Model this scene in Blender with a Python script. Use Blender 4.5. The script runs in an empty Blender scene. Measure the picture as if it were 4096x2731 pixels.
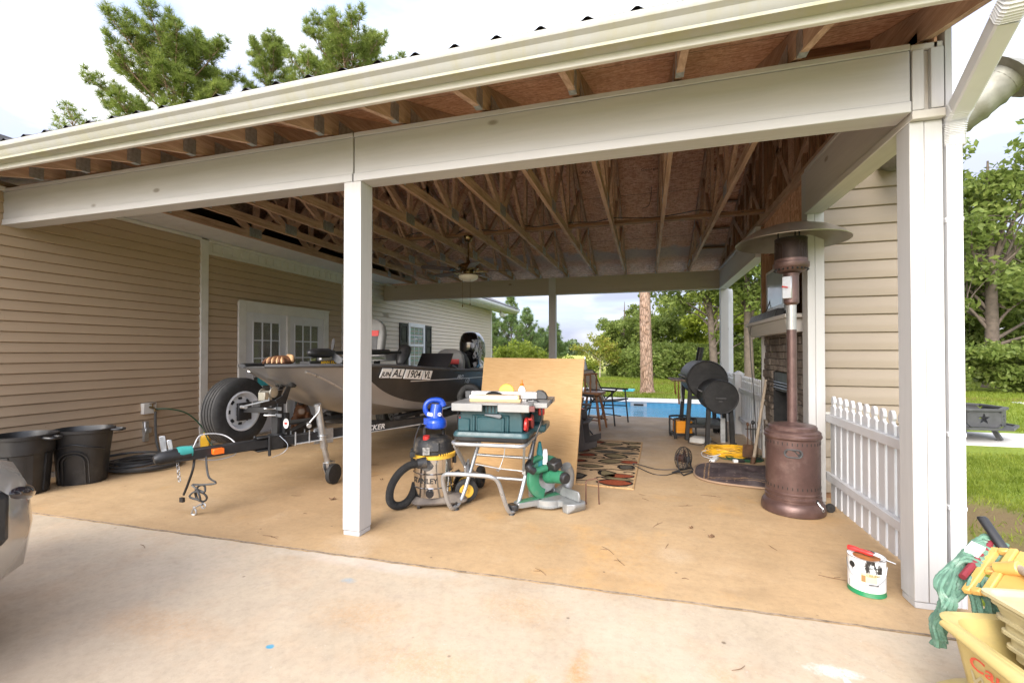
import bpy, bmesh, math, random
import numpy as np
from mathutils import Vector, Matrix, Euler
random.seed(11)
RNG = np.random.default_rng(11)
scene = bpy.context.scene
COL = scene.collection
R = math.radians
PI = math.pi

# ------------------------------------------------------------------ geometry helper
def catmull(pts, sub=6, closed=False):
    p = [Vector(q) for q in pts]
    n = len(p)
    if n < 3: return p
    out = []
    rng = range(n) if closed else range(n - 1)
    for i in rng:
        a = p[(i - 1) % n] if (closed or i > 0) else p[0] * 2 - p[1]
        b = p[i]; c = p[(i + 1) % n]
        d = p[(i + 2) % n] if (closed or i + 2 < n) else p[-1] * 2 - p[-2]
        for k in range(sub):
            t = k / sub
            out.append(0.5 * ((2 * b) + (c - a) * t + (2 * a - 5 * b + 4 * c - d) * t * t + (3 * b - a - 3 * c + d) * t ** 3))
    if not closed: out.append(p[-1])
    return out

class MB:
    def __init__(self):
        self.v = []; self.f = []; self.m = []; self.mi = 0; self.M = Matrix()
    def at(self, loc=(0, 0, 0), rot=(0, 0, 0)):
        self.M = Matrix.Translation(Vector(loc)) @ Euler(rot).to_matrix().to_4x4(); return self
    def mat(self, i): self.mi = i; return self
    def add(self, vs, fs):
        b = len(self.v)
        M = self.M
        self.v += [tuple(M @ Vector(p)) for p in vs]
        self.f += [tuple(i + b for i in f) for f in fs]
        self.m += [self.mi] * len(fs)
        return self
    def bx(self, x0, x1, y0, y1, z0, z1):
        v = [(x0, y0, z0), (x1, y0, z0), (x1, y1, z0), (x0, y1, z0), (x0, y0, z1), (x1, y0, z1), (x1, y1, z1), (x0, y1, z1)]
        return self.add(v, [(0, 3, 2, 1), (4, 5, 6, 7), (0, 1, 5, 4), (1, 2, 6, 5), (2, 3, 7, 6), (3, 0, 4, 7)])
    def box(self, c, d, rot=(0, 0, 0)):
        E = Euler(rot).to_matrix(); c = Vector(c)
        v = [c + E @ Vector((sx * d[0] / 2, sy * d[1] / 2, sz * d[2] / 2)) for sz in (-1, 1) for sx, sy in ((-1, -1), (1, -1), (1, 1), (-1, 1))]
        return self.add(v, [(0, 3, 2, 1), (4, 5, 6, 7), (0, 1, 5, 4), (1, 2, 6, 5), (2, 3, 7, 6), (3, 0, 4, 7)])
    def bar(self, p, q, w, h, up=(0, 0, 1)):
        p = Vector(p); q = Vector(q); d = (q - p).normalized(); up = Vector(up)
        s = d.cross(up)
        if s.length < 1e-4: s = d.cross(Vector((0, 1, 0)))
        s.normalize(); u = s.cross(d)
        v = []
        for c in (p, q):
            for a, b in ((-1, -1), (1, -1), (1, 1), (-1, 1)):
                v.append(c + s * (a * w / 2) + u * (b * h / 2))
        return self.add(v, [(0, 1, 2, 3), (7, 6, 5, 4), (0, 4, 5, 1), (1, 5, 6, 2), (2, 6, 7, 3), (3, 7, 4, 0)])
    def loft(self, rings, cap=True, closed=True):
        n = len(rings[0]); v = []; f = []
        for r in rings: v += list(r)
        for i in range(len(rings) - 1):
            for k in range(n if closed else n - 1):
                a = i * n + k; b = i * n + (k + 1) % n
                f.append((a, b, b + n, a + n))
        if cap and closed:
            f.append(tuple(range(n - 1, -1, -1))); f.append(tuple(range((len(rings) - 1) * n, len(rings) * n)))
        return self.add(v, f)
    def tube(self, pts, r, n=8, closed=False, sub=0, cap=True, sq=1.0):
        if sub: pts = catmull(pts, sub, closed)
        p = [Vector(q) for q in pts]; N = len(p)
        rad = r if hasattr(r, '__len__') else [r] * N
        if len(rad) != N:
            rad = [rad[0] + (rad[-1] - rad[0]) * i / (N - 1) for i in range(N)] if len(rad) == 2 else list(np.interp(np.linspace(0, 1, N), np.linspace(0, 1, len(rad)), rad))
        rings = []; nrm = None
        for i in range(N):
            a = p[(i - 1) % N] if (closed or i) else p[0]; b = p[(i + 1) % N] if (closed or i < N - 1) else p[-1]
            t = b - a
            t = t.normalized() if t.length > 1e-9 else Vector((0, 0, 1))
            if nrm is None:
                nrm = t.cross(Vector((0, 0, 1)))
                if nrm.length < .05: nrm = t.cross(Vector((0, 1, 0)))
            nrm = nrm - t * nrm.dot(t); nrm.normalize(); bn = t.cross(nrm)
            rings.append([p[i] + (nrm * math.cos(2 * PI * k / n) + bn * math.sin(2 * PI * k / n) * sq) * rad[i] for k in range(n)])
        if closed: rings.append(rings[0])
        return self.loft(rings, cap and not closed)
    def cyl(self, p, q, r, r2=None, n=16, cap=True):
        return self.tube([p, q], [r, r if r2 is None else r2], n, cap=cap)
    def lathe(self, prof, n=32, c=(0, 0, 0), sx=1, sy=1, ax='z', cap=True):
        rings = []
        for r, h in prof:
            ring = []
            for k in range(n):
                a = 2 * PI * k / n; x = r * math.cos(a) * sx; y = r * math.sin(a) * sy
                q = (x, y, h) if ax == 'z' else ((h, x, y) if ax == 'x' else (y, h, x))
                ring.append((q[0] + c[0], q[1] + c[1], q[2] + c[2]))
            rings.append(ring)
        return self.loft(rings, cap)
    def ell(self, c, r, n=16, m=10, rot=(0, 0, 0)):
        if not hasattr(r, '__len__'): r = (r, r, r)
        E = Euler(rot).to_matrix(); c = Vector(c); rings = []
        for i in range(m + 1):
            t = -PI / 2 + PI * (i if 0 < i < m else (0.02 if i == 0 else m - .02)) / m
            rings.append([c + E @ Vector((r[0] * math.cos(t) * math.cos(2 * PI * k / n), r[1] * math.cos(t) * math.sin(2 * PI * k / n), r[2] * math.sin(t))) for k in range(n)])
        return self.loft(rings)
    def torus(self, c, R_, r, n=32, m=10, rot=(0, 0, 0), sq=1):
        E = Euler(rot).to_matrix(); c = Vector(c); rings = []
        for i in range(n + 1):
            a = 2 * PI * i / n
            rings.append([c + E @ Vector(((R_ + r * math.cos(2 * PI * k / m)) * math.cos(a), (R_ + r * math.cos(2 * PI * k / m)) * math.sin(a), r * sq * math.sin(2 * PI * k / m))) for k in range(m)])
        return self.loft(rings, False)
    def prism(self, poly, o, u, w, d):
        # polygon (a,b) -> o + a*u + b*w, extruded by vector d
        o = Vector(o); u = Vector(u); w = Vector(w); d = Vector(d); n = len(poly)
        v = [o + u * a + w * b for a, b in poly] + [o + u * a + w * b + d for a, b in poly]
        f = [tuple(range(n - 1, -1, -1)), tuple(range(n, 2 * n))] + [(i, (i + 1) % n, (i + 1) % n + n, i + n) for i in range(n)]
        return self.add(v, f)
    def flat(self, poly, z=0):
        return self.add([(a, b, z) for a, b in poly], [tuple(range(len(poly)))])
    def build(self, name, mats, parent=None, smooth=40, bevel=0, loc=None, rotz=0, seg=1, fix=True):
        me = bpy.data.meshes.new(name)
        me.from_pydata(self.v, [], self.f)
        if not hasattr(mats, '__len__'): mats = [mats]
        for m in mats: me.materials.append(m)
        me.polygons.foreach_set('material_index', self.m)
        if fix:
            bm = bmesh.new(); bm.from_mesh(me); bmesh.ops.recalc_face_normals(bm, faces=bm.faces); bm.to_mesh(me); bm.free()
        if smooth:
            me.shade_smooth(); me.set_sharp_from_angle(angle=R(smooth))
        me.update()
        o = bpy.data.objects.new(name, me); COL.objects.link(o)
        if parent: o.parent = parent
        if loc: o.location = loc
        o.rotation_euler.z = rotz
        if bevel:
            b = o.modifiers.new('Bevel', 'BEVEL'); b.width = bevel; b.segments = seg; b.limit_method = 'ANGLE'; b.angle_limit = R(40)
        return o

def tag(o, label=None, cat=None, group=None, kind=None):
    if label: o['label'] = label
    if cat: o['category'] = cat
    if group: o['group'] = group
    if kind: o['kind'] = kind
    return o
def thing(name, label, cat, loc=(0, 0, 0), rotz=0, group=None):
    o = bpy.data.objects.new(name, None); COL.objects.link(o)
    o.empty_display_size = .1
    o.location = loc; o.rotation_euler = (0, 0, rotz)
    return tag(o, label, cat, group)
def copy_tree(o, parent=None):
    c = o.copy(); COL.objects.link(c)
    if parent: c.parent = parent
    for ch in list(o.children): copy_tree(ch, c)
    return c
def words(name, text, size, mat, parent, loc, rot, depth=.0006, shear=0, squash=1, bold=0, align='CENTER', bend=None):
    cu = bpy.data.curves.new('lettering', 'FONT'); cu.body = text; cu.size = size; cu.extrude = depth; cu.shear = shear
    cu.align_x = align; cu.align_y = 'CENTER'; cu.offset = bold; cu.resolution_u = 3; cu.space_character = 1.02
    t = bpy.data.objects.new('tmp', cu); COL.objects.link(t)
    bpy.context.view_layer.update()
    me = bpy.data.meshes.new_from_object(t.evaluated_get(bpy.context.evaluated_depsgraph_get()))
    bpy.data.objects.remove(t); bpy.data.curves.remove(cu)
    for v in me.vertices:
        v.co.x *= squash
    if bend:
        for v in me.vertices:      # wrap round a vertical cylinder of radius bend, text plane XZ
            a = v.co.x / bend; d = bend + v.co.z
            v.co = Vector((d * math.sin(a), v.co.y, d * math.cos(a) - bend))
    me.materials.clear(); me.materials.append(mat); me.name = 'lettering'
    o = bpy.data.objects.new(name, me); COL.objects.link(o); o.parent = parent; o.location = loc; o.rotation_euler = rot
    return o

# ------------------------------------------------------------------ materials
class NT:
    def __init__(self, name):
        self.m = bpy.data.materials.new(name); self.m.use_nodes = True
        self.t = self.m.node_tree; self.n = self.t.nodes; self.l = self.t.links
        self.b = self.n['Principled BSDF']
        self.co = self.new('ShaderNodeTexCoord').outputs['Object']
    def new(self, k, **kw):
        x = self.n.new(k)
        for a, b in kw.items(): setattr(x, a, b)
        return x
    def val(self, s, v):
        if hasattr(v, 'is_output') or isinstance(v, bpy.types.NodeSocket): self.l.new(v, s)
        else: s.default_value = v
    def map(self, scale, rot=(0, 0, 0), src=None, loc=(0, 0, 0)):
        x = self.new('ShaderNodeMapping'); self.l.new(src or self.co, x.inputs[0])
        x.inputs['Scale'].default_value = scale if hasattr(scale, '__len__') else (scale,) * 3
        x.inputs['Rotation'].default_value = rot; x.inputs['Location'].default_value = loc
        return x.outputs[0]
    def noise(self, scale, vec=None, detail=4, rough=.55, dist=0, out=0):
        x = self.new('ShaderNodeTexNoise'); self.l.new(vec or self.co, x.inputs['Vector'])
        x.inputs['Scale'].default_value = scale; x.inputs['Detail'].default_value = detail
        x.inputs['Roughness'].default_value = rough; x.inputs['Distortion'].default_value = dist
        return x.outputs[out]
    def voro(self, scale, vec=None, feature='F1', out=0, rnd=1):
        x = self.new('ShaderNodeTexVoronoi', feature=feature); self.l.new(vec or self.co, x.inputs['Vector'])
        x.inputs['Scale'].default_value = scale; x.inputs['Randomness'].default_value = rnd
        return x.outputs[out]
    def ramp(self, fac, stops, interp='LINEAR'):
        x = self.new('ShaderNodeValToRGB'); self.l.new(fac, x.inputs[0]); e = x.color_ramp.elements
        x.color_ramp.interpolation = interp
        while len(e) < len(stops): e.new(.5)
        for i, (p, c) in enumerate(stops):
            e[i].position = p; e[i].color = (*c, 1) if hasattr(c, '__len__') else (c, c, c, 1)
        return x.outputs[0]
    def mix(self, fac, a, b, mode='MIX'):
        x = self.new('ShaderNodeMix', data_type='RGBA', blend_type=mode)
        self.val(x.inputs[0], fac)
        for s, v in ((x.inputs[6], a), (x.inputs[7], b)):
            if isinstance(v, bpy.types.NodeSocket): self.l.new(v, s)
            else: s.default_value = (*v, 1) if len(v) == 3 else v
        return x.outputs[2]
    def math(self, op, a, b=0, c=0, clamp=False):
        x = self.new('ShaderNodeMath', operation=op); x.use_clamp = clamp
        self.val(x.inputs[0], a); self.val(x.inputs[1], b); self.val(x.inputs[2], c)
        return x.outputs[0]
    def sep(self, src=None):
        x = self.new('ShaderNodeSeparateXYZ'); self.l.new(src or self.co, x.inputs[0]); return x.outputs
    def spot(self, c, r, soft=.3, wob=.0, ws=6):
        # mask 1 inside a blob round (x,y)
        s = self.sep(); dx = self.math('SUBTRACT', s[0], c[0]); dy = self.math('SUBTRACT', s[1], c[1])
        rx, ry = r if hasattr(r, '__len__') else (r, r)
        dx = self.math('DIVIDE', dx, rx); dy = self.math('DIVIDE', dy, ry)
        d = self.math('SQRT', self.math('ADD', self.math('MULTIPLY', dx, dx), self.math('MULTIPLY', dy, dy)))
        if wob: d = self.math('ADD', d, self.math('MULTIPLY', self.math('SUBTRACT', self.noise(ws), .5), wob))
        x = self.new('ShaderNodeMapRange'); self.l.new(d, x.inputs[0]); x.inputs[1].default_value = 1 - soft; x.inputs[2].default_value = 1 + soft
        x.inputs[3].default_value = 1; x.inputs[4].default_value = 0
        return x.outputs[0]
    def stain(self, c, r, soft=.6, wob=1.2, ws=9):
        m = self.spot(c, r, soft, wob, ws)
        return self.math('MULTIPLY', m, self.ramp(self.noise(ws * 5, detail=8, rough=.75), [(.38, .1), (.62, 1)]))
    def bump(self, h, strength=.3, dist=.01):
        x = self.new('ShaderNodeBump'); x.inputs['Strength'].default_value = strength; x.inputs['Distance'].default_value = dist
        self.l.new(h, x.inputs['Height']); self.l.new(x.outputs[0], self.b.inputs['Normal'])
    def out(self, color=None, rough=None, metal=None, spec=None, coat=None, trans=None):
        for k, v in (('Base Color', color), ('Roughness', rough), ('Metallic', metal), ('Specular IOR Level', spec), ('Coat Weight', coat), ('Transmission Weight', trans)):
            if v is None: continue
            s = self.b.inputs[k]
            if isinstance(v, bpy.types.NodeSocket): self.l.new(v, s)
            else: s.default_value = (*v, 1) if hasattr(v, '__len__') and len(v) == 3 else v
        return self.m

def plain(name, col, rough=.5, metal=0, var=.12, vs=5, bump=0, bs=60, spec=.5, coat=0, dirt=None, dirt_amt=.5, ds=3):
    t = NT(name)
    lo = tuple(c * (1 - var) for c in col); hi = tuple(min(1, c * (1 + var)) for c in col)
    c = t.ramp(t.noise(vs, detail=6), [(.3, lo), (.7, hi)])
    if dirt:
        f = t.ramp(t.noise(ds, detail=8, rough=.7), [(.52, 0), (.72, dirt_amt)])
        c = t.mix(f, c, dirt)
    rr = t.ramp(t.noise(vs * 2.3, detail=5), [(.3, max(0, rough - .08)), (.7, min(1, rough + .08))])
    if bump: t.bump(t.noise(bs, detail=5), bump, .004)
    return t.out(c, rr, metal, spec, coat)

def raw_wood(name, axis, dark, light, rough=.75):
    t = NT(name); sc = [9, 9, 9]; sc[axis] = .7
    g = t.noise(3, t.map(sc), 6, .6, 1.2)
    f = t.noise(7, t.map([s * 2.5 for s in sc]), 6, .7)
    b = t.noise(1.3, detail=3)
    mid = tuple((a + c) / 2 for a, c in zip(dark, light))
    c = t.ramp(g, [(.3, dark), (.5, mid), (.68, light)])
    c = t.mix(t.ramp(f, [(.35, .0), (.65, .45)]), c, tuple(d * .55 for d in dark))
    c = t.mix(t.ramp(b, [(.4, .0), (.65, .35)]), c, tuple(x * 1.1 for x in light))
    t.bump(f, .25, .003)
    return t.out(c, rough, 0, .3)

def painted_wood(name, axis, col, grime=(.32, .27, .2), amt=.35):
    t = NT(name); sc = [7, 7, 7]; sc[axis] = .5
    g = t.noise(4, t.map(sc), 7, .65, .6)
    c = t.ramp(g, [(.3, tuple(x * .9 for x in col)), (.7, col)])
    k = t.ramp(t.noise(2.2, t.map([s * .22 for s in sc]), 8, .7), [(.55, 0), (.8, amt)])
    c = t.mix(k, c, grime)
    kn = t.ramp(t.voro(1.05, t.map([3.1 if i != axis else 1.5 for i in range(3)])), [(.04, .85), (.075, 0)])
    c = t.mix(kn, c, tuple(x * .45 * k_ for x, k_ in zip(col, (1, .9, .78))))
    t.bump(g, .22, .004)
    return t.out(c, .55, 0, .35)
# ------------------------------------------------------------------ camera, light, sky
cam = bpy.data.cameras.new('camera'); co = bpy.data.objects.new('camera', cam); COL.objects.link(co)
cam.sensor_width = 36; cam.lens = 16.0; cam.shift_y = .0047; cam.clip_end = 2000; cam.clip_start = .05
co.location = (0, 0, 1.28); co.rotation_euler = (R(90.7), 0, R(16.57))
scene.camera = co
scene.view_settings.view_transform = 'Standard'; scene.view_settings.look = 'None'; scene.view_settings.gamma = 1
scene.view_settings.exposure = EXPO = 1.86
scene.cycles.use_denoising = True
scene.cycles.max_bounces = 10; scene.cycles.diffuse_bounces = 8; scene.cycles.transparent_max_bounces = 12
SUN_EL, SUN_AZ = R(29), R(192)     # azimuth measured from +Y towards +X: behind the camera, to the right
sl = bpy.data.lights.new('sun', 'SUN'); sl.energy = 1.45; sl.angle = R(36); sl.color = (1, .95, .88)
so = bpy.data.objects.new('sun', sl); COL.objects.link(so)
sd = Vector((math.sin(SUN_AZ) * math.cos(SUN_EL), math.cos(SUN_AZ) * math.cos(SUN_EL), math.sin(SUN_EL)))
so.rotation_euler = sd.to_track_quat('Z', 'Y').to_euler()
w = bpy.data.worlds.new('World'); scene.world = w; w.use_nodes = True
wt = w.node_tree; wn = wt.nodes; wl = wt.links
bg = wn['Background']; bg.inputs['Strength'].default_value = .1
sky = wn.new('ShaderNodeTexSky'); sky.sky_type = 'NISHITA'; sky.sun_disc = False
sky.sun_elevation = SUN_EL; sky.sun_rotation = SUN_AZ; sky.air_density = 1; sky.dust_density = 2
tc = wn.new('ShaderNodeTexCoord'); mp = wn.new('ShaderNodeMapping'); mp.inputs['Scale'].default_value = (1.1, 1.1, 3.6)
mp.inputs['Location'].default_value = (.3, .8, .2)
nz = wn.new('ShaderNodeTexNoise'); nz.inputs['Scale'].default_value = 1.7; nz.inputs['Detail'].default_value = 7; nz.inputs['Roughness'].default_value = .56; nz.inputs['Distortion'].default_value = .5
rp = wn.new('ShaderNodeValToRGB'); rp.color_ramp.elements[0].position = .36; rp.color_ramp.elements[0].color = (.55, .55, .55, 1); rp.color_ramp.elements[1].position = .56; rp.color_ramp.elements[1].color = (1, 1, 1, 1)
mx = wn.new('ShaderNodeMix'); mx.data_type = 'RGBA'
n2 = wn.new('ShaderNodeTexNoise'); n2.inputs['Scale'].default_value = 2.9; n2.inputs['Detail'].default_value = 6
r2 = wn.new('ShaderNodeValToRGB'); r2.color_ramp.elements[0].position = .40; r2.color_ramp.elements[0].color = (2.0, 2.15, 2.85, 1); r2.color_ramp.elements[1].position = .56; r2.color_ramp.elements[1].color = (3.6, 3.6, 3.75, 1)
wl.new(tc.outputs['Generated'], mp.inputs[0]); wl.new(mp.outputs[0], nz.inputs['Vector']); wl.new(nz.outputs[0], rp.inputs[0])
wl.new(mp.outputs[0], n2.inputs['Vector']); wl.new(n2.outputs[0], r2.inputs[0])
wl.new(rp.outputs[0], mx.inputs[0]); wl.new(sky.outputs[0], mx.inputs[6]); wl.new(r2.outputs[0], mx.inputs[7]); 
sx = wn.new('ShaderNodeSeparateXYZ'); wl.new(tc.outputs['Generated'], sx.inputs[0])
def wm(op, a, b):
    x = wn.new('ShaderNodeMath'); x.operation = op
    for s_, v in zip(x.inputs, (a, b)):
        if isinstance(v, (int, float)): s_.default_value = v
        else: wl.new(v, s_)
    return x.outputs[0]
lum = wm('ADD', wm('ADD', .86, wm('MULTIPLY', wm('MAXIMUM', sx.outputs[2], 0), 1.25)), wm('MULTIPLY', wm('MAXIMUM', wm('MULTIPLY', sx.outputs[1], -1), 0), 1.3))   # overcast sky: brighter overhead and towards the veiled sun
vm = wn.new('ShaderNodeVectorMath'); vm.operation = 'SCALE'; wl.new(mx.outputs[2], vm.inputs[0]); wl.new(lum, vm.inputs['Scale']); wl.new(vm.outputs[0], bg.inputs[0])

# ------------------------------------------------------------------ materials
M = {}
M['white'] = plain('white_vinyl', (.58, .58, .59), .42, var=.05, dirt=(.4, .36, .3), dirt_amt=.25)
M['white_x'] = painted_wood('painted_wood_x', 0, (.47, .46, .455), (.28, .25, .22), amt=.3)
M['white_y'] = painted_wood('painted_wood_y', 1, (.52, .49, .455), (.30, .26, .22), amt=.3)
M['white_z'] = painted_wood('painted_wood_z', 2, (.49, .48, .47), amt=.22)
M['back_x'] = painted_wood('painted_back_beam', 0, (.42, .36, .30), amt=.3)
M['trim'] = plain('cream_trim', (.58, .56, .52), .45, var=.06, dirt=(.36, .32, .24), dirt_amt=.25)
M['truss'] = raw_wood('truss_wood', 1, (.27, .155, .10), (.55, .385, .275))
M['truss_x'] = raw_wood('lookout_wood', 0, (.14, .07, .035), (.33, .19, .10))
M['stud'] = raw_wood('stud_wood', 2, (.13, .065, .03), (.34, .20, .11))
M['plate'] = plain('galvanised_plate', (.42, .44, .46), .45, .85, var=.25, vs=40)
M['galv'] = plain('galvanised_steel', (.52, .54, .56), .38, .9, var=.2, vs=14, dirt=(.25, .24, .22), dirt_amt=.5)
M['alu'] = plain('brushed_aluminium', (.58, .58, .59), .38, .8, var=.12, vs=20, dirt=(.3, .28, .25), dirt_amt=.3)
M['steel'] = plain('polished_steel', (.62, .60, .57), .16, 1, var=.12, vs=6, dirt=(.3, .27, .22), dirt_amt=.5)
M['black'] = plain('black_plastic', (.018, .018, .019), .42, var=.3, dirt=(.09, .085, .08), dirt_amt=.45)
M['blackm'] = plain('black_metal', (.017, .017, .018), .5, .2, var=.3, vs=12, dirt=(.06, .055, .05), dirt_amt=.4)
M['rubber'] = plain('black_rubber', (.022, .021, .02), .75, var=.25, vs=20, bump=.2, bs=120, dirt=(.10, .09, .075), dirt_amt=.35)
M['hose'] = plain('grey_hose', (.05, .05, .05), .5, var=.25, vs=20)
M['red'] = plain('red_plastic', (.55, .035, .03), .35, var=.15)
M['orange'] = plain('orange_plastic', (.85, .16, .01), .35, var=.1)
M['yellow'] = plain('yellow_plastic', (.78, .45, .03), .4, var=.12)
M['blue'] = plain('blue_plastic', (.012, .07, .46), .28, var=.2, coat=.3)
M['teal'] = plain('teal_plastic', (.018, .062, .072), .38, var=.15, vs=8, dirt=(.14, .15, .14), dirt_amt=.3)
M['green'] = plain('green_plastic', (.03, .17, .09), .42, var=.2, dirt=(.2, .22, .18), dirt_amt=.45)
M['cyan'] = plain('cyan_plastic', (.06, .42, .46), .4, var=.15)
M['bronze'] = plain('hammered_bronze', (.112, .066, .058), .36, .45, var=.22, vs=9, bump=.35, bs=220, dirt=(.30, .21, .18), dirt_amt=.4, ds=5)
M['brass'] = plain('antique_brass', (.22, .16, .08), .25, .95, var=.2)
M['grey'] = plain('grey_vinyl', (.22, .215, .205), .5, var=.1, vs=10)
M['dgrey'] = plain('dark_grey_vinyl', (.06, .06, .062), .5, var=.2, vs=10)
M['silverpaint'] = plain('silver_tube_paint', (.42, .43, .44), .33, .6, var=.08, dirt=(.22, .2, .18), dirt_amt=.25)
M['castalu'] = plain('cast_aluminium', (.32, .33, .33), .5, .6, var=.15, vs=12, dirt=(.45, .43, .4), dirt_amt=.4)
M['paper'] = plain('paper_white', (.78, .78, .77), .6, var=.04)
M['ink'] = plain('black_ink', (.015, .015, .015), .7, var=.05)
M['inkfaint'] = plain('faded_ink', (.012, .010, .010), .8, var=.2)
M['silverink'] = plain('silver_decal', (.68, .68, .68), .35, .3, var=.05)
M['redink'] = plain('red_lettering', (.62, .10, .05), .6, var=.2)
M['greyink'] = plain('worn_grey_lettering', (.36, .30, .17), .7, var=.3)
M['felt'] = plain('black_roofing_felt', (.010, .009, .009), .9, var=.3)
M['metalroof'] = plain('brown_metal_roof', (.045, .035, .032), .4, .3, var=.1)
M['wood'] = raw_wood('stained_wood', 2, (.13, .05, .018), (.33, .15, .06), .4)
M['board'] = raw_wood('pine_board', 0, (.50, .30, .13), (.68, .48, .26), .6)
M['pole'] = raw_wood('weathered_pole', 2, (.28, .22, .16), (.48, .40, .31), .7)
M['twig'] = plain('dry_twig', (.16, .09, .045), .9, var=.3)
M['leather'] = plain('brown_leather', (.11, .045, .02), .6, var=.35, vs=18, bump=.5, bs=40)
M['tan'] = plain('tan_leather', (.40, .24, .12), .6, var=.3, vs=18)
M['mesh'] = plain('beige_mesh_cloth', (.27, .22, .16), .8, var=.12, vs=60)
M['slate'] = plain('dark_brown_resin', (.062, .052, .048), .55, var=.2)

def glass(name, tint, rough=.02):
    t = NT(name); return t.out(tint, rough, 0, .5, None, .92)
M['glass'] = glass('clear_glass', (.9, .95, .93))
t = NT('frosted_bowl'); M['frost'] = t.out((.75, .70, .60), .35, 0, .5)

def siding_mat(name, a, b):
    t = NT(name)
    c = t.ramp(t.noise(1.1, detail=5), [(.3, a), (.7, b)])
    g = t.ramp(t.noise(5, t.map((3, .35, 40)), 6, .7), [(.45, 0), (.75, .25)])
    c = t.mix(g, c, tuple(x * .78 for x in a))
    k = t.ramp(t.voro(2.4, t.map((2.4, 2.4, 2.4))), [(.012, .7), (.03, 0)])
    c = t.mix(k, c, (.09, .07, .05))
    t.bump(t.noise(60, t.map((1, .2, 1)), 4), .08, .002)
    return t.out(c, .5, 0, .35)
M['siding'] = siding_mat('tan_vinyl_siding', (.385, .283, .188), (.43, .322, .218))
M['siding_lit'] = siding_mat('lit_tan_siding', (.50, .425, .345), (.54, .46, .38))  # tan siding of the far wall, daylight on it painted into the colour
M['siding2'] = siding_mat('pale_tan_siding', (.265, .215, .16), (.295, .24, .18))

# concrete
t = NT('tan_painted_concrete')
b = t.noise(.55, detail=8, rough=.62)
c = t.ramp(b, [(.3, (.425, .28, .145)), (.5, (.47, .32, .175)), (.7, (.51, .36, .205))])
c = t.mix(t.ramp(t.noise(2.1, t.map((.5, 1.4, 1)), 9, .7), [(.5, 0), (.74, .5)]), c, (.36, .235, .125))
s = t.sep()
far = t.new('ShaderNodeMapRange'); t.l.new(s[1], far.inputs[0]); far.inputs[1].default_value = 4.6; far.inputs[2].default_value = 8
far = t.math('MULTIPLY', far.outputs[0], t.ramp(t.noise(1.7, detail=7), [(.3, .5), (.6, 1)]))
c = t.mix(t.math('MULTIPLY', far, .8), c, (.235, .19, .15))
c = t.mix(t.ramp(t.noise(140, detail=2), [(.28, .55), (.36, 0)]), c, (.22, .14, .07))
c = t.mix(t.ramp(t.noise(85, detail=2), [(.68, 0), (.74, .4)]), c, (.60, .50, .38))
c = t.mix(t.math('MULTIPLY', t.ramp(t.noise(.9, t.map((1, 1, 1), loc=(4, 2, 0)), 8, .7), [(.57, 0), (.7, .5)]), 1), c, (.60, .33, .10))
for p, r_ in (((-1.75, 2.52), .05), ((-3.6, 2.95), .12), ((.15, 3.05), .10), ((-1.9, 2.62), .16)):
    c = t.mix(t.math('MULTIPLY', t.stain(p, r_, .5, .9, 14), .35), c, (.60, .50, .38))
c = t.mix(t.math('MULTIPLY', t.stain((-.15, 2.9), (.2, .35), .6, 1.1, 8), .35), c, (.50, .27, .08))
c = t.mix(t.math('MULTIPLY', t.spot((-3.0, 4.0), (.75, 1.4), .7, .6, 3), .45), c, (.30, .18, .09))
c = t.mix(t.ramp(t.noise(5, t.map((.25, 1.6, 1), (0, 0, .12)), 9, .78), [(.5, 0), (.68, .28)]), c, (.32, .21, .115))
c = t.mix(t.ramp(t.noise(11, detail=9, rough=.8), [(.55, 0), (.7, .4)]), c, (.28, .185, .10))
c = t.mix(t.ramp(t.noise(3.4, t.map((1, 1, 1), loc=(7, 1, 0)), 9, .75), [(.55, 0), (.72, .4)]), c, (.56, .42, .27))
c = t.mix(1, c, t.ramp(t.noise(2.4, detail=11, rough=.72), [(.32, .86), (.5, .99), (.68, 1.08)]), 'MULTIPLY')
c = t.mix(1, c, t.ramp(t.noise(26, detail=8, rough=.75), [(.34, .90), (.5, 1.0), (.66, 1.06)]), 'MULTIPLY')
c = t.mix(t.ramp(t.voro(5.5), [(.03, .75), (.055, 0)]), c, (.10, .065, .04))
t.bump(t.noise(190, detail=3), .18, .003)
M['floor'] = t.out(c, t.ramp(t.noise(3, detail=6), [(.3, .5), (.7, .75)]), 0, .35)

t = NT('pale_concrete')
c = t.ramp(t.noise(.8, detail=9, rough=.62), [(.3, (.425, .34, .24)), (.5, (.475, .39, .285)), (.7, (.515, .43, .325))])
c = t.mix(t.ramp(t.noise(2.7, detail=8, rough=.7), [(.5, 0), (.72, .55)]), c, (.46, .32, .20))
c = t.mix(t.ramp(t.noise(6, t.map((1, 1, 1), loc=(2, 5, 0)), 8, .75), [(.56, 0), (.74, .5)]), c, (.34, .28, .23))
c = t.mix(t.ramp(t.noise(150, detail=2), [(.27, .5), (.35, 0)]), c, (.26, .2, .15))
c = t.mix(t.ramp(t.noise(90, detail=2), [(.68, 0), (.74, .35)]), c, (.62, .56, .5))
for p, r_ in (((-.27, 1.75), (.04, .19)), ((-.44, 1.68), (.035, .07)), ((.0, 1.74), (.045, .12)), ((-.62, 2.22), (.16, .12)), ((.28, 1.98), .05), ((-1.35, 1.95), (.2, .12)), ((-.9, 1.7), (.25, .1)), ((-2.2, 1.6), (.3, .1))):
    c = t.mix(t.math('MULTIPLY', t.stain(p, r_, .6, 1.3, 16), .85 if r_ != .05 and p[0] > -.5 else .35), c, (.50, .225, .045))
c = t.mix(t.math('MULTIPLY', t.stain((-1.62, 2.21), (.035, .022), .6, 1.2, 40), .7), c, (.03, .33, .55))
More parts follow.
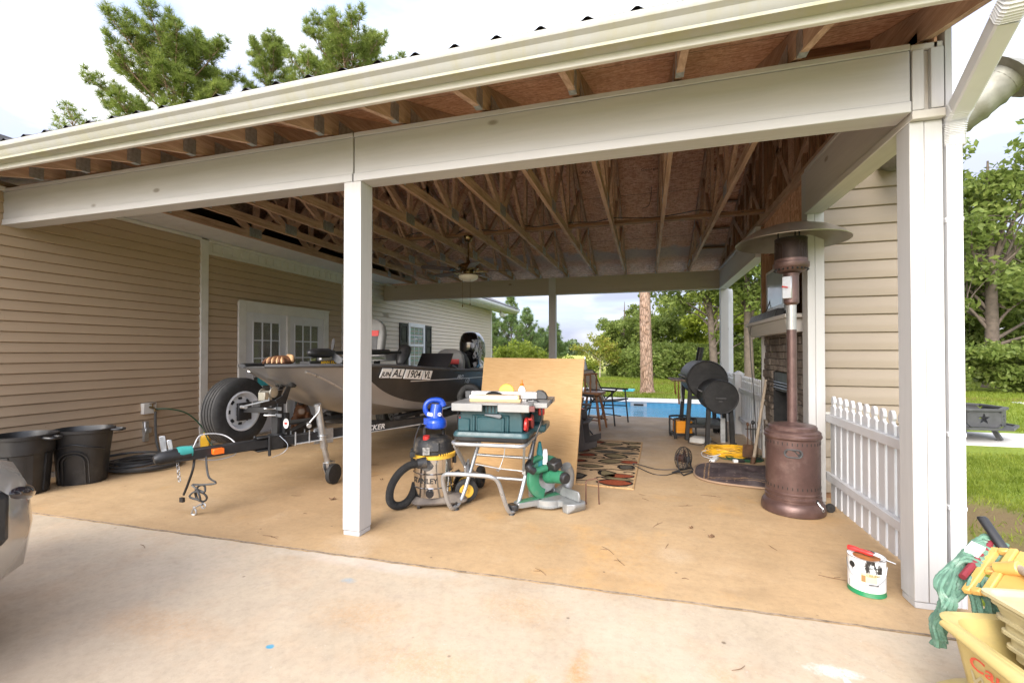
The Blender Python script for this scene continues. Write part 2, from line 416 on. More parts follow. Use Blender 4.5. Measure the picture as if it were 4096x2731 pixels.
c = t.mix(t.spot((-1.585, 1.62), (.018, .014), .25, .5, 60), c, (.01, .28, .45))
c = t.mix(t.math('MULTIPLY', t.stain((.72, 2.14), (.085, .035), .35, 1.6, 22), .9), c, (.74, .73, .71))
c = t.mix(t.math('MULTIPLY', t.spot((.745, 2.055), (.014, .05), .3, .9, 40), .95), c, (.74, .73, .71))
c = t.mix(t.math('MULTIPLY', t.spot((-1.7, 2.42), (.5, .06), .5, 1.2, 12), .4), c, (.63, .58, .52))
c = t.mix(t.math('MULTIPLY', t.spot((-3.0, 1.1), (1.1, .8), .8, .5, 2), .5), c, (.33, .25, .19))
c = t.mix(t.ramp(t.noise(5, t.map((.35, 1.4, 1), (0, 0, -.5)), 9, .78), [(.5, 0), (.7, .3)]), c, (.42, .33, .25))
c = t.mix(t.ramp(t.noise(13, detail=9, rough=.8), [(.55, 0), (.7, .3)]), c, (.40, .315, .24))
c = t.mix(t.ramp(t.noise(1.9, t.map((1, 1, 1), loc=(3, 8, 0)), 9, .7), [(.5, 0), (.7, .45)]), c, (.50, .36, .24))
c = t.mix(1, c, t.ramp(t.noise(1.7, detail=11, rough=.72), [(.32, .87), (.5, .99), (.68, 1.08)]), 'MULTIPLY')
c = t.mix(1, c, t.ramp(t.noise(26, detail=8, rough=.75), [(.34, .90), (.5, 1.0), (.66, 1.06)]), 'MULTIPLY')
c = t.mix(t.ramp(t.voro(4.2), [(.03, .75), (.055, 0)]), c, (.10, .065, .04))
t.bump(t.noise(160, detail=4), .22, .003)
M['drive'] = t.out(c, .8, 0, .3)
t = NT('pale_coping')
c = t.ramp(t.noise(3, detail=7), [(.3, (.60, .58, .55)), (.7, (.72, .70, .67))])
M['coping'] = t.out(c, .75, 0, .3)

# wood sheathing
t = NT('strand_board')
v1 = t.map((1.2, 5.5, 1.2)); wv = t.noise(9, v1, 3, out=1)
mixv = t.mix(.12, t.map((26, 70, 26)), wv)
fl = t.voro(1, mixv, out=1)
c = t.ramp(t.math('MULTIPLY', t.sep(fl)[0], 1), [(0, (.38, .175, .105)), (.5, (.66, .37, .24)), (1, (.82, .54, .37))])
v2 = t.voro(1, t.mix(.14, t.map((75, 22, 60), (0, 0, .5)), wv), out=1)
c = t.mix(.4, c, t.ramp(t.sep(v2)[1], [(0, (.32, .15, .09)), (.6, (.52, .29, .18)), (1, (.68, .43, .29))]))
c = t.mix(t.ramp(t.noise(.7, detail=5), [(.4, 0), (.7, .3)]), c, (.17, .085, .045))
s = t.sep(); jn = t.math('ABSOLUTE', t.math('SUBTRACT', t.math('FRACT', t.math('DIVIDE', s[1], 1.13)), .5))
c = t.mix(t.math('MULTIPLY', t.math('LESS_THAN', jn, .004), .8), c, (.05, .03, .02))
e = t.new('ShaderNodeMapRange'); t.l.new(t.math('ADD', s[1], t.math('MULTIPLY', t.noise(3, detail=5), .5)), e.inputs[0])
e.inputs[1].default_value = 8.98; e.inputs[2].default_value = 9.08
e2 = t.new('ShaderNodeMapRange'); t.l.new(t.math('ADD', s[1], t.math('MULTIPLY', t.noise(3, detail=5), .3)), e2.inputs[0])
e2.inputs[1].default_value = 9.48; e2.inputs[2].default_value = 9.18
band = t.math('MULTIPLY', e.outputs[0], e2.outputs[0])  # lit grey band by the back eave, its light painted into the board
c = t.mix(t.math('MULTIPLY', band, .75), c, (.30, .29, .28))
t.bump(t.sep(fl)[0], .25, .002)
M['osb'] = t.out(c, .75, 0, .3)

# ground
t = NT('mown_lawn')
c = t.ramp(t.noise(.35, detail=8, rough=.7), [(.3, (.17, .23, .024)), (.55, (.25, .31, .036)), (.75, (.33, .36, .055))])
c = t.mix(t.ramp(t.noise(30, detail=5), [(.3, .6), (.7, 0)]), c, (.04, .065, .01))
c = t.mix(t.math('MULTIPLY', t.spot((2.62, 4.65), (.45, .6), .6, 1.2, 3), .85), c, (.17, .105, .06))
c = t.mix(t.math('MULTIPLY', t.spot((2.3, 3.9), (.35, .4), .6, 1.4, 4), .7), c, (.15, .095, .05))
for p, r_ in (((0, 15.65), (.75, .5)), ((1.0, 20.5), (4.6, .8)), ((-1, 21.5), (3, .7)), ((9.8, 16.2), (4, .6))):
    c = t.mix(t.math('MULTIPLY', t.spot(p, r_, .5, .8, 2), .8), c, (.17, .085, .04))
s = t.sep(); fy = t.new('ShaderNodeMapRange'); t.l.new(s[1], fy.inputs[0]); fy.inputs[1].default_value = 26; fy.inputs[2].default_value = 40
c = t.mix(fy.outputs[0], c, t.ramp(t.noise(.06, detail=6), [(.3, (.34, .37, .07)), (.7, (.46, .46, .12))]))
t.bump(t.noise(70, detail=5), .6, .02)
M['lawn'] = t.out(c, .85, 0, .2)
def leafmat(name, dark, mid, light, s1=.9, s2=9, trans=.3):
    t = NT(name)
    c = t.ramp(t.noise(s2, detail=3), [(.3, dark), (.52, mid), (.72, light)])
    c = t.mix(t.ramp(t.noise(s1, detail=3), [(.36, .5), (.6, 0)]), c, dark)
    t.out(c, .55, 0, .3)
    tr = t.new('ShaderNodeBsdfTranslucent'); t.l.new(c, tr.inputs[0])
    ms = t.new('ShaderNodeMixShader'); ms.inputs[0].default_value = trans
    t.l.new(t.b.outputs[0], ms.inputs[1]); t.l.new(tr.outputs[0], ms.inputs[2]); t.l.new(ms.outputs[0], t.n['Material Output'].inputs[0])
    return t.m
M['blade'] = leafmat('grass_blades', (.125, .18, .017), (.235, .29, .035), (.36, .38, .07), .6, 5, .5)
M['needle'] = leafmat('pine_needles', (.13, .18, .035), (.25, .305, .065), (.38, .41, .11), .5, 5, .55)
M['needle2'] = leafmat('young_pine_needles', (.10, .17, .06), (.18, .26, .08), (.28, .34, .11), .8, 8, .45)
M['oak'] = leafmat('oak_leaves', (.11, .16, .03), (.205, .262, .06), (.33, .365, .10), .8, 7, .5)
M['oaky'] = leafmat('yellow_green_leaves', (.17, .23, .025), (.27, .32, .04), (.40, .41, .07), .9, 7, .5)
M['dark'] = leafmat('dark_undergrowth_leaves', (.045, .085, .018), (.09, .15, .03), (.17, .23, .05), .7, 6, .4)
M['autumn'] = leafmat('turning_leaves', (.18, .23, .03), (.30, .32, .05), (.42, .26, .07), 1.4, 6, .5)
t = NT('pine_bark')
vb = t.voro(1, t.map((17, 17, 5)), 'DISTANCE_TO_EDGE'); c = t.ramp(vb, [(.02, (.09, .055, .035)), (.12, (.27, .17, .115)), (.4, (.38, .255, .18))])
c = t.mix(t.ramp(t.noise(6, detail=6), [(.4, 0), (.7, .45)]), c, (.42, .31, .24)); t.bump(vb, .8, .03)
M['bark'] = t.out(c, .9, 0, .2)
M['limb'] = plain('grey_brown_limb', (.11, .085, .065), .9, var=.3, vs=8, bump=.4, bs=30)
M['palelimb'] = plain('pale_limb', (.42, .36, .29), .8, var=.25, vs=8)
t = NT('pool_water')
t.bump(t.noise(4, t.map((1, 2.6, 1)), 5), .7, .05)
t.out((.42, .86, .97), .03, 0, .5, None, .9); M['water'] = t.m; t.b.inputs['IOR'].default_value = 1.33
t = NT('pool_liner'); M['liner'] = t.out(t.ramp(t.noise(4, t.map((1, 1, 1)), 4), [(.35, (.20, .66, .86)), (.65, (.30, .76, .92))]), .5)
t = NT('pool_tile'); s = t.sep()
k = t.voro(7, t.map((1, 1, 2.6)), rnd=.1); M['tile'] = t.out(t.ramp(k, [(.12, (.62, .74, .80)), (.25, (.10, .36, .58)), (.6, (.16, .46, .66))]), .25)
# ------------------------------------------------------------------ ground, slabs, pool
def ground_sheet(name, mat, x0, x1, y0, y1, z, hole=None):
    b = MB()
    if hole:
        a, c, d, e = hole
        xs = [x0, a, c, x1]; ys = [y0, d, e, y1]
        for i in range(3):
            for j in range(3):
                if i == 1 and j == 1: continue
                b.add([(xs[i], ys[j], z), (xs[i + 1], ys[j], z), (xs[i + 1], ys[j + 1], z), (xs[i], ys[j + 1], z)], [(0, 1, 2, 3)])
    else:
        b.add([(x0, y0, z), (x1, y0, z), (x1, y1, z), (x0, y1, z)], [(0, 1, 2, 3)])
    return tag(b.build(name, mat, smooth=0, fix=False), kind='structure')
PX0, PX1, PY0, PY1 = -4.6, 1.95, 9.40, 12.06
ground_sheet('lawn', M['lawn'], -400, 400, -60, 900, -.06, (PX0 - .1, PX1 + .1, PY0 - .1, PY1 + .1))
def joint_y(x): return 2.475 + .021 * (x + 1.5)
edge = []
x = -9.0
while x < 1.59:
    edge.append((x, joint_y(x) + random.uniform(-.004, .004))); x += random.uniform(.03, .08)
edge.append((1.615, joint_y(1.615)))
b = MB(); b.prism(edge + [(1.62, 2.56), (1.62, 9.36), (-5.9, 9.36), (-5.9, 2.9), (-9, 2.9)], (0, 0, -.25), (1, 0, 0), (0, 1, 0), (0, 0, .25))
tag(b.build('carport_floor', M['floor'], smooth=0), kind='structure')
b = MB(); b.prism([(-9, -4), (2.2, -4), (2.2, 2.3)] + [(1.66, 2.52)] + [(q[0], q[1] - .007 - random.random() * .006) for q in edge[::-1]], (0, 0, -.2), (1, 0, 0), (0, 1, 0), (0, 0, .194))
tag(b.build('driveway', M['drive'], smooth=0), kind='structure')
b = MB(); n = len(edge); wj = [random.uniform(.002, .008) for _ in edge]
b.add([(q[0], q[1] + .001, .0012) for q in edge] + [(q[0], q[1] - w_, -.0035) for q, w_ in zip(edge, wj)], [(i, i + 1, n + i + 1, n + i) for i in range(n - 1)])
tag(b.build('expansion_joint', plain('dirty_joint', (.17, .13, .09), .9, var=.5, vs=30), smooth=0), kind='structure')
b = MB(); b.bx(PX0 - .1, PX1 + .1, 9.365, 9.40, -.2, -.002); b.bx(PX0 - .5, PX1 + .8, PY1, 13.2, -.2, -.004); b.bx(PX1, PX1 + .8, 9.41, PY1 - .002, -.2, -.006); b.bx(PX0 - .5, PX0, 9.41, PY1 - .002, -.2, -.006)
b.bx(PX0 - .5, PX1 + .8, PY1 - .03, PY1 + .28, -.0035, .02)
tag(b.build('pool_coping', M['coping'], bevel=.01), kind='structure')
b = MB()
b.mat(0).bx(PX0, PX1, PY0, PY1, -1.6, -1.5); b.bx(PX0 - .05, PX0, PY0, PY1, -1.5, -.06); b.bx(PX1, PX1 + .05, PY0, PY1, -1.5, -.06); b.bx(PX0, PX1, PY1 - .002, PY1 + .05, -1.5, -.105); b.bx(PX0, PX1, PY0 - .05, PY0, -1.5, -.06)
b.mat(1).bx(PX0, PX1, PY1 - .012, PY1 + .04, -.105, -.008)
tag(b.build('pool_basin', [M['liner'], M['tile']], smooth=0), kind='structure')
ground_sheet('pool_water', M['water'], PX0, PX1, PY0, PY1, -.10)
b = MB(); b.mat(0); b.bx(-.42, -.02, PY1 - .03, PY1 - .012, -.12, -.015); b.mat(1).bx(-.34, -.10, PY1 - .034, PY1 - .03, -.09, -.04)
tag(b.build('pool_skimmer', [M['white'], M['black']], smooth=0), 'white skimmer opening in the far wall of the swimming pool', 'skimmer')
t_ = thing('diving_board', 'white diving board with a teal tip behind the folding chair', 'diving board', (-2.9, 13.55, 0), R(-4))
b = MB(); b.bx(0, 2.25, -.22, .22, .17, .22); b.build('board', M['coping'], t_, bevel=.01)
b = MB(); b.bx(2.25, 2.55, -.22, .22, .17, .22); b.build('board_tip', M['cyan'], t_, bevel=.01)
for q in ((.2, .5), (1.0, 1.2)): b = MB(); b.bx(*q, -.2, .2, -.06, .17); b.build('stand', M['galv'], t_)
b = MB(); b.prism([(3.2, 7.6), (3.6, 8.15), (14, 8.3), (14, 9.6), (5.2, 9.35), (3.2, 9.4)], (0, 0, -.2), (1, 0, 0), (0, 1, 0), (0, 0, .165))
tag(b.build('fire_pit_pad', M['coping'], smooth=0), kind='structure')
b = MB(); b.prism([(9.2, 14.9), (30, 18.5), (30, 19.1), (9.2, 15.3)], (0, 0, -.2), (1, 0, 0), (0, 1, 0), (0, 0, .16))
tag(b.build('path', M['coping'], smooth=0), kind='structure')

# ------------------------------------------------------------------ siding
def siding_x(b, x, y0, y1, z0, z1, face=1, c=.1016):
    z = z0
    while z < z1 - .01:
        zt = min(z + c, z1); d = .014 * (zt - z) / c
        o = face
        p = [(x - .006 * o, z), (x + (.004 + d) * o, z + .007), (x + (.004 + d) * o, z + .012), (x + .004 * o, zt - .004), (x - .006 * o, zt)]
        v = [(q[0], y0, q[1]) for q in p] + [(q[0], y1, q[1]) for q in p]
        b.add(v, [(i, i + 1, i + 6, i + 5) for i in range(4)]); z = zt
def siding_y(b, y, x0, x1, z0, z1, c=.1016, dutch=False):
    z = z0
    while z < z1 - .01:
        zt = min(z + c, z1)
        if dutch: p = [(.006, z), (-.016, z + .008), (-.018, z + c * .35), (-.017, z + c * .55), (-.006, z + c * .78), (-.003, zt - .004), (.006, zt)]
        else: p = [(.006, z), (-.018, z + .007), (-.018, z + .012), (-.004, zt - .004), (.006, zt)]
        n = len(p)
        v = [(x0, y + q[0], q[1]) for q in p] + [(x1, y + q[0], q[1]) for q in p]
        b.add(v, [(i, i + 1, i + n + 1, i + n) for i in range(n - 1)]); z = zt

HX = -5.85
house = thing('house', 'tan vinyl sided house wall along the left side of the carport', 'house', (0, 0, 0))
for y0, y1, zt in ((1.6, 4.72, 2.82), (4.83, 7.72, 2.64), (7.82, 16.72, 2.88)):
    b = MB(); siding_x(b, HX, y0, y1, .05, zt)
    rg_ = random.Random(int(y0 * 10))
    for _ in range(9 if y0 < 4 else 5 if y0 < 7 else 14):
        yy = rg_.uniform(y0 + .1, y1 - .1); k_ = rg_.randrange(0, int((zt - .1) / .1016)); z_ = .05 + .1016 * k_; d_ = rg_.choice((.4, .25, .6))
        b.add([(HX + .0195, yy, z_ + .010), (HX + .0195, yy + .0025, z_ + .010), (HX + .0065, yy + .0025, z_ + .094), (HX + .0065, yy, z_ + .094), (HX + .012, yy, z_ + .010), (HX, yy, z_ + .094)], [(0, 1, 2, 3), (0, 3, 5, 4)])
        b.add([(HX + .0186, yy, z_ + .010), (HX + .0186, min(y1, yy + d_), z_ + .010), (HX + .0055, min(y1, yy + d_), z_ + .094), (HX + .0055, yy, z_ + .094)], [(0, 1, 2, 3)])
    o = b.build('siding_wall', M['siding'] if y0 < 7 else M['siding_lit'], house, smooth=0, fix=False)
b = MB(); b.bx(HX - 3, HX - .02, 1.6, 16.74, -.1, 2.9); b.build('wall_core', M['siding2'], house, smooth=0)
b = MB(); b.bx(HX - .02, HX + .02, 1.6, 4.72, 0, .05); b.bx(HX - .02, HX + .02, 4.83, 5.30, 0, .05); b.bx(HX - .02, HX + .02, 7.3, 16.7, 0, .05); b.build('base_trim', M['trim'], house, smooth=0)
for y0, y1, zt in ((4.72, 4.83, 2.82), (7.72, 7.82, 2.82), (16.72, 16.82, 2.9)):
    b = MB(); b.bx(HX - .02, HX + .035, y0, y1, 0, zt); b.build('corner_trim', M['trim'], house, bevel=.004)
b = MB(); b.bx(HX - .02, HX + .045, 2.3, 4.72, 2.80, 2.838); b.bx(HX - .02, HX + .045, 4.831, 9.2, 2.80, 2.838); b.build('eave_trim', M['trim'], house, bevel=.003)
b = MB(); b.bx(HX - .02, HX + .012, 4.832, 7.718, 2.66, 2.80); b.mat(0)
y = 4.9
while y < 7.68: b.bx(HX + .012, HX + .024, y, y + .10, 2.675, 2.785); y += .155
b.bx(HX - .02, HX + .03, 4.833, 7.717, 2.632, 2.662); b.build('frieze_vent', M['trim'], house, smooth=0)
b = MB(); y = 2.9
while y < 9.18: b.bx(HX + .0, -5.17, y, y + .094, 2.842, 2.855); b.bx(HX, -5.17, y + .094, y + .1, 2.849, 2.855); y += .1
b.build('soffit', M['white'], house, smooth=0)
b = MB(); b.add([(-5.19, 2.9, 2.87), (-5.19, 9.3, 2.87), (-7.6, 9.3, 3.95), (-7.6, 2.9, 3.95)], [(0, 1, 2, 3)]); b.build('felted_roof_slope', M['felt'], house, smooth=0, fix=False)
# eave beyond the carport
b = MB(); b.bx(HX - .05, -5.32, 9.42, 18.6, 2.90, 2.915); b.build('soffit', M['white'], house, smooth=0)
b = MB(); b.bx(-5.32, -5.295, 9.42, 18.62, 2.89, 3.03); b.prism([(-5.295, 2.92), (-5.22, 2.93), (-5.19, 2.98), (-5.19, 3.03), (-5.295, 3.03)], (0, 9.42, 0), (1, 0, 0), (0, 0, 1), (0, 9.2, 0)); b.build('eave_gutter', M['white'], house, smooth=0)
b = MB(); b.prism([(-5.2, 3.04), (-9, 4.6), (-9, 4.65), (-5.2, 3.08)], (0, 9.42, 0), (1, 0, 0), (0, 0, 1), (0, 9.25, 0)); b.build('roof', M['metalroof'], house, smooth=0)
b = MB(); b.bx(-9, HX, 2.29, 2.9, 2.80, 2.815); b.build('soffit', M['trim'], house, smooth=0)
b = MB(); b.cyl((-5.5, 16.95, 2.9), (-5.5, 16.95, 2.84), .05)
for s in (-1, 1): b.lathe([(.03, 0), (.04, .06), (.075, .13), (.075, .15)], 16, ax='x') if False else b.tube([(-5.5, 16.95 + .03 * s, 2.84), (-5.45, 16.95 + .12 * s, 2.76), (-5.40, 16.95 + .18 * s, 2.70)], [.03, .05, .085], 14)
b.build('security_light', M['trim'], house)
# french door
D0, D1 = 5.305, 7.285
fd = MB(); x0 = HX + .02
fd.bx(x0, x0 + .035, D0, D0 + .13, .02, 2.035); fd.bx(x0, x0 + .035, D1 - .13, D1, .02, 2.035); fd.bx(x0, x0 + .036, D0 + .13, D1 - .13, 1.885, 2.035)
fd.bx(x0 + .0355, x0 + .045, D0 - .01, D1 + .01, 2.02, 2.05)
fdo = fd.build('french_door', M['trim'], house, bevel=.004)
b = MB(); b.bx(x0, x0 + .05, 6.235, 6.30, .03, 1.885); b.build('mullion', M['trim'], fdo, bevel=.003)
for a, c in ((5.437, 6.235), (6.30, 7.152)):
    b = MB(); st = .14; zb, zt = .34, 1.74
    b.bx(x0 - .01, x0 + .02, a, a + st, .03, 1.885); b.bx(x0 - .01, x0 + .02, c - st, c, .03, 1.885); b.bx(x0 - .01, x0 + .0195, a + st, c - st, zt, 1.885); b.bx(x0 - .01, x0 + .0195, a + st, c - st, .03, zb)
    ya, yb = a + st, c - st
    for k in (1, 2): yy = ya + (yb - ya) * k / 3; b.bx(x0 + .006, x0 + .024, yy - .01, yy + .01, zb, zt)
    for k in (1, 2, 3, 4): zz = zb + (zt - zb) * k / 5; b.bx(x0 + .007, x0 + .023, ya, yb, zz - .01, zz + .01)
    for q in ((ya - .02, ya, zb - .02, zt + .02), (yb, yb + .02, zb - .02, zt + .02), (ya, yb, zt, zt + .02), (ya, yb, zb - .02, zb)): b.bx(x0 + .0205, x0 + .03, *q)
    b.build('door_leaf', M['white'], fdo, bevel=.002)
    b = MB(); b.bx(x0 + .008, x0 + .012, ya, yb, zb, zt); b.build('pane', M['glass'], fdo, smooth=0)
    b = MB(); z = zb + .01
    while z < zt: b.box((x0 - .001, (ya + yb) / 2, z), (.003, yb - ya, .022), (0, R(28), 0)); z += .025
    b.build('blind', M['mesh'], fdo, smooth=0)
b = MB(); b.cyl((x0 + .02, 6.19, .98), (x0 + .06, 6.19, .98), .012); b.ell((x0 + .075, 6.19, .98), .03); b.cyl((x0 + .02, 6.19, 1.12), (x0 + .035, 6.19, 1.12), .03); b.build('handle', M['brass'], fdo)
b = MB(); b.bx(x0, x0 + .09, 5.3, 7.29, .0, .03); b.build('sill', M['alu'], fdo, bevel=.004)
for q in (((x0 + .034, 5.82, .82), (.004, .34, .14)), ((x0 + .034, 6.72, .80), (.004, .34, .12))): b = MB(); b.box(*q); b.build('teal_sign', M['cyan'], fdo)
# window with shutters
W0, W1 = 10.32, 11.2
wb = MB(); z0, z1 = .88, 2.02
wb.bx(HX, HX + .05, W0, W0 + .09, z0, z1); wb.bx(HX, HX + .05, W1 - .09, W1, z0, z1); wb.bx(HX, HX + .051, W0 + .09, W1 - .09, z1 - .1, z1); wb.bx(HX, HX + .06, W0 - .01, W1 + .01, z0 - .05, z0 + .05)
wb.bx(HX, HX + .045, W0 + .09, W1 - .09, 1.42, 1.48)
win = wb.build('window', M['white'], house, bevel=.004)
b = MB()
for k in (1, 2): yy = W0 + .09 + (W1 - W0 - .18) * k / 3; b.bx(HX + .02, HX + .034, yy - .008, yy + .008, z0 + .05, z1 - .1)
for zz in (1.17, 1.7): b.bx(HX + .021, HX + .033, W0 + .09, W1 - .09, zz - .008, zz + .008)
b.build('muntin', M['white'], win, smooth=0)
b = MB(); b.bx(HX + .024, HX + .028, W0 + .09, W1 - .09, z0 + .05, z1 - .1); b.build('pane', M['glass'], win, smooth=0)
b = MB(); n = 40; pts = [(HX + .006 + .004 * math.sin(i * 1.3), W0 + .09 + (W1 - W0 - .18) * i / n) for i in range(n + 1)]
b.add([(p, q, 1.0) for p, q in pts] + [(p, q, 1.93) for p, q in pts], [(i, i + 1, i + n + 2, i + n + 1) for i in range(n)])
M['curtain'] = plain('green_curtain', (.17, .58, .44), .8, var=.25, vs=9)
b.build('curtain', M['curtain'], win, smooth=60, fix=False)
for y0 in (W0 - .44, W1 + .0):
    b = MB(); y1 = y0 + .40; y0 += .02; zz = .92
    for q in ((y0, y0 + .055, zz, 2.0), (y1 - .055, y1, zz, 2.0), (y0 + .055, y1 - .055, 1.92, 2.0), (y0 + .055, y1 - .055, 1.42, 1.52), (y0 + .055, y1 - .055, zz, 1.0)): b.bx(HX + .018, HX + .05, *q)
    for q in ((y0 + .055, y1 - .055, 1.0, 1.42), (y0 + .055, y1 - .055, 1.52, 1.92)): b.bx(HX + .018, HX + .028, *q)
    for q in ((y0 + .09, y1 - .09, 1.04, 1.38), (y0 + .09, y1 - .09, 1.56, 1.88)): b.bx(HX + .028, HX + .043, *q)
    b.build('shutter', M['black'], house, bevel=.006)
# tap block
b = MB(); b.bx(HX, HX + .06, 3.98, 4.13, .53, .66); tb = b.build('tap_block', M['trim'], house, bevel=.004)
b = MB(); b.cyl((HX + .06, 4.05, .61), (HX + .12, 4.05, .60), .014); b.tube([(HX + .11, 4.05, .60), (HX + .14, 4.05, .59), (HX + .15, 4.05, .55)], .012, sub=3); b.cyl((HX + .10, 4.05, .60), (HX + .105, 4.05, .65), .008); b.torus((HX + .105, 4.05, .655), .028, .006, 14, 6); b.build('tap', M['brass'], tb)
b = MB(); b.mat(0).bx(HX, HX + .05, 4.0, 4.05, .2, .44); b.bx(HX + .03, HX + .08, 3.99, 4.06, .3, .36); b.build('conduit_box', M['galv'], house, bevel=.004)

# ------------------------------------------------------------------ carport
YF, YB, YR = 2.73, 9.34, 6.035
def zs(y): return 2.99 + .374 * (min(y, 2 * YR - y) - YF)
carport = thing('carport', 'open carport with white posts, exposed roof trusses and a white gutter', 'carport', (0, 0, 0))
for x0, x1 in ((-5.845, -1.985), (-1.975, 1.268)):
    b = MB(); b.bx(x0, x1, 2.742, 2.87, 2.533, 2.79); b.bx(x0, x1, 2.73, 2.875, 2.475, 2.531); b.bx(x0, x1, 2.734, 2.872, 2.792, 2.822)
    b.build('front_beam', M['white_x'], carport, bevel=.003)
b = MB(); b.bx(-5.83, 1.30, 9.21, 9.33, 2.50, 2.80); b.bx(-5.83, 1.30, 9.2, 9.34, 2.455, 2.498); b.build('back_beam', M['back_x'], carport, bevel=.003)
for y0, y1 in ((2.735, 4.375), (6.2, 9.19)):
    b = MB(); f = .03 if y0 < 3 else 0
    b.bx(1.285, 1.40, y0 + f, y1, 2.485, 2.79); b.bx(1.272, 1.41, y0, y1, 2.44, 2.483); b.bx(1.275, 1.408, y0 + f * .5, y1, 2.792, 2.822)
    o = b.build('side_beam', M['white_y'], carport, bevel=.003)
    if y0 < 3:
        b = MB(); b.bx(1.276, 1.325, 2.741, 2.763, 2.487, 2.788); b.bx(1.352, 1.405, 2.738, 2.764, 2.487, 2.788); b.build('beam_end', M['white_z'], o, bevel=.002)
def post(x0, x1, y0, y1, zt, seam=True):
    b = MB(); 
    if seam: xm = x0 + (x1 - x0) * .45; b.bx(x0, xm - .001, y0, y1, .035, zt); b.bx(xm + .001, x1, y0 + .0015, y1, .035, zt)
    else: b.bx(x0, x1, y0, y1, .035, zt)
    b.bx(x0 + .004, x1 - .004, y0 + .004, y1 - .004, 0, .031)
    return b.build('post', M['white_z'], carport, bevel=.0025)
post(-2.052, -1.914, 2.732, 2.872, 2.474, False); post(1.274, 1.412, 2.768, 2.895, 2.439); post(-1.945, -1.805, 9.185, 9.33, 2.80, False); post(1.305, 1.44, 9.195, 9.335, 2.80, False)
post(1.295, 1.42, 4.38, 4.52, 2.82)
b = MB(); b.bx(1.413, 1.44, 2.745, 2.93, 2.44, 2.95); b.build('corner_board', M['white_z'], carport)
TH_ = .038
def truss_mb(webs=True):
    b = MB(); h = TH_ / 2
    P = lambda pts: b.prism(pts, (-h, 0, 0), (0, 1, 0), (0, 0, 1), (TH_, 0, 0))
    P([(2.80, 2.824), (9.27, 2.824), (9.27, 2.913), (2.80, 2.913)])
    q = .118
    for s in (1, -1):
        Y = lambda y: y if s == 1 else 2 * YR - y
        P([(Y(2.285), 2.708), (Y(2.73), zs(2.73) - .16), (Y(YR), zs(YR) - q), (Y(YR), zs(YR) - .002), (Y(2.285), zs(2.285) - .002)])
    def web(ya, za, yb, zb): b.bar((h * .0, ya, za), (0, yb, zb), TH_, .085, (1, 0, 0)) if False else b.bar((0, ya, za), (0, yb, zb), .085, TH_ - .002, (1, 0, 0))
    n1, n2 = 4.95, 7.12
    for s in (1, -1):
        Y = lambda y: y if s == 1 else 2 * YR - y
        web(Y(n1), 2.87, Y(4.05), zs(4.05) - .08); web(Y(n1), 2.87, Y(YR - .05), zs(YR) - .1); web(Y(3.75), 2.87, Y(4.05), zs(4.05) - .08); web(Y(n1), 2.87, Y(5.02), zs(5.02) - .08); web(Y(YR - .03), 2.87, Y(5.02), zs(5.02) - .08); web(Y(3.25), 2.87, Y(3.42), zs(3.42) - .08)
    web(YR, 2.87, YR, zs(YR) - .08)
    return b
def plates(par):
    for s in (1, -1):
        Y = lambda y: y if s == 1 else 2 * YR - y
        for y, z, w, hh in ((4.95, 2.90, .2, .12), (4.05, zs(4.05) - .09, .12, .1), (YR - .0, zs(YR) - .09, .16, .13), (2.98, 2.93, .3, .1), (2.62, 2.86, .10, .12), (3.75, 2.89, .1, .1)):
            if s == -1 and y == YR: continue
            b = MB(); b.bx(-TH_ / 2 - .003, TH_ / 2 + .003, Y(y) - w / 2, Y(y) + w / 2, z - hh / 2, z + hh / 2); b.build('nail_plate', M['plate'], par, smooth=0)
tr0 = truss_mb().build('roof_truss', M['truss'], carport, smooth=0); plates(tr0)
for k in range(1, 12):
    o = tr0 if k == 1 else copy_tree(tr0, carport)
    o.location.x = 1.36 - .592 * k
b = truss_mb(); b.M = Matrix.Translation((0, 0, 0)); b.build('gable_truss', M['truss'], carport, smooth=0, loc=(1.345, 0, 0))
y = 2.98
while y < 9.2:
    b = MB(); b.bx(1.328, 1.366, y, y + .05, 2.915, zs(y) - .09); b.build('gable_stud', M['stud'], carport, smooth=0); y += .2
b = MB(); b.prism([(2.75, 2.75), (9.33, 2.75), (9.33, zs(9.33) + .03), (YR, zs(YR) + .03), (2.75, zs(2.75) + .03)], (1.372, 0, 0), (0, 1, 0), (0, 0, 1), (.012, 0, 0)); b.build('gable_sheathing', M['osb'], carport, smooth=0)
for y in (6.9, 7.6, 8.25, 8.8, 3.3, 4.2, 5.2): b = MB(); b.bx(.79, 1.325, y, y + .09, zs(y) - .05, zs(y + (0 if y < 6 else .09)) - .004); b.build('lookout', M['truss_x'], carport, smooth=0)
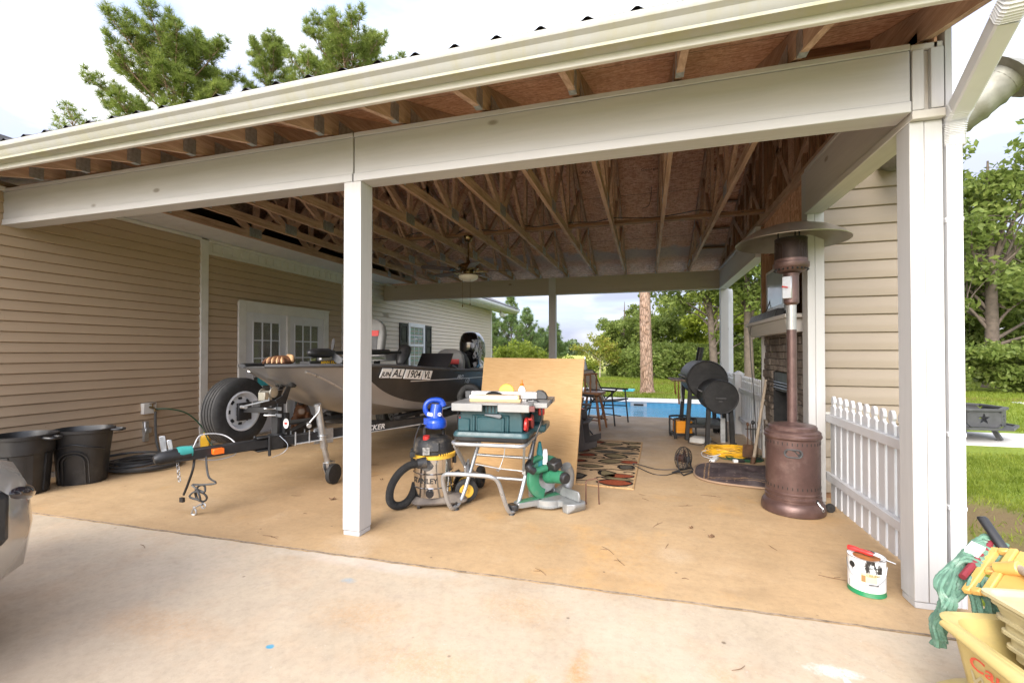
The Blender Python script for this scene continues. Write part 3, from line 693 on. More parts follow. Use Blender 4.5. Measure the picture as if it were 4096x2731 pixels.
for y0, y1 in ((2.24, YR), (YR, 9.72)):
    b = MB(); b.prism([(y0, zs(y0)), (y1, zs(y1)), (y1, zs(y1) + .012), (y0, zs(y0) + .012)], (-8, 0, 0), (0, 1, 0), (0, 0, 1), (9.43, 0, 0)); o = b.build('roof_sheathing', M['osb'], carport, smooth=0)
    if y0 > 4:
        ang = math.atan(-.374)
        n = Vector((0, math.sin(ang), -math.cos(ang)))
        for txt, px_, yy, sz in (('APA', -.86, 6.78, .085), ('RATED SHEATHING', -.56, 6.72, .03), ('24/16  EXPOSURE 1', -.50, 6.78, .03), ('Georgia-Pacific', .15, 6.85, .075), ('SIZED FOR SPACING', .62, 6.80, .03), ('APA', -2.6, 7.2, .08), ('RATED SHEATHING', -2.25, 7.15, .03), ('Georgia-Pacific', -1.55, 7.05, .075), ('7/16 PRP-108 HUD-UM-40', -1.1, 6.98, .03)):
            words('printed_stamp', txt, sz, M['inkfaint'], o, (px_, yy, zs(yy) - .0012), (PI - math.atan(.374), 0, 0), 0)
    b = MB(); xx = -8.0; prof = []
    while xx < 1.45:
        prof += [(xx, 0), (xx + .17, 0), (xx + .196, .018), (xx + .209, .018), (xx + .235, 0)]; xx += .235
    v = []
    for yq in (y0 - .02 if y0 < 4 else y0, y1 if y0 < 4 else y1 + .03):
        v += [(p[0], yq, zs(yq) + .103 + p[1]) for p in prof]
    n = len(prof); b.add(v, [(i, i + 1, i + n + 1, i + n) for i in range(n - 1)])
    ro = b.build('metal_roof', M['metalroof'], carport, smooth=0, fix=False)
    b = MB(); ye = y0 - .015 if y0 < 4 else y1 - .03; b.bx(-8, 1.44, ye, ye + .03, zs(ye) + .014, zs(ye) + .09); b.build('eave_purlin', M['metalroof'], ro, smooth=0)
b = MB(); b.bx(-8, 1.415, 2.258, 2.284, 2.708, 2.84); b.build('fascia', M['trim'], carport, bevel=.003)
M['gutter'] = None
t = NT('mildewed_gutter'); s = t.sep()
c = t.ramp(t.noise(2, t.map((1, 1, 1)), 6), [(.3, (.34, .335, .315)), (.7, (.39, .385, .365))])
st = t.ramp(t.noise(3, t.map((2.5, 1, .15)), 8, .75), [(.45, 0), (.68, .8)])
c = t.mix(st, c, (.36, .34, .24))
lowz = t.math('MULTIPLY', t.math('LESS_THAN', s[2], 2.760), t.ramp(t.noise(5, t.map((1, 1, .3)), 7, .7), [(.35, 0), (.6, .8)]))
c = t.mix(lowz, c, (.35, .34, .21))
M['gutter'] = t.out(c, .45, 0, .4)
b = MB(); b.prism([(2.256, 2.845), (2.256, 2.742), (2.205, 2.738), (2.187, 2.74), (2.184, 2.752), (2.20, 2.764), (2.186, 2.775), (2.174, 2.80), (2.152, 2.815), (2.146, 2.828), (2.146, 2.846), (2.158, 2.850), (2.17, 2.846)], (-8, 0, 0), (0, 1, 0), (0, 0, 1), (9.40, 0, 0))
gut = b.build('gutter', M['gutter'], carport, smooth=30)
# downspout, front right
def corrug(b, pts, w, d, ridge=.004, n=30):
    p = catmull(pts, 14); 
    rings = []
    for i, q in enumerate(p):
        a = p[max(0, i - 1)]; c = p[min(len(p) - 1, i + 1)]; tdir = (c - a).normalized()
        s = tdir.cross(Vector((0, .3, 1)).normalized() if abs(tdir.z) < .9 else Vector((0, 1, 0))); s = Vector((1, 0, 0)); u = s.cross(tdir).normalized(); s = tdir.cross(u)
        g = ridge if i % 2 else 0
        rings.append([q + s * (x * (w / 2 + g)) + u * (y * (d / 2 + g)) for x, y in ((-1, -.7), (-.7, -1), (.7, -1), (1, -.7), (1, .7), (.7, 1), (-.7, 1), (-1, .7))])
    b.loft(rings)
b = MB(); corrug(b, [(1.375, 2.20, 2.79), (1.375, 2.20, 2.72), (1.376, 2.235, 2.655), (1.383, 2.30, 2.62)], .085, .075)
b.loft([[Vector((1.383 + .077 * f, 2.30 + .42 * f, 2.62 - .15 * f)) + Vector((x * .042, 0, 0)) + Vector((0, .35, .94)) * (y * .038) for x, y in ((-1, -.8), (-.8, -1), (.8, -1), (1, -.8), (1, .8), (.8, 1), (-.8, 1), (-1, .8))] for f in (0, 1)])
corrug(b, [(1.46, 2.72, 2.47), (1.464, 2.775, 2.435), (1.466, 2.80, 2.37), (1.466, 2.80, 2.30)], .085, .07)
prof = []
for k in range(3):
    x0 = 1.424 + k * .021; prof += [(x0, 2.765), (x0 + .014, 2.765), (x0 + .016, 2.768), (x0 + .019, 2.768)]
prof += [(1.488, 2.765), (1.488, 2.825), (1.424, 2.825)]
b.prism(prof, (0, 0, .03), (1, 0, 0), (0, 1, 0), (0, 0, 2.28)); b.build('downspout', M['white'], carport, smooth=25)
for z in (1.92, .86, .5): b = MB(); b.bx(1.419, 1.493, 2.762, 2.83, z, z + .026); b.build('downspout_strap', M['white'], carport, bevel=.005)
b = MB(); corrug(b, [(1.50, 9.45, 2.44), (1.50, 9.40, 2.40), (1.50, 9.38, 2.3), (1.50, 9.38, 2.2)], .08, .07); b.bx(1.46, 1.54, 9.345, 9.415, 0, 2.2); b.build('downspout', M['white'], carport)
b = MB(); b.bx(-3.6, 1.326, 5.93, 6.02, 2.915, 2.953); b.build('brace', M['truss_x'], carport, smooth=0)
b = MB(); b.tube([(-3.9 + .25 * i, 5.9 + .06 * math.sin(i * 1.7), 2.93 + .035 * abs(math.sin(i * 1.25)) + (.03 if i % 3 == 0 else 0)) for i in range(21)], .006, 6, sub=4)
b.tube([(.06, 6.4, 3.5), (.05, 6.2, 3.3), (.02, 5.9, 3.1), (-.05, 5.6, 2.98)], .004, 5, sub=4); b.build('wiring', M['black'], carport)

# ------------------------------------------------------------------ outdoor fireplace with chase
fp = thing('outdoor_fireplace', 'stacked stone outdoor fireplace in a sided chimney chase', 'fireplace', (0, 0, 0))
b = MB(); siding_y(b, 4.62, 1.42, 2.30, .05, 3.9, .155, True); siding_x(b, 2.30, 4.62, 6.1, .05, 3.9, 1, .155); b.build('chase_siding', M['siding2'], fp, smooth=50, fix=False)
b = MB(); b.bx(1.66, 2.29, 4.64, 6.12, 0, 3.92); b.bx(1.425, 1.66, 4.64, 4.645, 0, 3.9); b.bx(1.402, 1.66, 4.67, 6.14, 2.462, 3.9); b.bx(1.445, 1.66, 5.8, 6.15, 0, 1.6); b.build('chase_core', M['stud'], fp, smooth=0)
b = MB(); b.bx(2.285, 2.33, 4.59, 4.64, 0, 3.9); b.build('chase_corner', M['trim'], fp)
t = NT('stacked_stone')
c = t.ramp(t.noise(3.1, detail=2), [(.3, (.11, .088, .07)), (.5, (.21, .175, .145)), (.7, (.32, .275, .23))])
c = t.mix(t.ramp(t.noise(22, detail=8, rough=.7), [(.4, .55), (.65, 0)]), c, (.075, .06, .05)); t.bump(t.noise(35, detail=8), .7, .02); M['stone'] = t.out(c, .9, 0, .25)
b = MB(); z = .02
while z < 1.47:
    h = random.choice((.045, .06, .075, .09)); h = min(h, 1.475 - z); y = 4.53 - random.random() * .1
    while y < 6.16:
        L = random.uniform(.09, .3); y0, y1 = max(y, 4.53), min(y + L, 6.16)
        y += L
        if y1 - y0 < .02: continue
        for a, c_ in (((y0, y1),) if (z > 1.06 or y1 < 4.98 or y0 > 5.76) else ((y0, 4.98), (5.76, y1))):
            if c_ - a > .015: b.box((1.40 + random.uniform(-.014, .014), (a + c_) / 2, z + h / 2), (.09, c_ - a - .004, h - .004), (random.uniform(-.01, .01), 0, random.uniform(-.05, .05)))
    z += h
b.build('stone_face', M['stone'], fp, smooth=0, bevel=.006)
b = MB(); b.bx(1.62, 1.64, 4.98, 5.76, .05, 1.06); b.bx(1.36, 1.62, 4.975, 4.985, .05, 1.06); b.bx(1.36, 1.62, 5.755, 5.765, .05, 1.06); b.bx(1.36, 1.62, 4.985, 5.755, .04, .05); b.bx(1.36, 1.62, 4.985, 5.755, 1.055, 1.065); b.build('firebox', M['blackm'], fp, smooth=0)
M['louvre'] = plain('grey_louvre_metal', (.16, .19, .21), .4, .6, var=.2)
b = MB(); b.bx(1.37, 1.38, 4.985, 5.755, .86, 1.055); 
for z in (.885, .915, .945): b.box((1.365, 5.37, z), (.03, .70, .012), (0, R(35), 0))
b.build('louvre', M['louvre'], fp, smooth=0)
b = MB(); b.bx(1.17, 1.36, 4.56, 6.28, 1.585, 1.62); b.prism([(1.23, 1.46), (1.34, 1.46), (1.34, 1.584), (1.19, 1.584), (1.20, 1.53)], (0, 4.64, 0), (1, 0, 0), (0, 0, 1), (0, 1.62, 0)); b.build('mantel', M['white_y'], fp, bevel=.004)
b = MB(); b.bx(1.34, 1.46, 4.50, 4.56, 1.475, 1.585); b.build('mantel_end', M['wood'], fp)
b = MB(); b.bx(1.61, 1.655, 4.66, 6.16, 1.62, 2.45); b.bx(1.40, 1.61, 4.66, 6.16, 2.441, 2.46); b.bx(1.44, 1.61, 6.10, 6.16, 1.622, 2.45); b.bx(1.44, 1.61, 4.645, 4.67, 1.622, 2.44); b.bx(1.43, 1.61, 4.67, 6.10, 1.621, 1.64); b.build('recess_panel', M['stud'], fp, smooth=0)
b = MB(); b.bx(1.33, 1.44, 6.13, 6.17, 1.62, 2.8); b.bx(1.33, 1.37, 4.525, 4.56, 1.63, 2.44); b.build('recess_stud', M['stud'], fp, smooth=0)
b = MB(); b.bx(1.335, 1.36, 6.171, 6.199, 0, 2.44); b.bx(1.34, 1.44, 6.17, 6.23, 0, 2.45); b.build('jamb', M['white_z'], fp)
b = MB(); b.bx(1.36, 1.40, 4.53, 6.17, 2.44, 2.82); b.build('header', M['osb'], fp, smooth=0)
b = MB()
pp = catmull([(2.0, 4.62, 2.93), (1.99, 4.2, 2.87), (2.0, 3.92, 2.86), (2.10, 3.84, 2.93), (2.24, 3.80, 3.06)], 7)
b.tube(pp, [.118 + (.008 if i % 4 == 2 else 0) for i in range(len(pp))], 20)
d = (pp[-1] - pp[-2]).normalized(); e = pp[-1]
b.tube([e, e + d * .04, e + d * .05, e + d * .16], [.12, .12, .19, .03], 20)
M['agedgalv'] = plain('aged_galvanised_flue', (.24, .235, .20), .6, .45, var=.25, vs=9, dirt=(.12, .10, .05), dirt_amt=.6)
b.build('flue_pipe', M['agedgalv'], fp, smooth=50)

# ------------------------------------------------------------------ picket fences
def picket_mesh():
    b = MB(); w, d = .044, .011
    b.prism([(-w, 0), (w, 0), (w, .80), (.018, .815), (.018, .828), (.031, .842), (.029, .868), (.012, .893), (-.012, .893), (-.029, .868), (-.031, .842), (-.018, .828), (-.018, .815), (-w, .80)], (-d, 0, 0), (0, 1, 0), (0, 0, 1), (2 * d, 0, 0))
    return b
def fence(label, x, y0, y1, step, rails, name='picket_fence'):
    f = thing(name, label, 'fence', (x, (y0 + y1) / 2, 0), group='white picket fence panels')
    p0 = None; y = y0 + step / 2
    while y < y1:
        if p0 is None: p0 = picket_mesh().build('picket', M['white'], f, smooth=0, bevel=.003); o = p0
        else: o = p0.copy(); COL.objects.link(o); o.parent = f
        o.location = (.028, y - (y0 + y1) / 2, .02); y += step
    for z in rails:
        b = MB(); b.bx(-.022, .016, y0 - (y0 + y1) / 2, y1 - (y0 + y1) / 2, z, z + .062); b.build('rail', M['white'], f, bevel=.003)
    return f
f1 = fence('white picket fence panel between the front corner post and the fireplace', 1.445, 2.90, 4.44, .117, (.70, .215))
b = MB(); b.bx(-.04, .03, .74, .775, .69, .775); b.build('rail_bracket', M['trim'], f1, bevel=.003)
f2 = fence('white picket fence panel behind the fireplace beside the black smoker', 1.385, 6.24, 9.18, .117, (.66, .215))
b = MB(); b.bx(-.075, .055, .12, .25, 0, .92); b.bx(-.085, .065, .11, .26, .92, .94); b.prism([(-.08, .94), (.06, .94), (-.01, .985)], (0, .115, 0), (1, 0, 0), (0, 0, 1), (0, .14, 0)); b.build('fence_post', M['white'], f2, bevel=.004)
# ------------------------------------------------------------------ bins and hose by the wall
def rrect(w, d, r, n=5, z=0, c=(0, 0)):
    out = []
    for sx, sy, a0 in ((1, 1, 0), (-1, 1, 90), (-1, -1, 180), (1, -1, 270)):
        for k in range(n + 1):
            a = R(a0 + 90 * k / n); out.append((c[0] + sx * (w / 2 - r) + r * math.cos(a), c[1] + sy * (d / 2 - r) + r * math.sin(a), z))
    return out
def bin_(label, loc, rz, arch):
    o = thing('trash_can', label, 'trash can', loc, rz, 'black trash cans by the house wall')
    b = MB(); rings = []
    if arch: prof = [(.345, .30, 0), (.36, .31, .012), (.40, .35, .30), (.425, .375, .42), (.445, .39, .49), (.475, .42, .495), (.48, .425, .52), (.455, .40, .525), (.43, .375, .49), (.34, .30, .03)]
    else: prof = [(.32, .32, 0), (.335, .335, .012), (.375, .375, .36), (.405, .405, .37), (.415, .415, .50), (.45, .45, .505), (.455, .455, .53), (.43, .43, .535), (.41, .41, .5), (.31, .31, .03)]
    for w_, d_, z in prof: rings.append(rrect(w_, d_, min(w_, d_) * .42, 7, z))
    b.loft(rings); 
    if arch:
        for s_ in (.115, .085):
            pts = []
            for k in range(15):
                a = PI * k / 14; zz = .10 + (.20 + .0 * s_) * 1 if False else 0
                x_ = s_ * math.cos(a); z_ = .22 + s_ * .9 * math.sin(a); pts.append((x_, -(.150 + .063 * z_ / .5) - .002, z_))
            pts = [(s_, -.155, .02)] + pts + [(-s_, -.155, .02)]
            b.tube(pts, .007, 6)
        b.tube([(-.21, -.10, .33), (-.12, -.175, .36), (0, -.192, .39), (.12, -.175, .36), (.21, -.10, .33)], .008, 6, sub=4)
    else:
        for k in range(8):
            a = 2 * PI * k / 8 + .2; b.bar((.165 * math.cos(a), .165 * math.sin(a), .02), (.187 * math.cos(a), .187 * math.sin(a), .36), .05, .03, (math.cos(a), math.sin(a), 0))
    b.build('bin_body', M['black'], o, smooth=45)
    for s_ in (1, -1):
        b = MB(); x_ = .235 if arch else .22; b.tube([(s_ * x_, -.05, .505), (s_ * (x_ + .075), -.045, .50), (s_ * (x_ + .085), 0, .498), (s_ * (x_ + .075), .045, .50), (s_ * x_, .05, .505)], .013, 8, sub=4); b.build('handle', M['black'], o)
    return o
bin_('black round ribbed trash can, partly hidden by the parked car', (-5.44, 2.70, 0), R(20), False)
bin_('black trash can with an arched panel, beside the coiled hose', (-5.36, 3.12, 0), R(38), True)
b = MB(); pts = []
for k in range(150):
    a = k * .30; rr = .29 + .05 * math.sin(a * .37) + .02 * math.sin(a * 1.9)
    pts.append((-5.40 + rr * 1.0 * math.cos(a) + .1 * math.sin(a * .11), 3.68 + rr * .9 * math.sin(a), .016 + .075 * (k / 150) + .02 * math.sin(a * .5)))
pts += [(-5.55, 4.0, .08), (-5.68, 4.05, .2), (-5.70, 4.05, .45), (-5.70, 4.05, .56)]
b.tube(pts, .0135, 7, sub=2)
tag(b.build('garden_hose', M['hose']), 'coiled grey garden hose on the floor below the wall tap', 'hose')
b = MB(); b.tube([(-5.72, 4.06, .59), (-5.62, 4.16, .58), (-5.55, 4.34, .50), (-5.5, 4.5, .30), (-5.45, 4.55, .12), (-5.3, 4.6, .012), (-4.9, 4.75, .01)], .008, 7, sub=5)
M['dgreen'] = plain('dark_green_hose', (.015, .07, .035), .4, var=.2)
tag(b.build('thin_hose', M['dgreen']), 'thin dark green hose arching from the wall tap', 'hose')
o = thing('oil_bottle', 'yellow bottle with a green cap by the white wall trim', 'bottle', (-5.55, 4.58, 0), R(30))
b = MB(); b.loft([rrect(w_, d_, .015, 4, z) for w_, d_, z in ((.10, .06, 0), (.105, .065, .01), (.105, .065, .15), (.09, .06, .19), (.04, .04, .215), (.035, .035, .235))]); b.build('bottle_body', M['yellow'], o)
b = MB(); b.cyl((0, 0, .23), (0, 0, .275), .02); b.build('cap', plain('green_cap', (.01, .30, .05), .4), o)

# ------------------------------------------------------------------ boat trailer
tr = thing('boat_trailer', 'black boat trailer with a folding tongue, winch post and jack wheel', 'trailer', (0, 0, 0))
def sq(b, p, q, w=.08, h=.08): b.bar(p, q, w, h)
zt = .48
b = MB(); sq(b, (-3.47, 2.60, zt), (-3.165, 3.36, zt)); b.build('tongue', M['blackm'], tr, bevel=.006)
b = MB()
sq(b, (-3.17, 3.35, zt), (-2.545, 4.88, zt)); sq(b, (-2.545, 4.84, zt), (-2.46, 8.0, zt)); sq(b, (-3.21, 3.40, zt + .001), (-3.95, 5.0, zt + .001)); sq(b, (-3.95, 4.96, zt), (-4.05, 8.0, zt))
for y, x0, x1 in ((4.9, -3.92, -2.56), (6.1, -3.98, -2.52), (7.6, -4.0, -2.5)): sq(b, (x0, y, zt - .07), (x1, y, zt - .07), .06, .06)
b.build('frame', M['blackm'], tr, bevel=.005)
b = MB(); b.bar((-3.10, 3.438, zt - .0385), (-2.52, 4.858, zt - .0385), .084, .004); b.build('pinstripe', M['silverink'], tr, smooth=0)
dirv = Vector((.385, .923, 0)); ang = math.atan2(.923, .385)
words('lettering', 'TRACKER', .075, M['silverink'], tr, Vector((-2.80, 4.12, zt + .008)) + Vector((.923, -.385, 0)) * .042, (PI / 2, 0, ang), .0005, .25, 1.12, .0015)
for x_, s_ in ((-2.80, 1), (-3.75, -1)):
    b = MB(); b.box((x_, 6.4, .515), (.09, 3.4, .05)); b.box((x_ - s_ * .0, 5.2, .46), (.05, .06, .06)); b.build('bunk', M['rubber'], tr, bevel=.01)
# coupler
b = MB(); b.tube([(-3.515, 2.49, zt - .005), (-3.505, 2.515, zt), (-3.49, 2.56, zt + .005), (-3.46, 2.63, zt + .01), (-3.43, 2.70, zt + .005)], [.028, .046, .05, .053, .05], 14); b.build('coupler', M['blackm'], tr)
b = MB(); b.tube([(-3.462, 2.625, zt + .018), (-3.45, 2.65, zt + .02), (-3.425, 2.71, zt + .018)], [.05, .052, .046], 14); b.build('teal_wrap', plain('teal_cloth', (.03, .24, .22), .8, var=.3), tr)
b = MB(); b.bar((-3.53, 2.58, zt + .02), (-3.545, 2.57, zt + .16), .012, .04); b.bar((-3.49, 2.60, zt + .04), (-3.50, 2.59, zt + .13), .01, .03); b.build('latch', M['galv'], tr, bevel=.003)
b = MB(); b.bar((-3.34, 2.81, zt + .005) , (-3.31, 2.88, zt + .005), .092, .042); b.M = Matrix(); b.build('reflector', M['orange'], tr, bevel=.002)
b = MB(); b.box((-3.19, 3.30, zt - .005), (.115, .10, .115), (0, 0, ang)); b.box((-3.22, 3.22, zt + .055), (.10, .16, .014), (0, 0, ang - PI / 2)); b.box((-3.22, 3.22, zt - .055), (.10, .16, .014), (0, 0, ang - PI / 2)); b.cyl((-3.17, 3.22, zt - .11), (-3.17, 3.22, zt + .07), .012)
for q in ((-3.25, 3.14), (-3.12, 3.36)): b.cyl((q[0], q[1], zt + .05), (q[0], q[1], zt + .075), .012, n=6)
b.build('tongue_hinge', M['blackm'], tr, bevel=.004)
b = MB()
for f in (0, .13): 
    p = Vector((-3.12, 3.44, 0)) + dirv * f; n_ = Vector((.923, -.385, 0)) * .046
    b = MB(); b.tube([p - n_ + Vector((0, 0, zt + .07)), p - n_ + Vector((0, 0, zt - .05)), p + n_ + Vector((0, 0, zt - .05)), p + n_ + Vector((0, 0, zt + .07))], .007, 6); b.build('u_bolt', M['galv'], tr)
b = MB()
b.tube([(-3.12, 3.28, zt + .06), (-3.05, 3.30, zt - .02), (-3.06, 3.26, zt - .08), (-3.14, 3.22, zt - .12)], .003, 5, sub=5)
b.build('pin_cable', M['galv'], tr)
# winch post
b = MB(); b.box((-3.24, 3.38, .665), (.075, .075, .30)); b.box((-3.24, 3.38, .53), (.12, .12, .02)); b.box((-3.19, 3.42, .62), (.05, .06, .20)); b.build('winch_post', M['blackm'], tr, bevel=.005)
b = MB()
for z in (.71, .77):
    b.cyl((-3.30, 3.29, z), (-3.20, 3.32, z), .008, n=6); b.box((-3.19, 3.335, z), (.10, .012, .028), (0, 0, R(-20)))
b.build('clamp_bolts', M['galv'], tr)
b = MB(); b.box((-3.255, 3.31, .825), (.085, .30, .05)); 
for s_ in (-1, 1): b.prism([(3.34, .80), (3.45, .80), (3.52, .97), (3.475, .985), (3.41, .88), (3.32, .85)], (-3.262 + s_ * .04, 0, 0), (0, 1, 0), (0, 0, 1), (.014, 0, 0))
b.build('winch_arm', M['blackm'], tr, bevel=.004)
for s_ in (-1, 1): b = MB(); b.lathe([(.022, -.045), (.038, -.038), (.042, -.01), (.034, .0), (.042, .012), (.038, .038), (.022, .045)], 16, (-3.255 + s_ * .058, 3.495, .985), ax='x'); b.build('bow_roller', M['rubber'], tr)
b = MB(); b.box((-3.27, 3.27, .885), (.075, .085, .075)); b.lathe([(.04, -.006), (.046, -.005), (.05, -.003), (.05, .003), (.046, .005), (.04, .006)], 28, (-3.225, 3.32, .915), ax='x'); b.lathe([(.038, -.004), (.042, -.003), (.042, .003), (.038, .004)], 24, (-3.33, 3.30, .91), ax='x'); b.cyl((-3.33, 3.30, .91), (-3.22, 3.30, .91), .022); b.build('winch', plain('zinc_winch', (.34, .32, .27), .4, .7, var=.2, dirt=(.2, .15, .1), dirt_amt=.4), tr, bevel=.003)
b = MB(); b.tube([(-3.20, 3.24, .87), (-3.16, 3.20, .86), (-3.27, 3.02, .82)], .008, 6); b.cyl((-3.27, 3.02, .82), (-3.20, 3.0, .82), .014); b.tube([(-3.27, 3.33, .93), (-3.26, 3.62, .925)], .004, 5); b.build('winch_handle', M['galv'], tr)
b = MB(); b.lathe([(.0, 0), (.034, 0), (.034, .002), (.0, .002)], 24, (0, 0, 0), 1, 1.35); st = b.build('sticker', M['paper'], tr); st.location = (-3.155, 3.392, .63); st.rotation_euler = (R(90), 0, R(10)); st.scale = (.75, 1, 1)
b = MB(); b.lathe([(.0, 0), (.024, 0), (.024, .001), (.0, .001)], 20, (0, 0, .003), 1, .45); s2 = b.build('sticker_band', M['red'], st)
# spare wheel
def wheel(parent, name, c, R_, wd, rr, ax='x', rimmat='white', spokes=8):
    b = MB(); prof = [(rr, -wd * .42), (rr + .02, -wd * .48), (R_ * .86, -wd * .5), (R_ * .96, -wd * .43), (R_, -wd * .36)]
    for k in range(4):
        x_ = -wd * .30 + k * wd * .17; prof += [(R_, x_), (R_ - .008, x_ + .002), (R_ - .008, x_ + .008), (R_, x_ + .010)]
    prof += [(R_, wd * .36), (R_ * .96, wd * .43), (R_ * .86, wd * .5), (rr + .02, wd * .48), (rr, wd * .42)]
    b.lathe(prof, 48, c, ax=ax, cap=False); o = b.build(name, M['rubber'], parent, smooth=35)
    b = MB(); b.lathe([(rr + .004, -wd * .45), (rr + .004, wd * .47), (rr - .012, wd * .48), (rr - .03, wd * .30), (rr - .045, wd * .18), (.065, wd * .27), (.05, wd * .27), (.045, wd * .12), (0, wd * .12)], 40, c, ax=ax, cap=False)
    b.mat(1)
    for k in range(spokes):
        a = 2 * PI * k / spokes; q = Vector((wd * .215, (rr - .062) * math.cos(a), (rr - .062) * math.sin(a)))
        if ax == 'x': b.box(Vector(c) + q, (.012, .022, .034), (a, 0, 0))
    for k in range(5):
        a = 2 * PI * k / 5; q = Vector((wd * .26, .052 * math.cos(a), .052 * math.sin(a)))
        if ax == 'x': b.box(Vector(c) + q, (.014, .014, .014), (a, 0, 0))
    b.build('rim', [M['white'] if rimmat == 'white' else M['galv'], M['ink']], o, smooth=35)
    return o
wheel(tr, 'spare_wheel', (-3.66, 3.33, .735), .305, .185, .178)
b = MB(); b.box((-3.55, 3.31, .735), (.03, .14, .16)); b.bar((-3.55, 3.31, .75), (-3.26, 3.37, .75), .05, .05); b.cyl((-3.54, 3.26, .77), (-3.52, 3.26, .77), .015, n=6); b.build('spare_bracket', M['blackm'], tr, bevel=.003)
for x_, s_ in ((-2.34, 1), (-4.16, -1)):
    wo = wheel(tr, 'trailer_wheel', (x_, 6.75, .30), .30, .18, .165)
    b = MB(); n = 14; pr = [(6.75 + .40 * math.cos(PI * k / n), .42 + .30 * math.sin(PI * k / n) * .85) for k in range(n + 1)]
    pr = pr + [(6.75 + .385 * math.cos(PI * k / n), .42 + .29 * math.sin(PI * k / n) * .85 - .005) for k in range(n, -1, -1)]
    b.prism(pr, (x_ - .13, 0, 0), (0, 1, 0), (0, 0, 1), (.26, 0, 0)); b.build('fender', M['blackm'], tr, smooth=30)
b = MB(); b.bar((-3.85, 4.0, .50), (-3.35, 5.2, .50), .22, .02); b.build('step_pad', M['rubber'], tr)
# jack
b = MB(); b.cyl((-3.0, 3.62, .77), (-2.983, 3.69, .36), .034); b.cyl((-2.985, 3.68, .40), (-2.972, 3.745, .16), .026); b.cyl((-3.0, 3.62, .765), (-3.001, 3.615, .785), .036)
b.tube([(-2.97, 3.61, .77), (-2.965, 3.60, .72), (-3.05, 3.58, .62), (-3.06, 3.56, .60)], .009, 6); b.cyl((-3.07, 3.58, .60), (-3.02, 3.53, .59), .022)
b.box((-3.02, 3.68, .475), (.012, .13, .15), (0, 0, R(-22))); b.box((-2.955, 3.70, .475), (.012, .12, .14), (0, 0, R(-22))); b.torus((-2.985, 3.67, .48), .04, .008, 18, 6)
b.build('jack', M['galv'], tr, bevel=.003)
b = MB(); b.prism([(3.70, .21), (3.80, .21), (3.80, .15), (3.77, .08), (3.74, .08), (3.70, .17)], (-3.005, 0, 0), (0, 1, 0), (0, 0, 1), (.006, 0, 0)); b.prism([(3.70, .21), (3.80, .21), (3.80, .15), (3.77, .08), (3.74, .08), (3.70, .17)], (-2.945, 0, 0), (0, 1, 0), (0, 0, 1), (.006, 0, 0)); b.bx(-3.005, -2.94, 3.70, 3.80, .205, .215); b.build('jack_fork', M['galv'], tr)
b = MB(); b.lathe([(.03, -.025), (.07, -.022), (.095, -.02), (.095, .02), (.07, .022), (.03, .025)], 28, (-2.93, 3.76, .097), ax='x'); b.build('jack_wheel', M['rubber'], tr)
# chains and plug
b = MB(); b.tube([(-3.42, 2.73, .44), (-3.41, 2.71, .36), (-3.45, 2.70, .24), (-3.49, 2.70, .16)], .009, 7, sub=5); b.box((-3.505, 2.70, .12), (.035, .02, .035)); b.build('light_plug', M['black'], tr)
b = MB(); pts = [(-3.36, 2.78, .45), (-3.33, 2.76, .38), (-3.28, 2.74, .30), (-3.22, 2.75, .26), (-3.34, 2.72, .245), (-3.42, 2.71, .24)]
for k in range(26):
    a = k * .62; pts.append((-3.36 + .05 * math.cos(a) + .01 * math.sin(k), 2.72 + .03 * math.sin(a * .7), .19 + .05 * math.sin(a) - k * .002))
pts += [(-3.33, 2.72, .12), (-3.32, 2.72, .09)]
b.tube(pts, .0075, 6, sub=3); b.build('safety_cable', M['hose'], tr)
b = MB(); b.tube([(-3.32, 2.72, .10), (-3.345, 2.72, .09), (-3.40, 2.72, .06), (-3.42, 2.72, .04), (-3.43, 2.72, .012), (-3.405, 2.725, .006), (-3.39, 2.725, .03), (-3.41, 2.72, .07)], .007, 6, sub=4); b.torus((-3.31, 2.72, .085), .02, .005, 14, 6, (R(90), 0, 0)); b.build('cable_hook', M['galv'], tr)
b = MB()
for k in range(9): b.torus((-3.47 - .002 * k, 2.63 + .004 * k, .46 - .022 * k), .011, .0035, 10, 5, (R(90), 0, R(90) * (k % 2)))
b.build('lock_chain', M['galv'], tr)
b = MB(); b.tube([(-3.45, 2.74, zt + .04), (-3.5, 2.85, zt + .12), (-3.45, 3.0, zt + .10), (-3.36, 3.05, zt + .02), (-3.33, 3.02, zt - .06), (-3.38, 2.88, zt - .08), (-3.42, 2.76, zt - .05)], .005, 6, sub=6); b.build('white_wire', M['white'], tr)
# low round black pan shape lying on the floor
b = MB(); b.lathe([(0, .003), (.40, .003), (.42, .015), (.42, .045), (.40, .05), (.36, .03), (0, .025)], 36, (-5.05, 5.0, 0), 1, .8); tag(b.build('black_pan', M['black']), 'low round black pan on the floor behind the trailer tongue', 'pan')

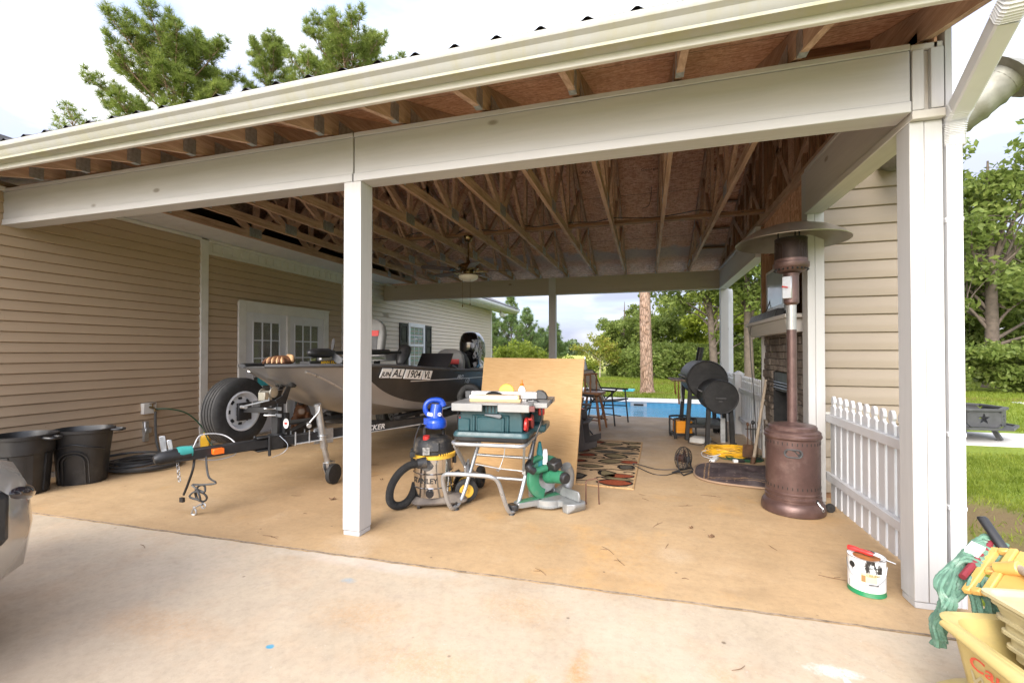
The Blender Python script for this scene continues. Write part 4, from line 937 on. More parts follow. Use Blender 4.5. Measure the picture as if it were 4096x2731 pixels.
# ------------------------------------------------------------------ boat
boat = thing('fishing_boat', 'silver and charcoal fishing boat on the trailer', 'boat', (-3.258, 3.131, 0), R(1.0))
ST = [((.11, 0.0, 1.15), (.03, .14, 1.07), (0, .16, 1.05)), ((.36, .22, 1.15), (.17, .42, .97), (0, .42, .935)), ((.58, .55, 1.145), (.37, .78, .82), (0, .76, .775)), ((.75, 1.0, 1.13), (.56, 1.2, .70), (0, 1.12, .63)),
      ((.87, 1.6, 1.085), (.69, 1.75, .60), (0, 1.65, .51)), ((.93, 2.4, 1.035), (.77, 2.5, .565), (0, 2.4, .505)), ((.94, 3.4, 1.0), (.80, 3.5, .555), (0, 3.4, .50)), ((.93, 5.05, .975), (.80, 5.05, .555), (0, 5.05, .50))]
def hull_pts(t, s):
    i = min(int(t), len(ST) - 2); f = t - i
    P = []
    for j in range(3):
        a = [Vector(ST[max(0, min(len(ST) - 1, i + k))][j]) for k in (-1, 0, 1, 2)]
        P.append(0.5 * (2 * a[1] + (a[2] - a[0]) * f + (2 * a[0] - 5 * a[1] + 4 * a[2] - a[3]) * f * f + (3 * a[1] - a[0] - 3 * a[2] + a[3]) * f ** 3))
    g, c, k = P; m = (g + c) / 2 + Vector((.03 * min(1, t), 0, 0)); m2 = (c + k) / 2 + Vector((0, 0, -.012))
    return [Vector((s * q.x, q.y, q.z)) for q in (g, g.lerp(m, .5), m, m.lerp(c, .55), c, m2, k)]
rings = []
for k in range(43):
    t_ = k / 6
    a = hull_pts(t_, 1); c = hull_pts(t_, -1)
    rings.append(a + c[::-1][1:])
b = MB(); b.loft(rings, False, False)
n = len(rings[0]); b.add(rings[-1], [tuple(range(n))]); b.add(rings[0], [tuple(range(n))])
t = NT('two_tone_hull'); s = t.sep()
bound = t.math('ADD', .60, t.math('MULTIPLY', .40, t.math('POWER', 2.718, t.math('MULTIPLY', -1.75, t.math('SUBTRACT', s[1], .82)))))
dk = t.math('MULTIPLY', t.math('GREATER_THAN', s[2], bound), t.math('GREATER_THAN', s[1], .62))
line = t.math('LESS_THAN', t.math('ABSOLUTE', t.math('SUBTRACT', s[2], t.math('SUBTRACT', .995, t.math('MULTIPLY', .028, s[1])))), .006)
line = t.math('MULTIPLY', t.math('MULTIPLY', line, dk), t.math('GREATER_THAN', s[1], 1.35))
sv = t.ramp(t.noise(3, detail=6), [(.3, (.31, .31, .32)), (.7, (.39, .39, .40))])
ch = t.ramp(t.noise(5, detail=6), [(.3, (.026, .027, .029)), (.7, (.045, .045, .047))])
c = t.mix(dk, sv, ch); c = t.mix(line, c, (.55, .55, .55))
t.out(c, t.mix(dk, (.38, .38, .38), (.34, .34, .34)), t.math('SUBTRACT', .55, t.math('MULTIPLY', dk, .35)), .45, .0)
t.bump(t.noise(2.2, detail=2), .06, .02)
b.build('hull', t.m, boat, smooth=28, fix=True)
for s_ in (1, -1):
    b = MB(); pts = []; 
    for k in range(0, 43): g = hull_pts(k / 6, s_)[0]; pts.append(g + Vector((s_ * .008, 0, .006)))
    b.tube(pts, .022, 8, sq=.8); b.build('gunwale', M['dgrey'], boat)
    b = MB(); pts = []
    for k in range(13): q = hull_pts(.95 + k * .12, s_); pts.append(q[1].lerp(q[4], min(1, .05 + k * .085)) + Vector((s_ * .006, 0, 0)))
    b.tube(pts, [.02, .016], 8, sq=.6); b.build('spray_strake', plain('pale_silver_strake', (.45, .43, .41), .3, .5), boat)
b = MB()
L = [hull_pts(k / 6, 1)[0] for k in range(0, 43)]
for i in range(42):
    z0 = L[i].z - .012 if i < 22 else .74; z1 = L[i + 1].z - .012 if i + 1 < 22 else .74
    w0 = L[i].x - (0 if i < 22 else .16); w1 = L[i + 1].x - (0 if i + 1 < 22 else .16)
    if i == 21: w0 -= .16
    b.add([(-w0, L[i].y, z0), (w0, L[i].y, z0), (w1, L[i + 1].y, z1), (-w1, L[i + 1].y, z1)], [(0, 1, 2, 3)])
b.add([(-.9, 4.3, .95), (.9, 4.3, .95), (.9, 5.04, .95), (-.9, 5.04, .95)], [(0, 1, 2, 3)]); b.add([(-.9, 4.3, .74), (.9, 4.3, .74), (.9, 4.3, .95), (-.9, 4.3, .95)], [(0, 1, 2, 3)])
b.build('deck', plain('grey_boat_carpet', (.12, .115, .11), .95, var=.2, vs=40, bump=.3, bs=200), boat, smooth=0, fix=False)
g = hull_pts(1.0, 1)
def seat_(loc, rz, tilt, mats, name='seat'):
    so_ = thing(name, None, None, loc, rz); so_.parent = boat
    b = MB(); b.mat(0).loft([[Vector((x, y, z)) for x, y, z in rrect(.46, .44, .09, 4, zz)] for zz in (0, .05, .09)])
    E = Matrix.Translation((0, .2, .08)) @ Matrix.Rotation(tilt, 4, 'X'); b.M = E
    for i, (sc, zz) in enumerate(((1, 0),)):
        rings_ = []
        for z, w_, d_ in ((0, .40, .08), (.06, .45, .10), (.25, .47, .10), (.36, .42, .09), (.42, .30, .07), (.44, .18, .05)): rings_.append([(x, y, z) for x, y, _ in rrect(w_, d_, .03, 4)])
        b.loft(rings_)
    b.mat(1).bx(-.16, .16, -.056, -.05, .05, .26); b.bx(-.16, .16, .05, .056, .05, .26); b.mat(2).bx(-.17, .17, -.058, -.054, .22, .29); b.bx(-.17, .17, .054, .058, .22, .29)
    b.M = Matrix(); b.mat(3).cyl((0, 0, -.25), (0, 0, 0), .04)
    b.build('seat_cushions', mats, so_, smooth=40, bevel=.004); return so_
sm = [M['grey'], M['dgrey'], M['red'], M['blackm']]
seat_((-.05, 2.0, 1.17), R(178), R(8), sm); seat_((.50, 3.25, .80), R(180), R(5), sm); seat_((.35, 4.0, .84), R(178), R(-32), [M['dgrey'], M['black'], M['grey'], M['blackm']])
b = MB(); b.prism([(2.35, .74), (2.9, .74), (2.85, 1.02), (2.6, 1.10), (2.4, 1.08)], (.28, 0, 0), (0, 1, 0), (0, 0, 1), (.5, 0, 0)); b.build('console', M['black'], boat, bevel=.02)
b = MB(); b.prism([(2.42, 1.08), (2.46, 1.08), (2.60, 1.26), (2.57, 1.26)], (.30, 0, 0), (0, 1, 0), (0, 0, 1), (.46, 0, 0)); b.build('windshield', plain('smoked_acrylic', (.02, .02, .022), .08), boat)
# trolling motor
tm = thing('trolling_motor', None, None, (.27, -.20, 0), 0); tm.parent = boat
b = MB(); b.loft([[(x, y_, z) for x, z in ((-.06, 1.15), (.06, 1.15), (.055, 1.195), (-.055, 1.195))] for y_ in (.50, .53, 1.45)]); b.build('mount', M['black'], tm, bevel=.006)
words('lettering', 'MINN KOTA', .042, M['yellow'], tm, (.0605, .78, 1.176), (R(90), 0, R(90)), .0006, .2, 1.15, .0012); words('lettering', 'EDGE', .018, M['silverink'], tm, (.061, .93, 1.158), (R(90), 0, R(90)), .0006, .2, 1.2, .0008)
b = MB(); b.tube([(.02, .52, 1.27), (.02, .54, 1.27), (.02, .60, 1.268), (.02, .80, 1.268), (.02, .83, 1.268)], [.004, .03, .045, .047, .036], 18); b.build('lower_unit', M['black'], tm)
b = MB()
for k in range(3):
    a = R(80 + 120 * k); pts = []
    b.loft([[Vector((.02 + r_ * math.cos(a) + w_ * -math.sin(a), .845 + .02 * (w_ / .04), 1.268 + r_ * math.sin(a) + w_ * math.cos(a))) + Vector((0, e, 0)) for w_, e in ((-wd, 0), (wd, .006), (wd, .012), (-wd, .006))] for r_, wd in ((.02, .015), (.07, .03), (.12, .028), (.145, .012))])
b.cyl((.02, .82, 1.268), (.02, .88, 1.268), .03); b.build('propeller', M['dgrey'], tm)
b = MB(); b.cyl((.02, .80, 1.27), (.02, 2.25, 1.275), .017); b.cyl((.02, 1.35, 1.275), (.02, 1.9, 1.28), .03); b.cyl((.02, 1.5, 1.28), (.02, 1.5, 1.34), .022); b.build('shaft', M['black'], tm)
b = MB(); b.box((-.03, 1.3, 1.215), (.03, 1.1, .03)); b.box((.07, 1.35, 1.205), (.02, .8, .03)); b.build('stow_arm', M['alu'], tm, bevel=.004)
b = MB(); b.tube([(.02, 2.35, 1.36), (.02, 2.34, 1.33), (.02, 2.27, 1.25), (.02, 2.20, 1.14), (.02, 2.18, 1.11)], [.045, .075, .085, .06, .04], 16, sub=3); b.build('motor_head', M['black'], tm)
# outboard
om = thing('outboard_motor', None, None, (0, 5.36, 0), 0); om.parent = boat
t = NT('outboard_cowl'); s = t.sep()
f = t.ramp(t.noise(6, t.map((1, 1.3, .5), (0, .5, .3)), 4, .6, 2.5), [(.5, 0), (.53, 1)])
band = t.math('MULTIPLY', t.math('GREATER_THAN', s[0], .1), t.math('LESS_THAN', s[2], 1.52))
c = t.mix(t.math('MULTIPLY', f, band), (.008, .008, .009), t.ramp(s[2], [(.0, (.10, .30, .6)), (1, (.45, .46, .48))]))
t.out(c, .12, 0, .5, .6); M['cowl'] = t.m
b = MB(); rings = []
for z, w_, d_, y_ in ((.98, .30, .44, .02), (1.06, .38, .56, .02), (1.25, .42, .62, .02), (1.45, .42, .60, .0), (1.58, .36, .50, -.03), (1.65, .26, .36, -.05), (1.675, .12, .18, -.06)): rings.append([(x, y + y_, z) for x, y, _ in rrect(w_, d_, min(w_, d_) * .38, 6)])
b.loft(rings); b.build('cowl', M['cowl'], om, smooth=50)
words('lettering', 'MERCURY', .085, M['silverink'], om, (.214, -.02, 1.30), (R(90), R(-52), R(90)), .0008, .25, 1.2, .001)
b = MB(); b.loft([[(x, y, z) for x, y, _ in rrect(w_, d_, .05, 4)] for z, w_, d_ in ((.98, .22, .32), (.7, .15, .24), (.45, .10, .20), (.30, .05, .16))]); b.tube([(0, -.16, .42), (0, -.1, .42), (0, .2, .42), (0, .26, .42)], [.02, .06, .055, .03], 14); b.box((0, 0, .56), (.20, .42, .02)); b.build('midsection', M['blackm'], om)
b = MB(); b.cyl((0, .26, .42), (0, .36, .42), .04)
for k in range(3): a = R(90 + 120 * k); b.box((.09 * math.cos(a), .31, .42 + .09 * math.sin(a)), (.11, .02, .15), (0, -a, .5))
b.build('propeller', M['blackm'], om)
# registration and name
def side_words(txt, y, dz, size, mat, **kw):
    # on the near side of the hull at local y
    t0 = min(range(0, 420), key=lambda k: abs(hull_pts(k / 60, 1)[1].y - y)) / 60
    g, m_ = hull_pts(t0, 1)[0], hull_pts(t0, 1)[1]; g2 = hull_pts(t0 + .05, 1)[0]; g1 = hull_pts(t0 - .05, 1)[0]
    u = (g2 - g1).normalized(); dn = (hull_pts(t0, 1)[2] - g).normalized(); nn = dn.cross(u).normalized(); 
    if nn.x < 0: nn = -nn
    up = nn.cross(u).normalized()
    p = g + dn * dz + nn * .018
    Mx = Matrix((u, up, nn)).transposed().to_4x4(); Mx.translation = p
    return p, Mx.to_euler(), Mx
def plate_at(y, dz, w_, h_, name='decal'):
    p, e, Mx = side_words('', y, dz, 1, None); b = MB(); b.M = Mx; b.bx(-w_ / 2, w_ / 2, -h_ / 2, h_ / 2, -.012, .001); return b.build(name, M['paper'], boat, smooth=0)
for y, w_, txt in ((.97, .125, 'JUN'), (1.12, .16, 'AL'), (1.36, .29, '1904'), (1.60, .165, 'VL')):
    h_ = .105; pl = plate_at(y, .075, w_, h_, 'registration_decal')
    p, e, Mx = side_words('', y, .075 if txt != 'JUN' else .088, 1, None)
    o = words('lettering', txt, .118 if txt != 'JUN' else .068, M['ink'], pl, p + Mx.to_3x3() @ Vector((0, 0, .0015)), e, .0004, 0, .98 if txt != 'JUN' else .95, .0025)
p, e, Mx = side_words('', 2.42, .09, 1, None); words('lettering', 'PRO', .085, M['silverink'], boat, p, e, .0006, .35, 1.1, .0015)
p, e, Mx = side_words('', 2.66, .145, 1, None); words('lettering', '170', .11, M['silverink'], boat, p, e, .0006, .45, 1, .0)
# glove
b = MB()
b.ell((0, 0, .045), (.12, .095, .048), 18, 10); 
for k in range(5): b.tube([(-.02 + .03 * k - .06, -.05, .055), (-.09 + .035 * k, -.11, .05 + .01 * (k % 2)), (-.11 + .045 * k, -.15, .025)], [.018, .02, .012], 8, sub=3)
b.mat(1)
for k in range(4): b.tube([(-.07 + .035 * k, -.10, .07), (-.075 + .04 * k, -.135, .05), (-.075 + .042 * k, -.155, .02)], [.010, .012, .006], 7, sub=3)
b.tube([(.05, .02, .085), (.10, -.03, .075), (.12, -.08, .04)], [.02, .024, .012], 8, sub=3)
o = b.build('leather_glove', [M['leather'], M['tan']], smooth=50); o.location = (-3.30, 3.49, 1.155); o.rotation_euler = (0, 0, R(25))
tag(o, 'crumpled brown leather baseball glove lying on the boat bow', 'glove')

# ------------------------------------------------------------------ dog
dog = thing('dog', 'brown boxer dog with a dark muzzle and white chest, sitting behind the trailer', 'dog', (-5.48, 6.24, 0), R(38)); dog.scale = (.92, .92, .80)
b = MB()   # faces -y
b.tube([(0, .26, .12), (0, .22, .18), (0, .10, .28), (0, .0, .40), (0, -.06, .50)], [.10, .155, .15, .13, .10], 16, sub=4)
b.ell((0, -.08, .37), (.115, .11, .13)); b.tube([(0, -.05, .46), (0, -.09, .54), (0, -.12, .60)], [.085, .075, .075], 14, sub=3)
b.ell((0, -.13, .62), (.082, .092, .078)); b.tube([(0, -.18, .60), (0, -.225, .585), (0, -.255, .58)], [.058, .054, .045], 12); b.ell((0, -.235, .555), (.052, .045, .032))
for s_ in (1, -1):
    b.tube([(s_ * .085, -.10, .36), (s_ * .09, -.115, .24), (s_ * .088, -.115, .12), (s_ * .088, -.12, .03)], [.055, .042, .034, .03], 12, sub=3); b.ell((s_ * .088, -.145, .022), (.038, .055, .024))
    b.ell((s_ * .13, .16, .15), (.075, .14, .13)); b.tube([(s_ * .14, .12, .10), (s_ * .15, .02, .05), (s_ * .15, -.06, .03)], [.05, .035, .03], 10, sub=2); b.ell((s_ * .15, -.07, .022), (.035, .06, .022))
    b.tube([(s_ * .055, -.10, .68), (s_ * .095, -.11, .685), (s_ * .115, -.125, .65), (s_ * .112, -.14, .61)], [.02, .03, .027, .012], 8, sub=3)
    b.ell((s_ * .03, -.225, .585), (.03, .035, .035))
b.tube([(0, .3, .10), (.03, .40, .05), (.08, .46, .03)], [.025, .018, .01], 8, sub=3)
t = NT('boxer_coat'); s = t.sep()
c = t.ramp(t.noise(9, detail=5), [(.3, (.07, .028, .011)), (.7, (.125, .052, .02))])
def sph(cx, cy, cz, r, so=.25):
    d = t.math('SQRT', t.math('ADD', t.math('ADD', t.math('POWER', t.math('SUBTRACT', s[0], cx), 2), t.math('POWER', t.math('SUBTRACT', s[1], cy), 2)), t.math('POWER', t.math('SUBTRACT', s[2], cz), 2)))
    x = t.new('ShaderNodeMapRange'); t.l.new(t.math('ADD', d, t.math('MULTIPLY', t.math('SUBTRACT', t.noise(30), .5), .05)), x.inputs[0]); x.inputs[1].default_value = r * (1 - so); x.inputs[2].default_value = r * (1 + so); x.inputs[3].default_value = 1; x.inputs[4].default_value = 0; return x.outputs[0]
c = t.mix(sph(0, -.27, .575, .075), c, (.016, .012, .011))
for q in ((.042, -.205, .637), (-.042, -.205, .637)): c = t.mix(sph(*q, .024), c, (.014, .010, .009))
c = t.mix(t.math('MULTIPLY', sph(0, -.20, .40, .06), .45), c, (.36, .31, .26)); c = t.mix(t.math('MULTIPLY', sph(0, -.1, .2, .12), .5), c, (.06, .025, .012))
t.bump(t.noise(150), .15, .003); t.out(c, .6, 0, .3)
o = b.build('body', t.m, dog, smooth=60)
r_ = o.modifiers.new('Remesh', 'REMESH'); r_.mode = 'VOXEL'; r_.voxel_size = .0075; r_.use_smooth_shade = True
r_ = o.modifiers.new('Smooth', 'SMOOTH'); r_.iterations = 6; r_.factor = .5
b = MB()
for s_ in (1, -1): b.ell((s_ * .036, -.207, .637), (.011, .009, .010), 10, 8)
b.ell((0, -.286, .60), (.02, .012, .015), 10, 8); b.build('eyes_and_nose', plain('wet_black', (.01, .008, .007), .15), dog)
# ------------------------------------------------------------------ shop vacuum
VC = (-1.745, 3.53)
vac = thing('shop_vacuum', 'stainless steel shop vacuum with a black ribbed hose beside the table saw', 'vacuum', (VC[0], VC[1], 0), R(26))   # local -y faces the camera
b = MB(); b.lathe([(.160, .085), (.166, .09), (.166, .16), (.171, .166), (.166, .172), (.166, .275), (.171, .281), (.166, .287), (.166, .40)], 48, cap=True); b.build('drum', M['steel'], vac, smooth=30)
M['ochre'] = plain('yellow_ring', (.72, .43, .05), .45, var=.2, dirt=(.35, .25, .12), dirt_amt=.4)
b = MB(); b.lathe([(.172, .398), (.182, .402), (.182, .425), (.172, .43)], 44); 
for k in range(12): a = R(-75 + k * 7); b.box((.181 * math.cos(a), .181 * math.sin(a), .435), (.012, .007, .02), (0, 0, a))
b.build('lid_ring', M['ochre'], vac, smooth=30)
M['dusty'] = plain('dusty_black_plastic', (.022, .022, .023), .5, var=.25, dirt=(.24, .20, .15), dirt_amt=.75, ds=6)
b = MB(); b.lathe([(.172, .428), (.175, .44), (.168, .50), (.150, .545), (.11, .568), (.03, .575)], 40, sx=1, sy=.95); b.box((0, -.145, .50), (.09, .05, .08), (R(-12), 0, 0)); b.build('motor_head', M['dusty'], vac, bevel=.006)
b = MB(); b.tube([(-.075, .06, .545), (-.075, .06, .61), (-.05, .05, .635), (.05, .05, .635), (.08, .06, .61), (.08, .06, .545)], .017, 10, sub=3); b.build('carry_handle', M['dusty'], vac)
b = MB(); b.cyl((-.06, -.085, .555), (-.06, -.088, .585), .03, .027); b.build('switch_button', M['red'], vac)
b = MB(); b.box((-.06, -.176, .475), (.055, .006, .06), (R(-14), 0, 0)); b.build('label', plain('scuffed_label', (.2, .19, .17), .6, var=.9, vs=45), vac)
for s_ in (-1, 1): b = MB(); b.box((s_ * .178, 0, .40), (.025, .05, .13)); b.box((s_ * .19, 0, .42), (.012, .03, .05)); b.build('latch', M['black'], vac, bevel=.005)
b = MB(); b.loft([rrect(w_, d_, .07, 5, z, (.05, .03)) for w_, d_, z in ((.44, .40, .035), (.46, .42, .05), (.40, .37, .075), (.34, .33, .095))]); b.build('dolly', plain('dusty_grey_base', (.12, .10, .085), .8, var=.3, dirt=(.30, .25, .19), dirt_amt=.6), vac, smooth=40)
for x_, y_ in ((-.12, -.13), (.14, -.15), (-.11, .17)):
    b = MB(); b.cyl((x_ - .012, y_, .022), (x_ + .012, y_, .022), .022); b.cyl((x_, y_, .02), (x_, y_, .05), .01); b.build('caster', M['black'], vac)
for y_ in (-.03, .20):
    b = MB(); c_ = (.275, y_ - .0, .10)
    b.mat(0).lathe([(.06, -.022), (.085, -.022), (.098, -.015), (.098, .015), (.085, .022), (.06, .022)], 28, c_, ax='y', cap=False); b.mat(1).lathe([(.062, -.018), (.05, -.022), (.022, -.016), (.018, -.028), (0, -.028)], 28, c_, ax='y', cap=False); b.lathe([(.062, .018), (0, .018)], 28, c_, ax='y', cap=False)
    b.build('rear_wheel', [M['rubber'], M['ochre']], vac)
b = MB(); b.cyl((-.06, -.17, .385), (-.13, -.185, .38), .045, .04); b.cyl((-.055, -.155, .365), (-.05, -.175, .37), .055); b.build('inlet', M['dusty'], vac)
b = MB(); pts = catmull([(-.12, -.183, .38), (-.20, -.19, .365), (-.28, -.19, .30), (-.335, -.18, .20), (-.345, -.17, .10), (-.31, -.15, .045), (-.25, -.12, .035), (-.20, -.08, .06), (-.165, -.04, .12), (-.150, -.01, .18)], 22)
b.tube(pts, [.033 if i % 2 else .029 for i in range(len(pts))], 12); b.build('hose', M['rubber'], vac, smooth=0)
b = MB(); b.cyl((-.03, -.155, .13), (-.03, -.19, .128), .035, .03); b.cyl((-.03, -.19, .128), (-.03, -.2, .127), .024); b.cyl((.17, -.03, .24), (.215, -.05, .27), .02); b.build('drain_plug', M['black'], vac)
words('lettering', 'STANLEY', .058, M['ink'], vac, (-.0835, -.1445, .225), (R(90), 0, R(-30)), .0008, 0, 1.0, .0015, bend=.167)
# blue blower on the vacuum
bl = thing('inflator_blower', 'blue electric blower resting on top of the shop vacuum', 'blower', (VC[0] + .035, VC[1] - .03, .635), R(26))
b = MB(); b.lathe([(.04, 0), (.075, .005), (.088, .02), (.092, .045), (.088, .07), (.07, .09), (.05, .10)], 32); b.box((-.07, -.03, .07), (.06, .05, .05)); b.tube([(.0, 0, .09), (.0, .0, .12), (.01, .01, .20)], [.062, .055, .05], 20, sub=3)
for k in range(4): b.torus((0, 0, .02 + .012 * k), .089, .003, 32, 6)
b.build('housing', M['blue'], bl, smooth=50)
b = MB(); b.tube([(-.045, -.01, .10), (-.085, -.01, .15), (-.085, -.008, .20), (-.05, -.004, .235), (.01, .0, .24), (.045, .005, .225), (.055, .01, .19)], [.022, .022, .02, .021, .023, .026, .035], 14, sub=4); b.build('handle', M['blue'], bl)
b = MB(); b.box((-.045, -.046, .125), (.052, .003, .028), (R(-10), R(14), 0)); b.build('label', M['paper'], bl)
b = MB(); b.torus((.03, -.054, .125), .013, .003, 18, 6, (R(90), 0, 0)); b.box((.03, -.054, .125), (.004, .003, .02), (0, R(25), 0)); b.build('emblem', M['paper'], bl)
b = MB(); b.tube([(-.095, -.04, .06), (-.13, -.06, .04), (-.165, -.08, -.05), (-.18, -.09, -.14), (-.185, -.09, -.17)], .005, 6, sub=4); b.box((-.188, -.09, -.19), (.04, .03, .045)); b.build('cord', M['black'], bl)
b = MB(); pts = catmull([(-.02, .0, .0), (-.05, .02, .09), (.0, .03, .16), (.08, .03, .15), (.11, .02, .06), (.08, .0, -.03), (.01, -.01, -.06)], 16)
b.M = Matrix.Translation((-1.53, 3.72, .80)) @ Matrix.Rotation(R(20), 4, 'Z'); b.tube(pts, [.031 if i % 2 else .026 for i in range(len(pts))], 12)
tag(b.build('flexible_hose', M['rubber'], smooth=0), 'black corrugated flexible hose curling behind the blue blower', 'hose')

# ------------------------------------------------------------------ table saw on folding stand
ts = thing('table_saw', 'teal table saw with a grey top on a silver folding stand', 'table saw', (-1.18, 3.62, 0), R(5))
TW = plain('pale_grey_table', (.30, .30, .295), .4, .35, var=.06, dirt=(.34, .29, .22), dirt_amt=.4)
b = MB(); b.bx(-.30, .30, -.34, .34, .872, .885); b.bx(-.305, -.06, -.355, -.34, .825, .886); b.bx(.06, .305, -.355, -.34, .825, .886); b.bx(-.06, .06, -.352, -.34, .872, .885); b.bx(-.31, -.30, -.345, .345, .835, .885); b.bx(.30, .31, -.345, .345, .835, .885); b.bx(.31, .42, -.20, .345, .842, .884)
b.build('table_top', TW, ts, bevel=.004)
b = MB(); b.bx(.305, .345, -.36, -.335, .835, .875); b.build('table_end_cap', plain('maroon_cap', (.13, .04, .035), .5), ts)
b = MB()
prof = [(-.26, .66), (-.26, .80), (-.25, .86), (.17, .86), (.215, .83), (.235, .77), (.24, .66)]
b.prism(prof, (0, -.27, 0), (1, 0, 0), (0, 0, 1), (0, .54, 0))
b.bx(-.275, -.18, -.285, -.27, .66, .76); b.bx(-.12, .10, -.288, -.27, .66, .775); b.bx(-.16, -.135, -.285, -.27, .66, .79); b.bx(.115, .135, -.285, -.27, .66, .79); b.bx(-.16, .135, -.284, -.27, .775, .792)
b.bx(-.06, .05, -.29, -.27, .80, .868); b.build('saw_body', M['teal'], ts, bevel=.008)
b = MB(); b.bx(-.10, .08, -.292, -.288, .675, .76); b.build('front_panel', M['teal'], ts, bevel=.01)
for k in range(3): b = MB(); b.bx(-.035 + .028 * k, -.027 + .028 * k, -.293, -.289, .812, .862); b.build('vent_slot', M['ink'], ts, smooth=0)
b = MB(); b.prism([(-.055, .80), (.075, .80), (.085, .785), (.07, .768), (.03, .776), (-.055, .79)], (0, -.31, 0), (1, 0, 0), (0, 0, 1), (0, .022, 0)); b.build('latch_handle', plain('dark_grey_plastic', (.14, .15, .16), .45), ts, bevel=.004)
b = MB(); b.mat(0).loft([rrect(w_, d_, .05, 5, z, (-.01, 0)) for w_, d_, z in ((.58, .64, .66), (.60, .66, .64), (.60, .66, .625))]); b.build('base_flange', M['teal'], ts, smooth=40)
b = MB(); b.loft([rrect(w_, d_, .05, 5, z, (-.01, 0)) for w_, d_, z in ((.595, .655, .624), (.59, .65, .60), (.56, .62, .585))]); b.build('base_tray', M['black'], ts, smooth=40)
b = MB(); c_ = (.255, -.20, .715); b.lathe([(.05, -.01), (.055, -.005), (.055, .01), (.045, .015), (.02, .012), (0, .012)], 26, c_, ax='x'); b.cyl((.265, -.20, .755), (.30, -.20, .755), .01); b.cyl((.265, -.23, .69), (.255, -.27, .69), .009); b.build('blade_wheel', M['red'], ts)
b = MB(); b.lathe([(.03, -.01), (.035, 0), (.03, .012), (0, .012)], 20, (-.27, -.22, .73), ax='x'); b.build('side_knob', M['red'], ts)
b = MB(); b.box((.34, .05, .79), (.05, .06, .07)); b.build('switch_box', M['red'], ts, bevel=.008)
b = MB(); b.box((.27, -.02, .71), (.03, .08, .11), (R(25), 0, 0)); b.build('side_handle', plain('dull_red_handle', (.33, .06, .05), .5), ts, bevel=.012)
b = MB(); b.bx(.24, .38, .0, .30, .62, .68); b.bx(.24, .33, .1, .28, .68, .80); b.build('motor', M['teal'], ts, bevel=.012)
b = MB(); b.bx(-.27, .30, .06, .10, .888, .945); b.bx(-.27, .30, .055, .06, .905, .925); b.build('rip_fence', M['alu'], ts, bevel=.003)
b = MB(); b.loft([[(x, y, z) for y, z in ((.04, .888), (.12, .888), (.12, .95 + dz), (.04, .95 + dz))] for x, dz in ((.30, .008), (.34, .008), (.37, -.012), (.385, -.04))]); b.bx(.36, .43, .03, .11, .855, .885); b.bx(-.32, -.27, .05, .11, .885, .945); b.build('fence_clamp', M['dgrey'], ts, bevel=.004)
b = MB(); b.tube([(.24, -.10, .89), (.31, -.12, .90), (.36, -.16, .87), (.375, -.18, .80), (.365, -.18, .72), (.33, -.2, .62), (.31, -.2, .50), (.30, -.18, .42)], .0065, 7, sub=5); b.build('power_cord', M['black'], ts)
b = MB(); b.tube([(-.29, -.2, .84), (-.30, -.22, .75), (-.30, -.2, .66)], .005, 6, sub=3); b.build('side_cord', M['black'], ts)
# stand
rt = .0155
b = MB()
b.tube(catmull([(-.31, .30, .567), (-.315, -.20, .567), (-.315, -.28, .567), (-.28, -.325, .567), (-.2, -.33, .567), (.15, -.33, .567), (.23, -.325, .567), (.26, -.28, .567), (.265, -.20, .567), (.285, .28, .567), (.30, .33, .567)], 5), rt, 10); b.build('stand_rail', M['silverpaint'], ts)
b = MB()
b.tube(catmull([(-.20, .14, .55), (-.255, .02, .30), (-.29, -.05, .13), (-.315, -.11, .045), (-.335, -.17, .022), (-.355, -.235, .045), (-.375, -.30, .18), (-.378, -.34, .29), (-.35, -.365, .335), (-.28, -.37, .345), (-.05, -.37, .345), (.02, -.365, .335), (.06, -.33, .29), (.09, -.28, .16), (.115, -.22, .045), (.14, -.18, .02), (.165, -.13, .045), (.19, -.06, .14), (.225, .02, .32), (.275, .14, .56)], 5), rt + .001, 10); b.build('stand_leg_loop', M['silverpaint'], ts)
for xa, xb in ((-.30, -.285), (.255, .20)):
    b = MB(); b.bar((xa, -.29, .55), (xb, -.02, .30), .018, .03); b.bar((xb, -.02, .30), (xb, .46, .10), .02, .03); b.build('stand_brace', M['silverpaint'], ts)
for p, q in (((-.235, .07, .40), (.24, .07, .39)), ((-.27, .0, .235), (.215, .0, .225))): b = MB(); b.cyl(p, q, .012); b.build('stand_crossbar', M['silverpaint'], ts)
b = MB(); b.tube([(-.22, .02, .33), (-.02, .03, .30), (-.02, .03, .275), (-.04, .03, .29)], .005, 6); b.tube([(-.02, .03, .30), (.20, .02, .29)], .005, 6); b.tube([(-.02, .04, .28), (.02, .06, .40), (.03, .07, .55)], .004, 6); b.build('release_rod', M['galv'], ts)
b = MB(); b.box((-.28, -.02, .31), (.02, .12, .09), (R(20), 0, 0)); b.box((.21, -.02, .31), (.03, .06, .06)); b.build('pivot_plate', M['silverpaint'], ts, bevel=.004)
for x_ in (-.30, .20):
    b = MB(); c_ = (x_, .47, .10); b.lathe([(.055, -.03), (.09, -.028), (.1, -.015), (.1, .015), (.09, .028), (.055, .03), (.05, .01), (.0, .01)], 28, c_, ax='x'); b.build('stand_wheel', M['rubber'], ts)
for x_, y_ in ((-.33, -.16), (.135, -.18)):
    b = MB(); b.cyl((x_, y_, .012), (x_, y_, .06), .007); b.cyl((x_, y_, 0), (x_, y_, .014), .026, .02); b.build('levelling_foot', M['black'], ts)
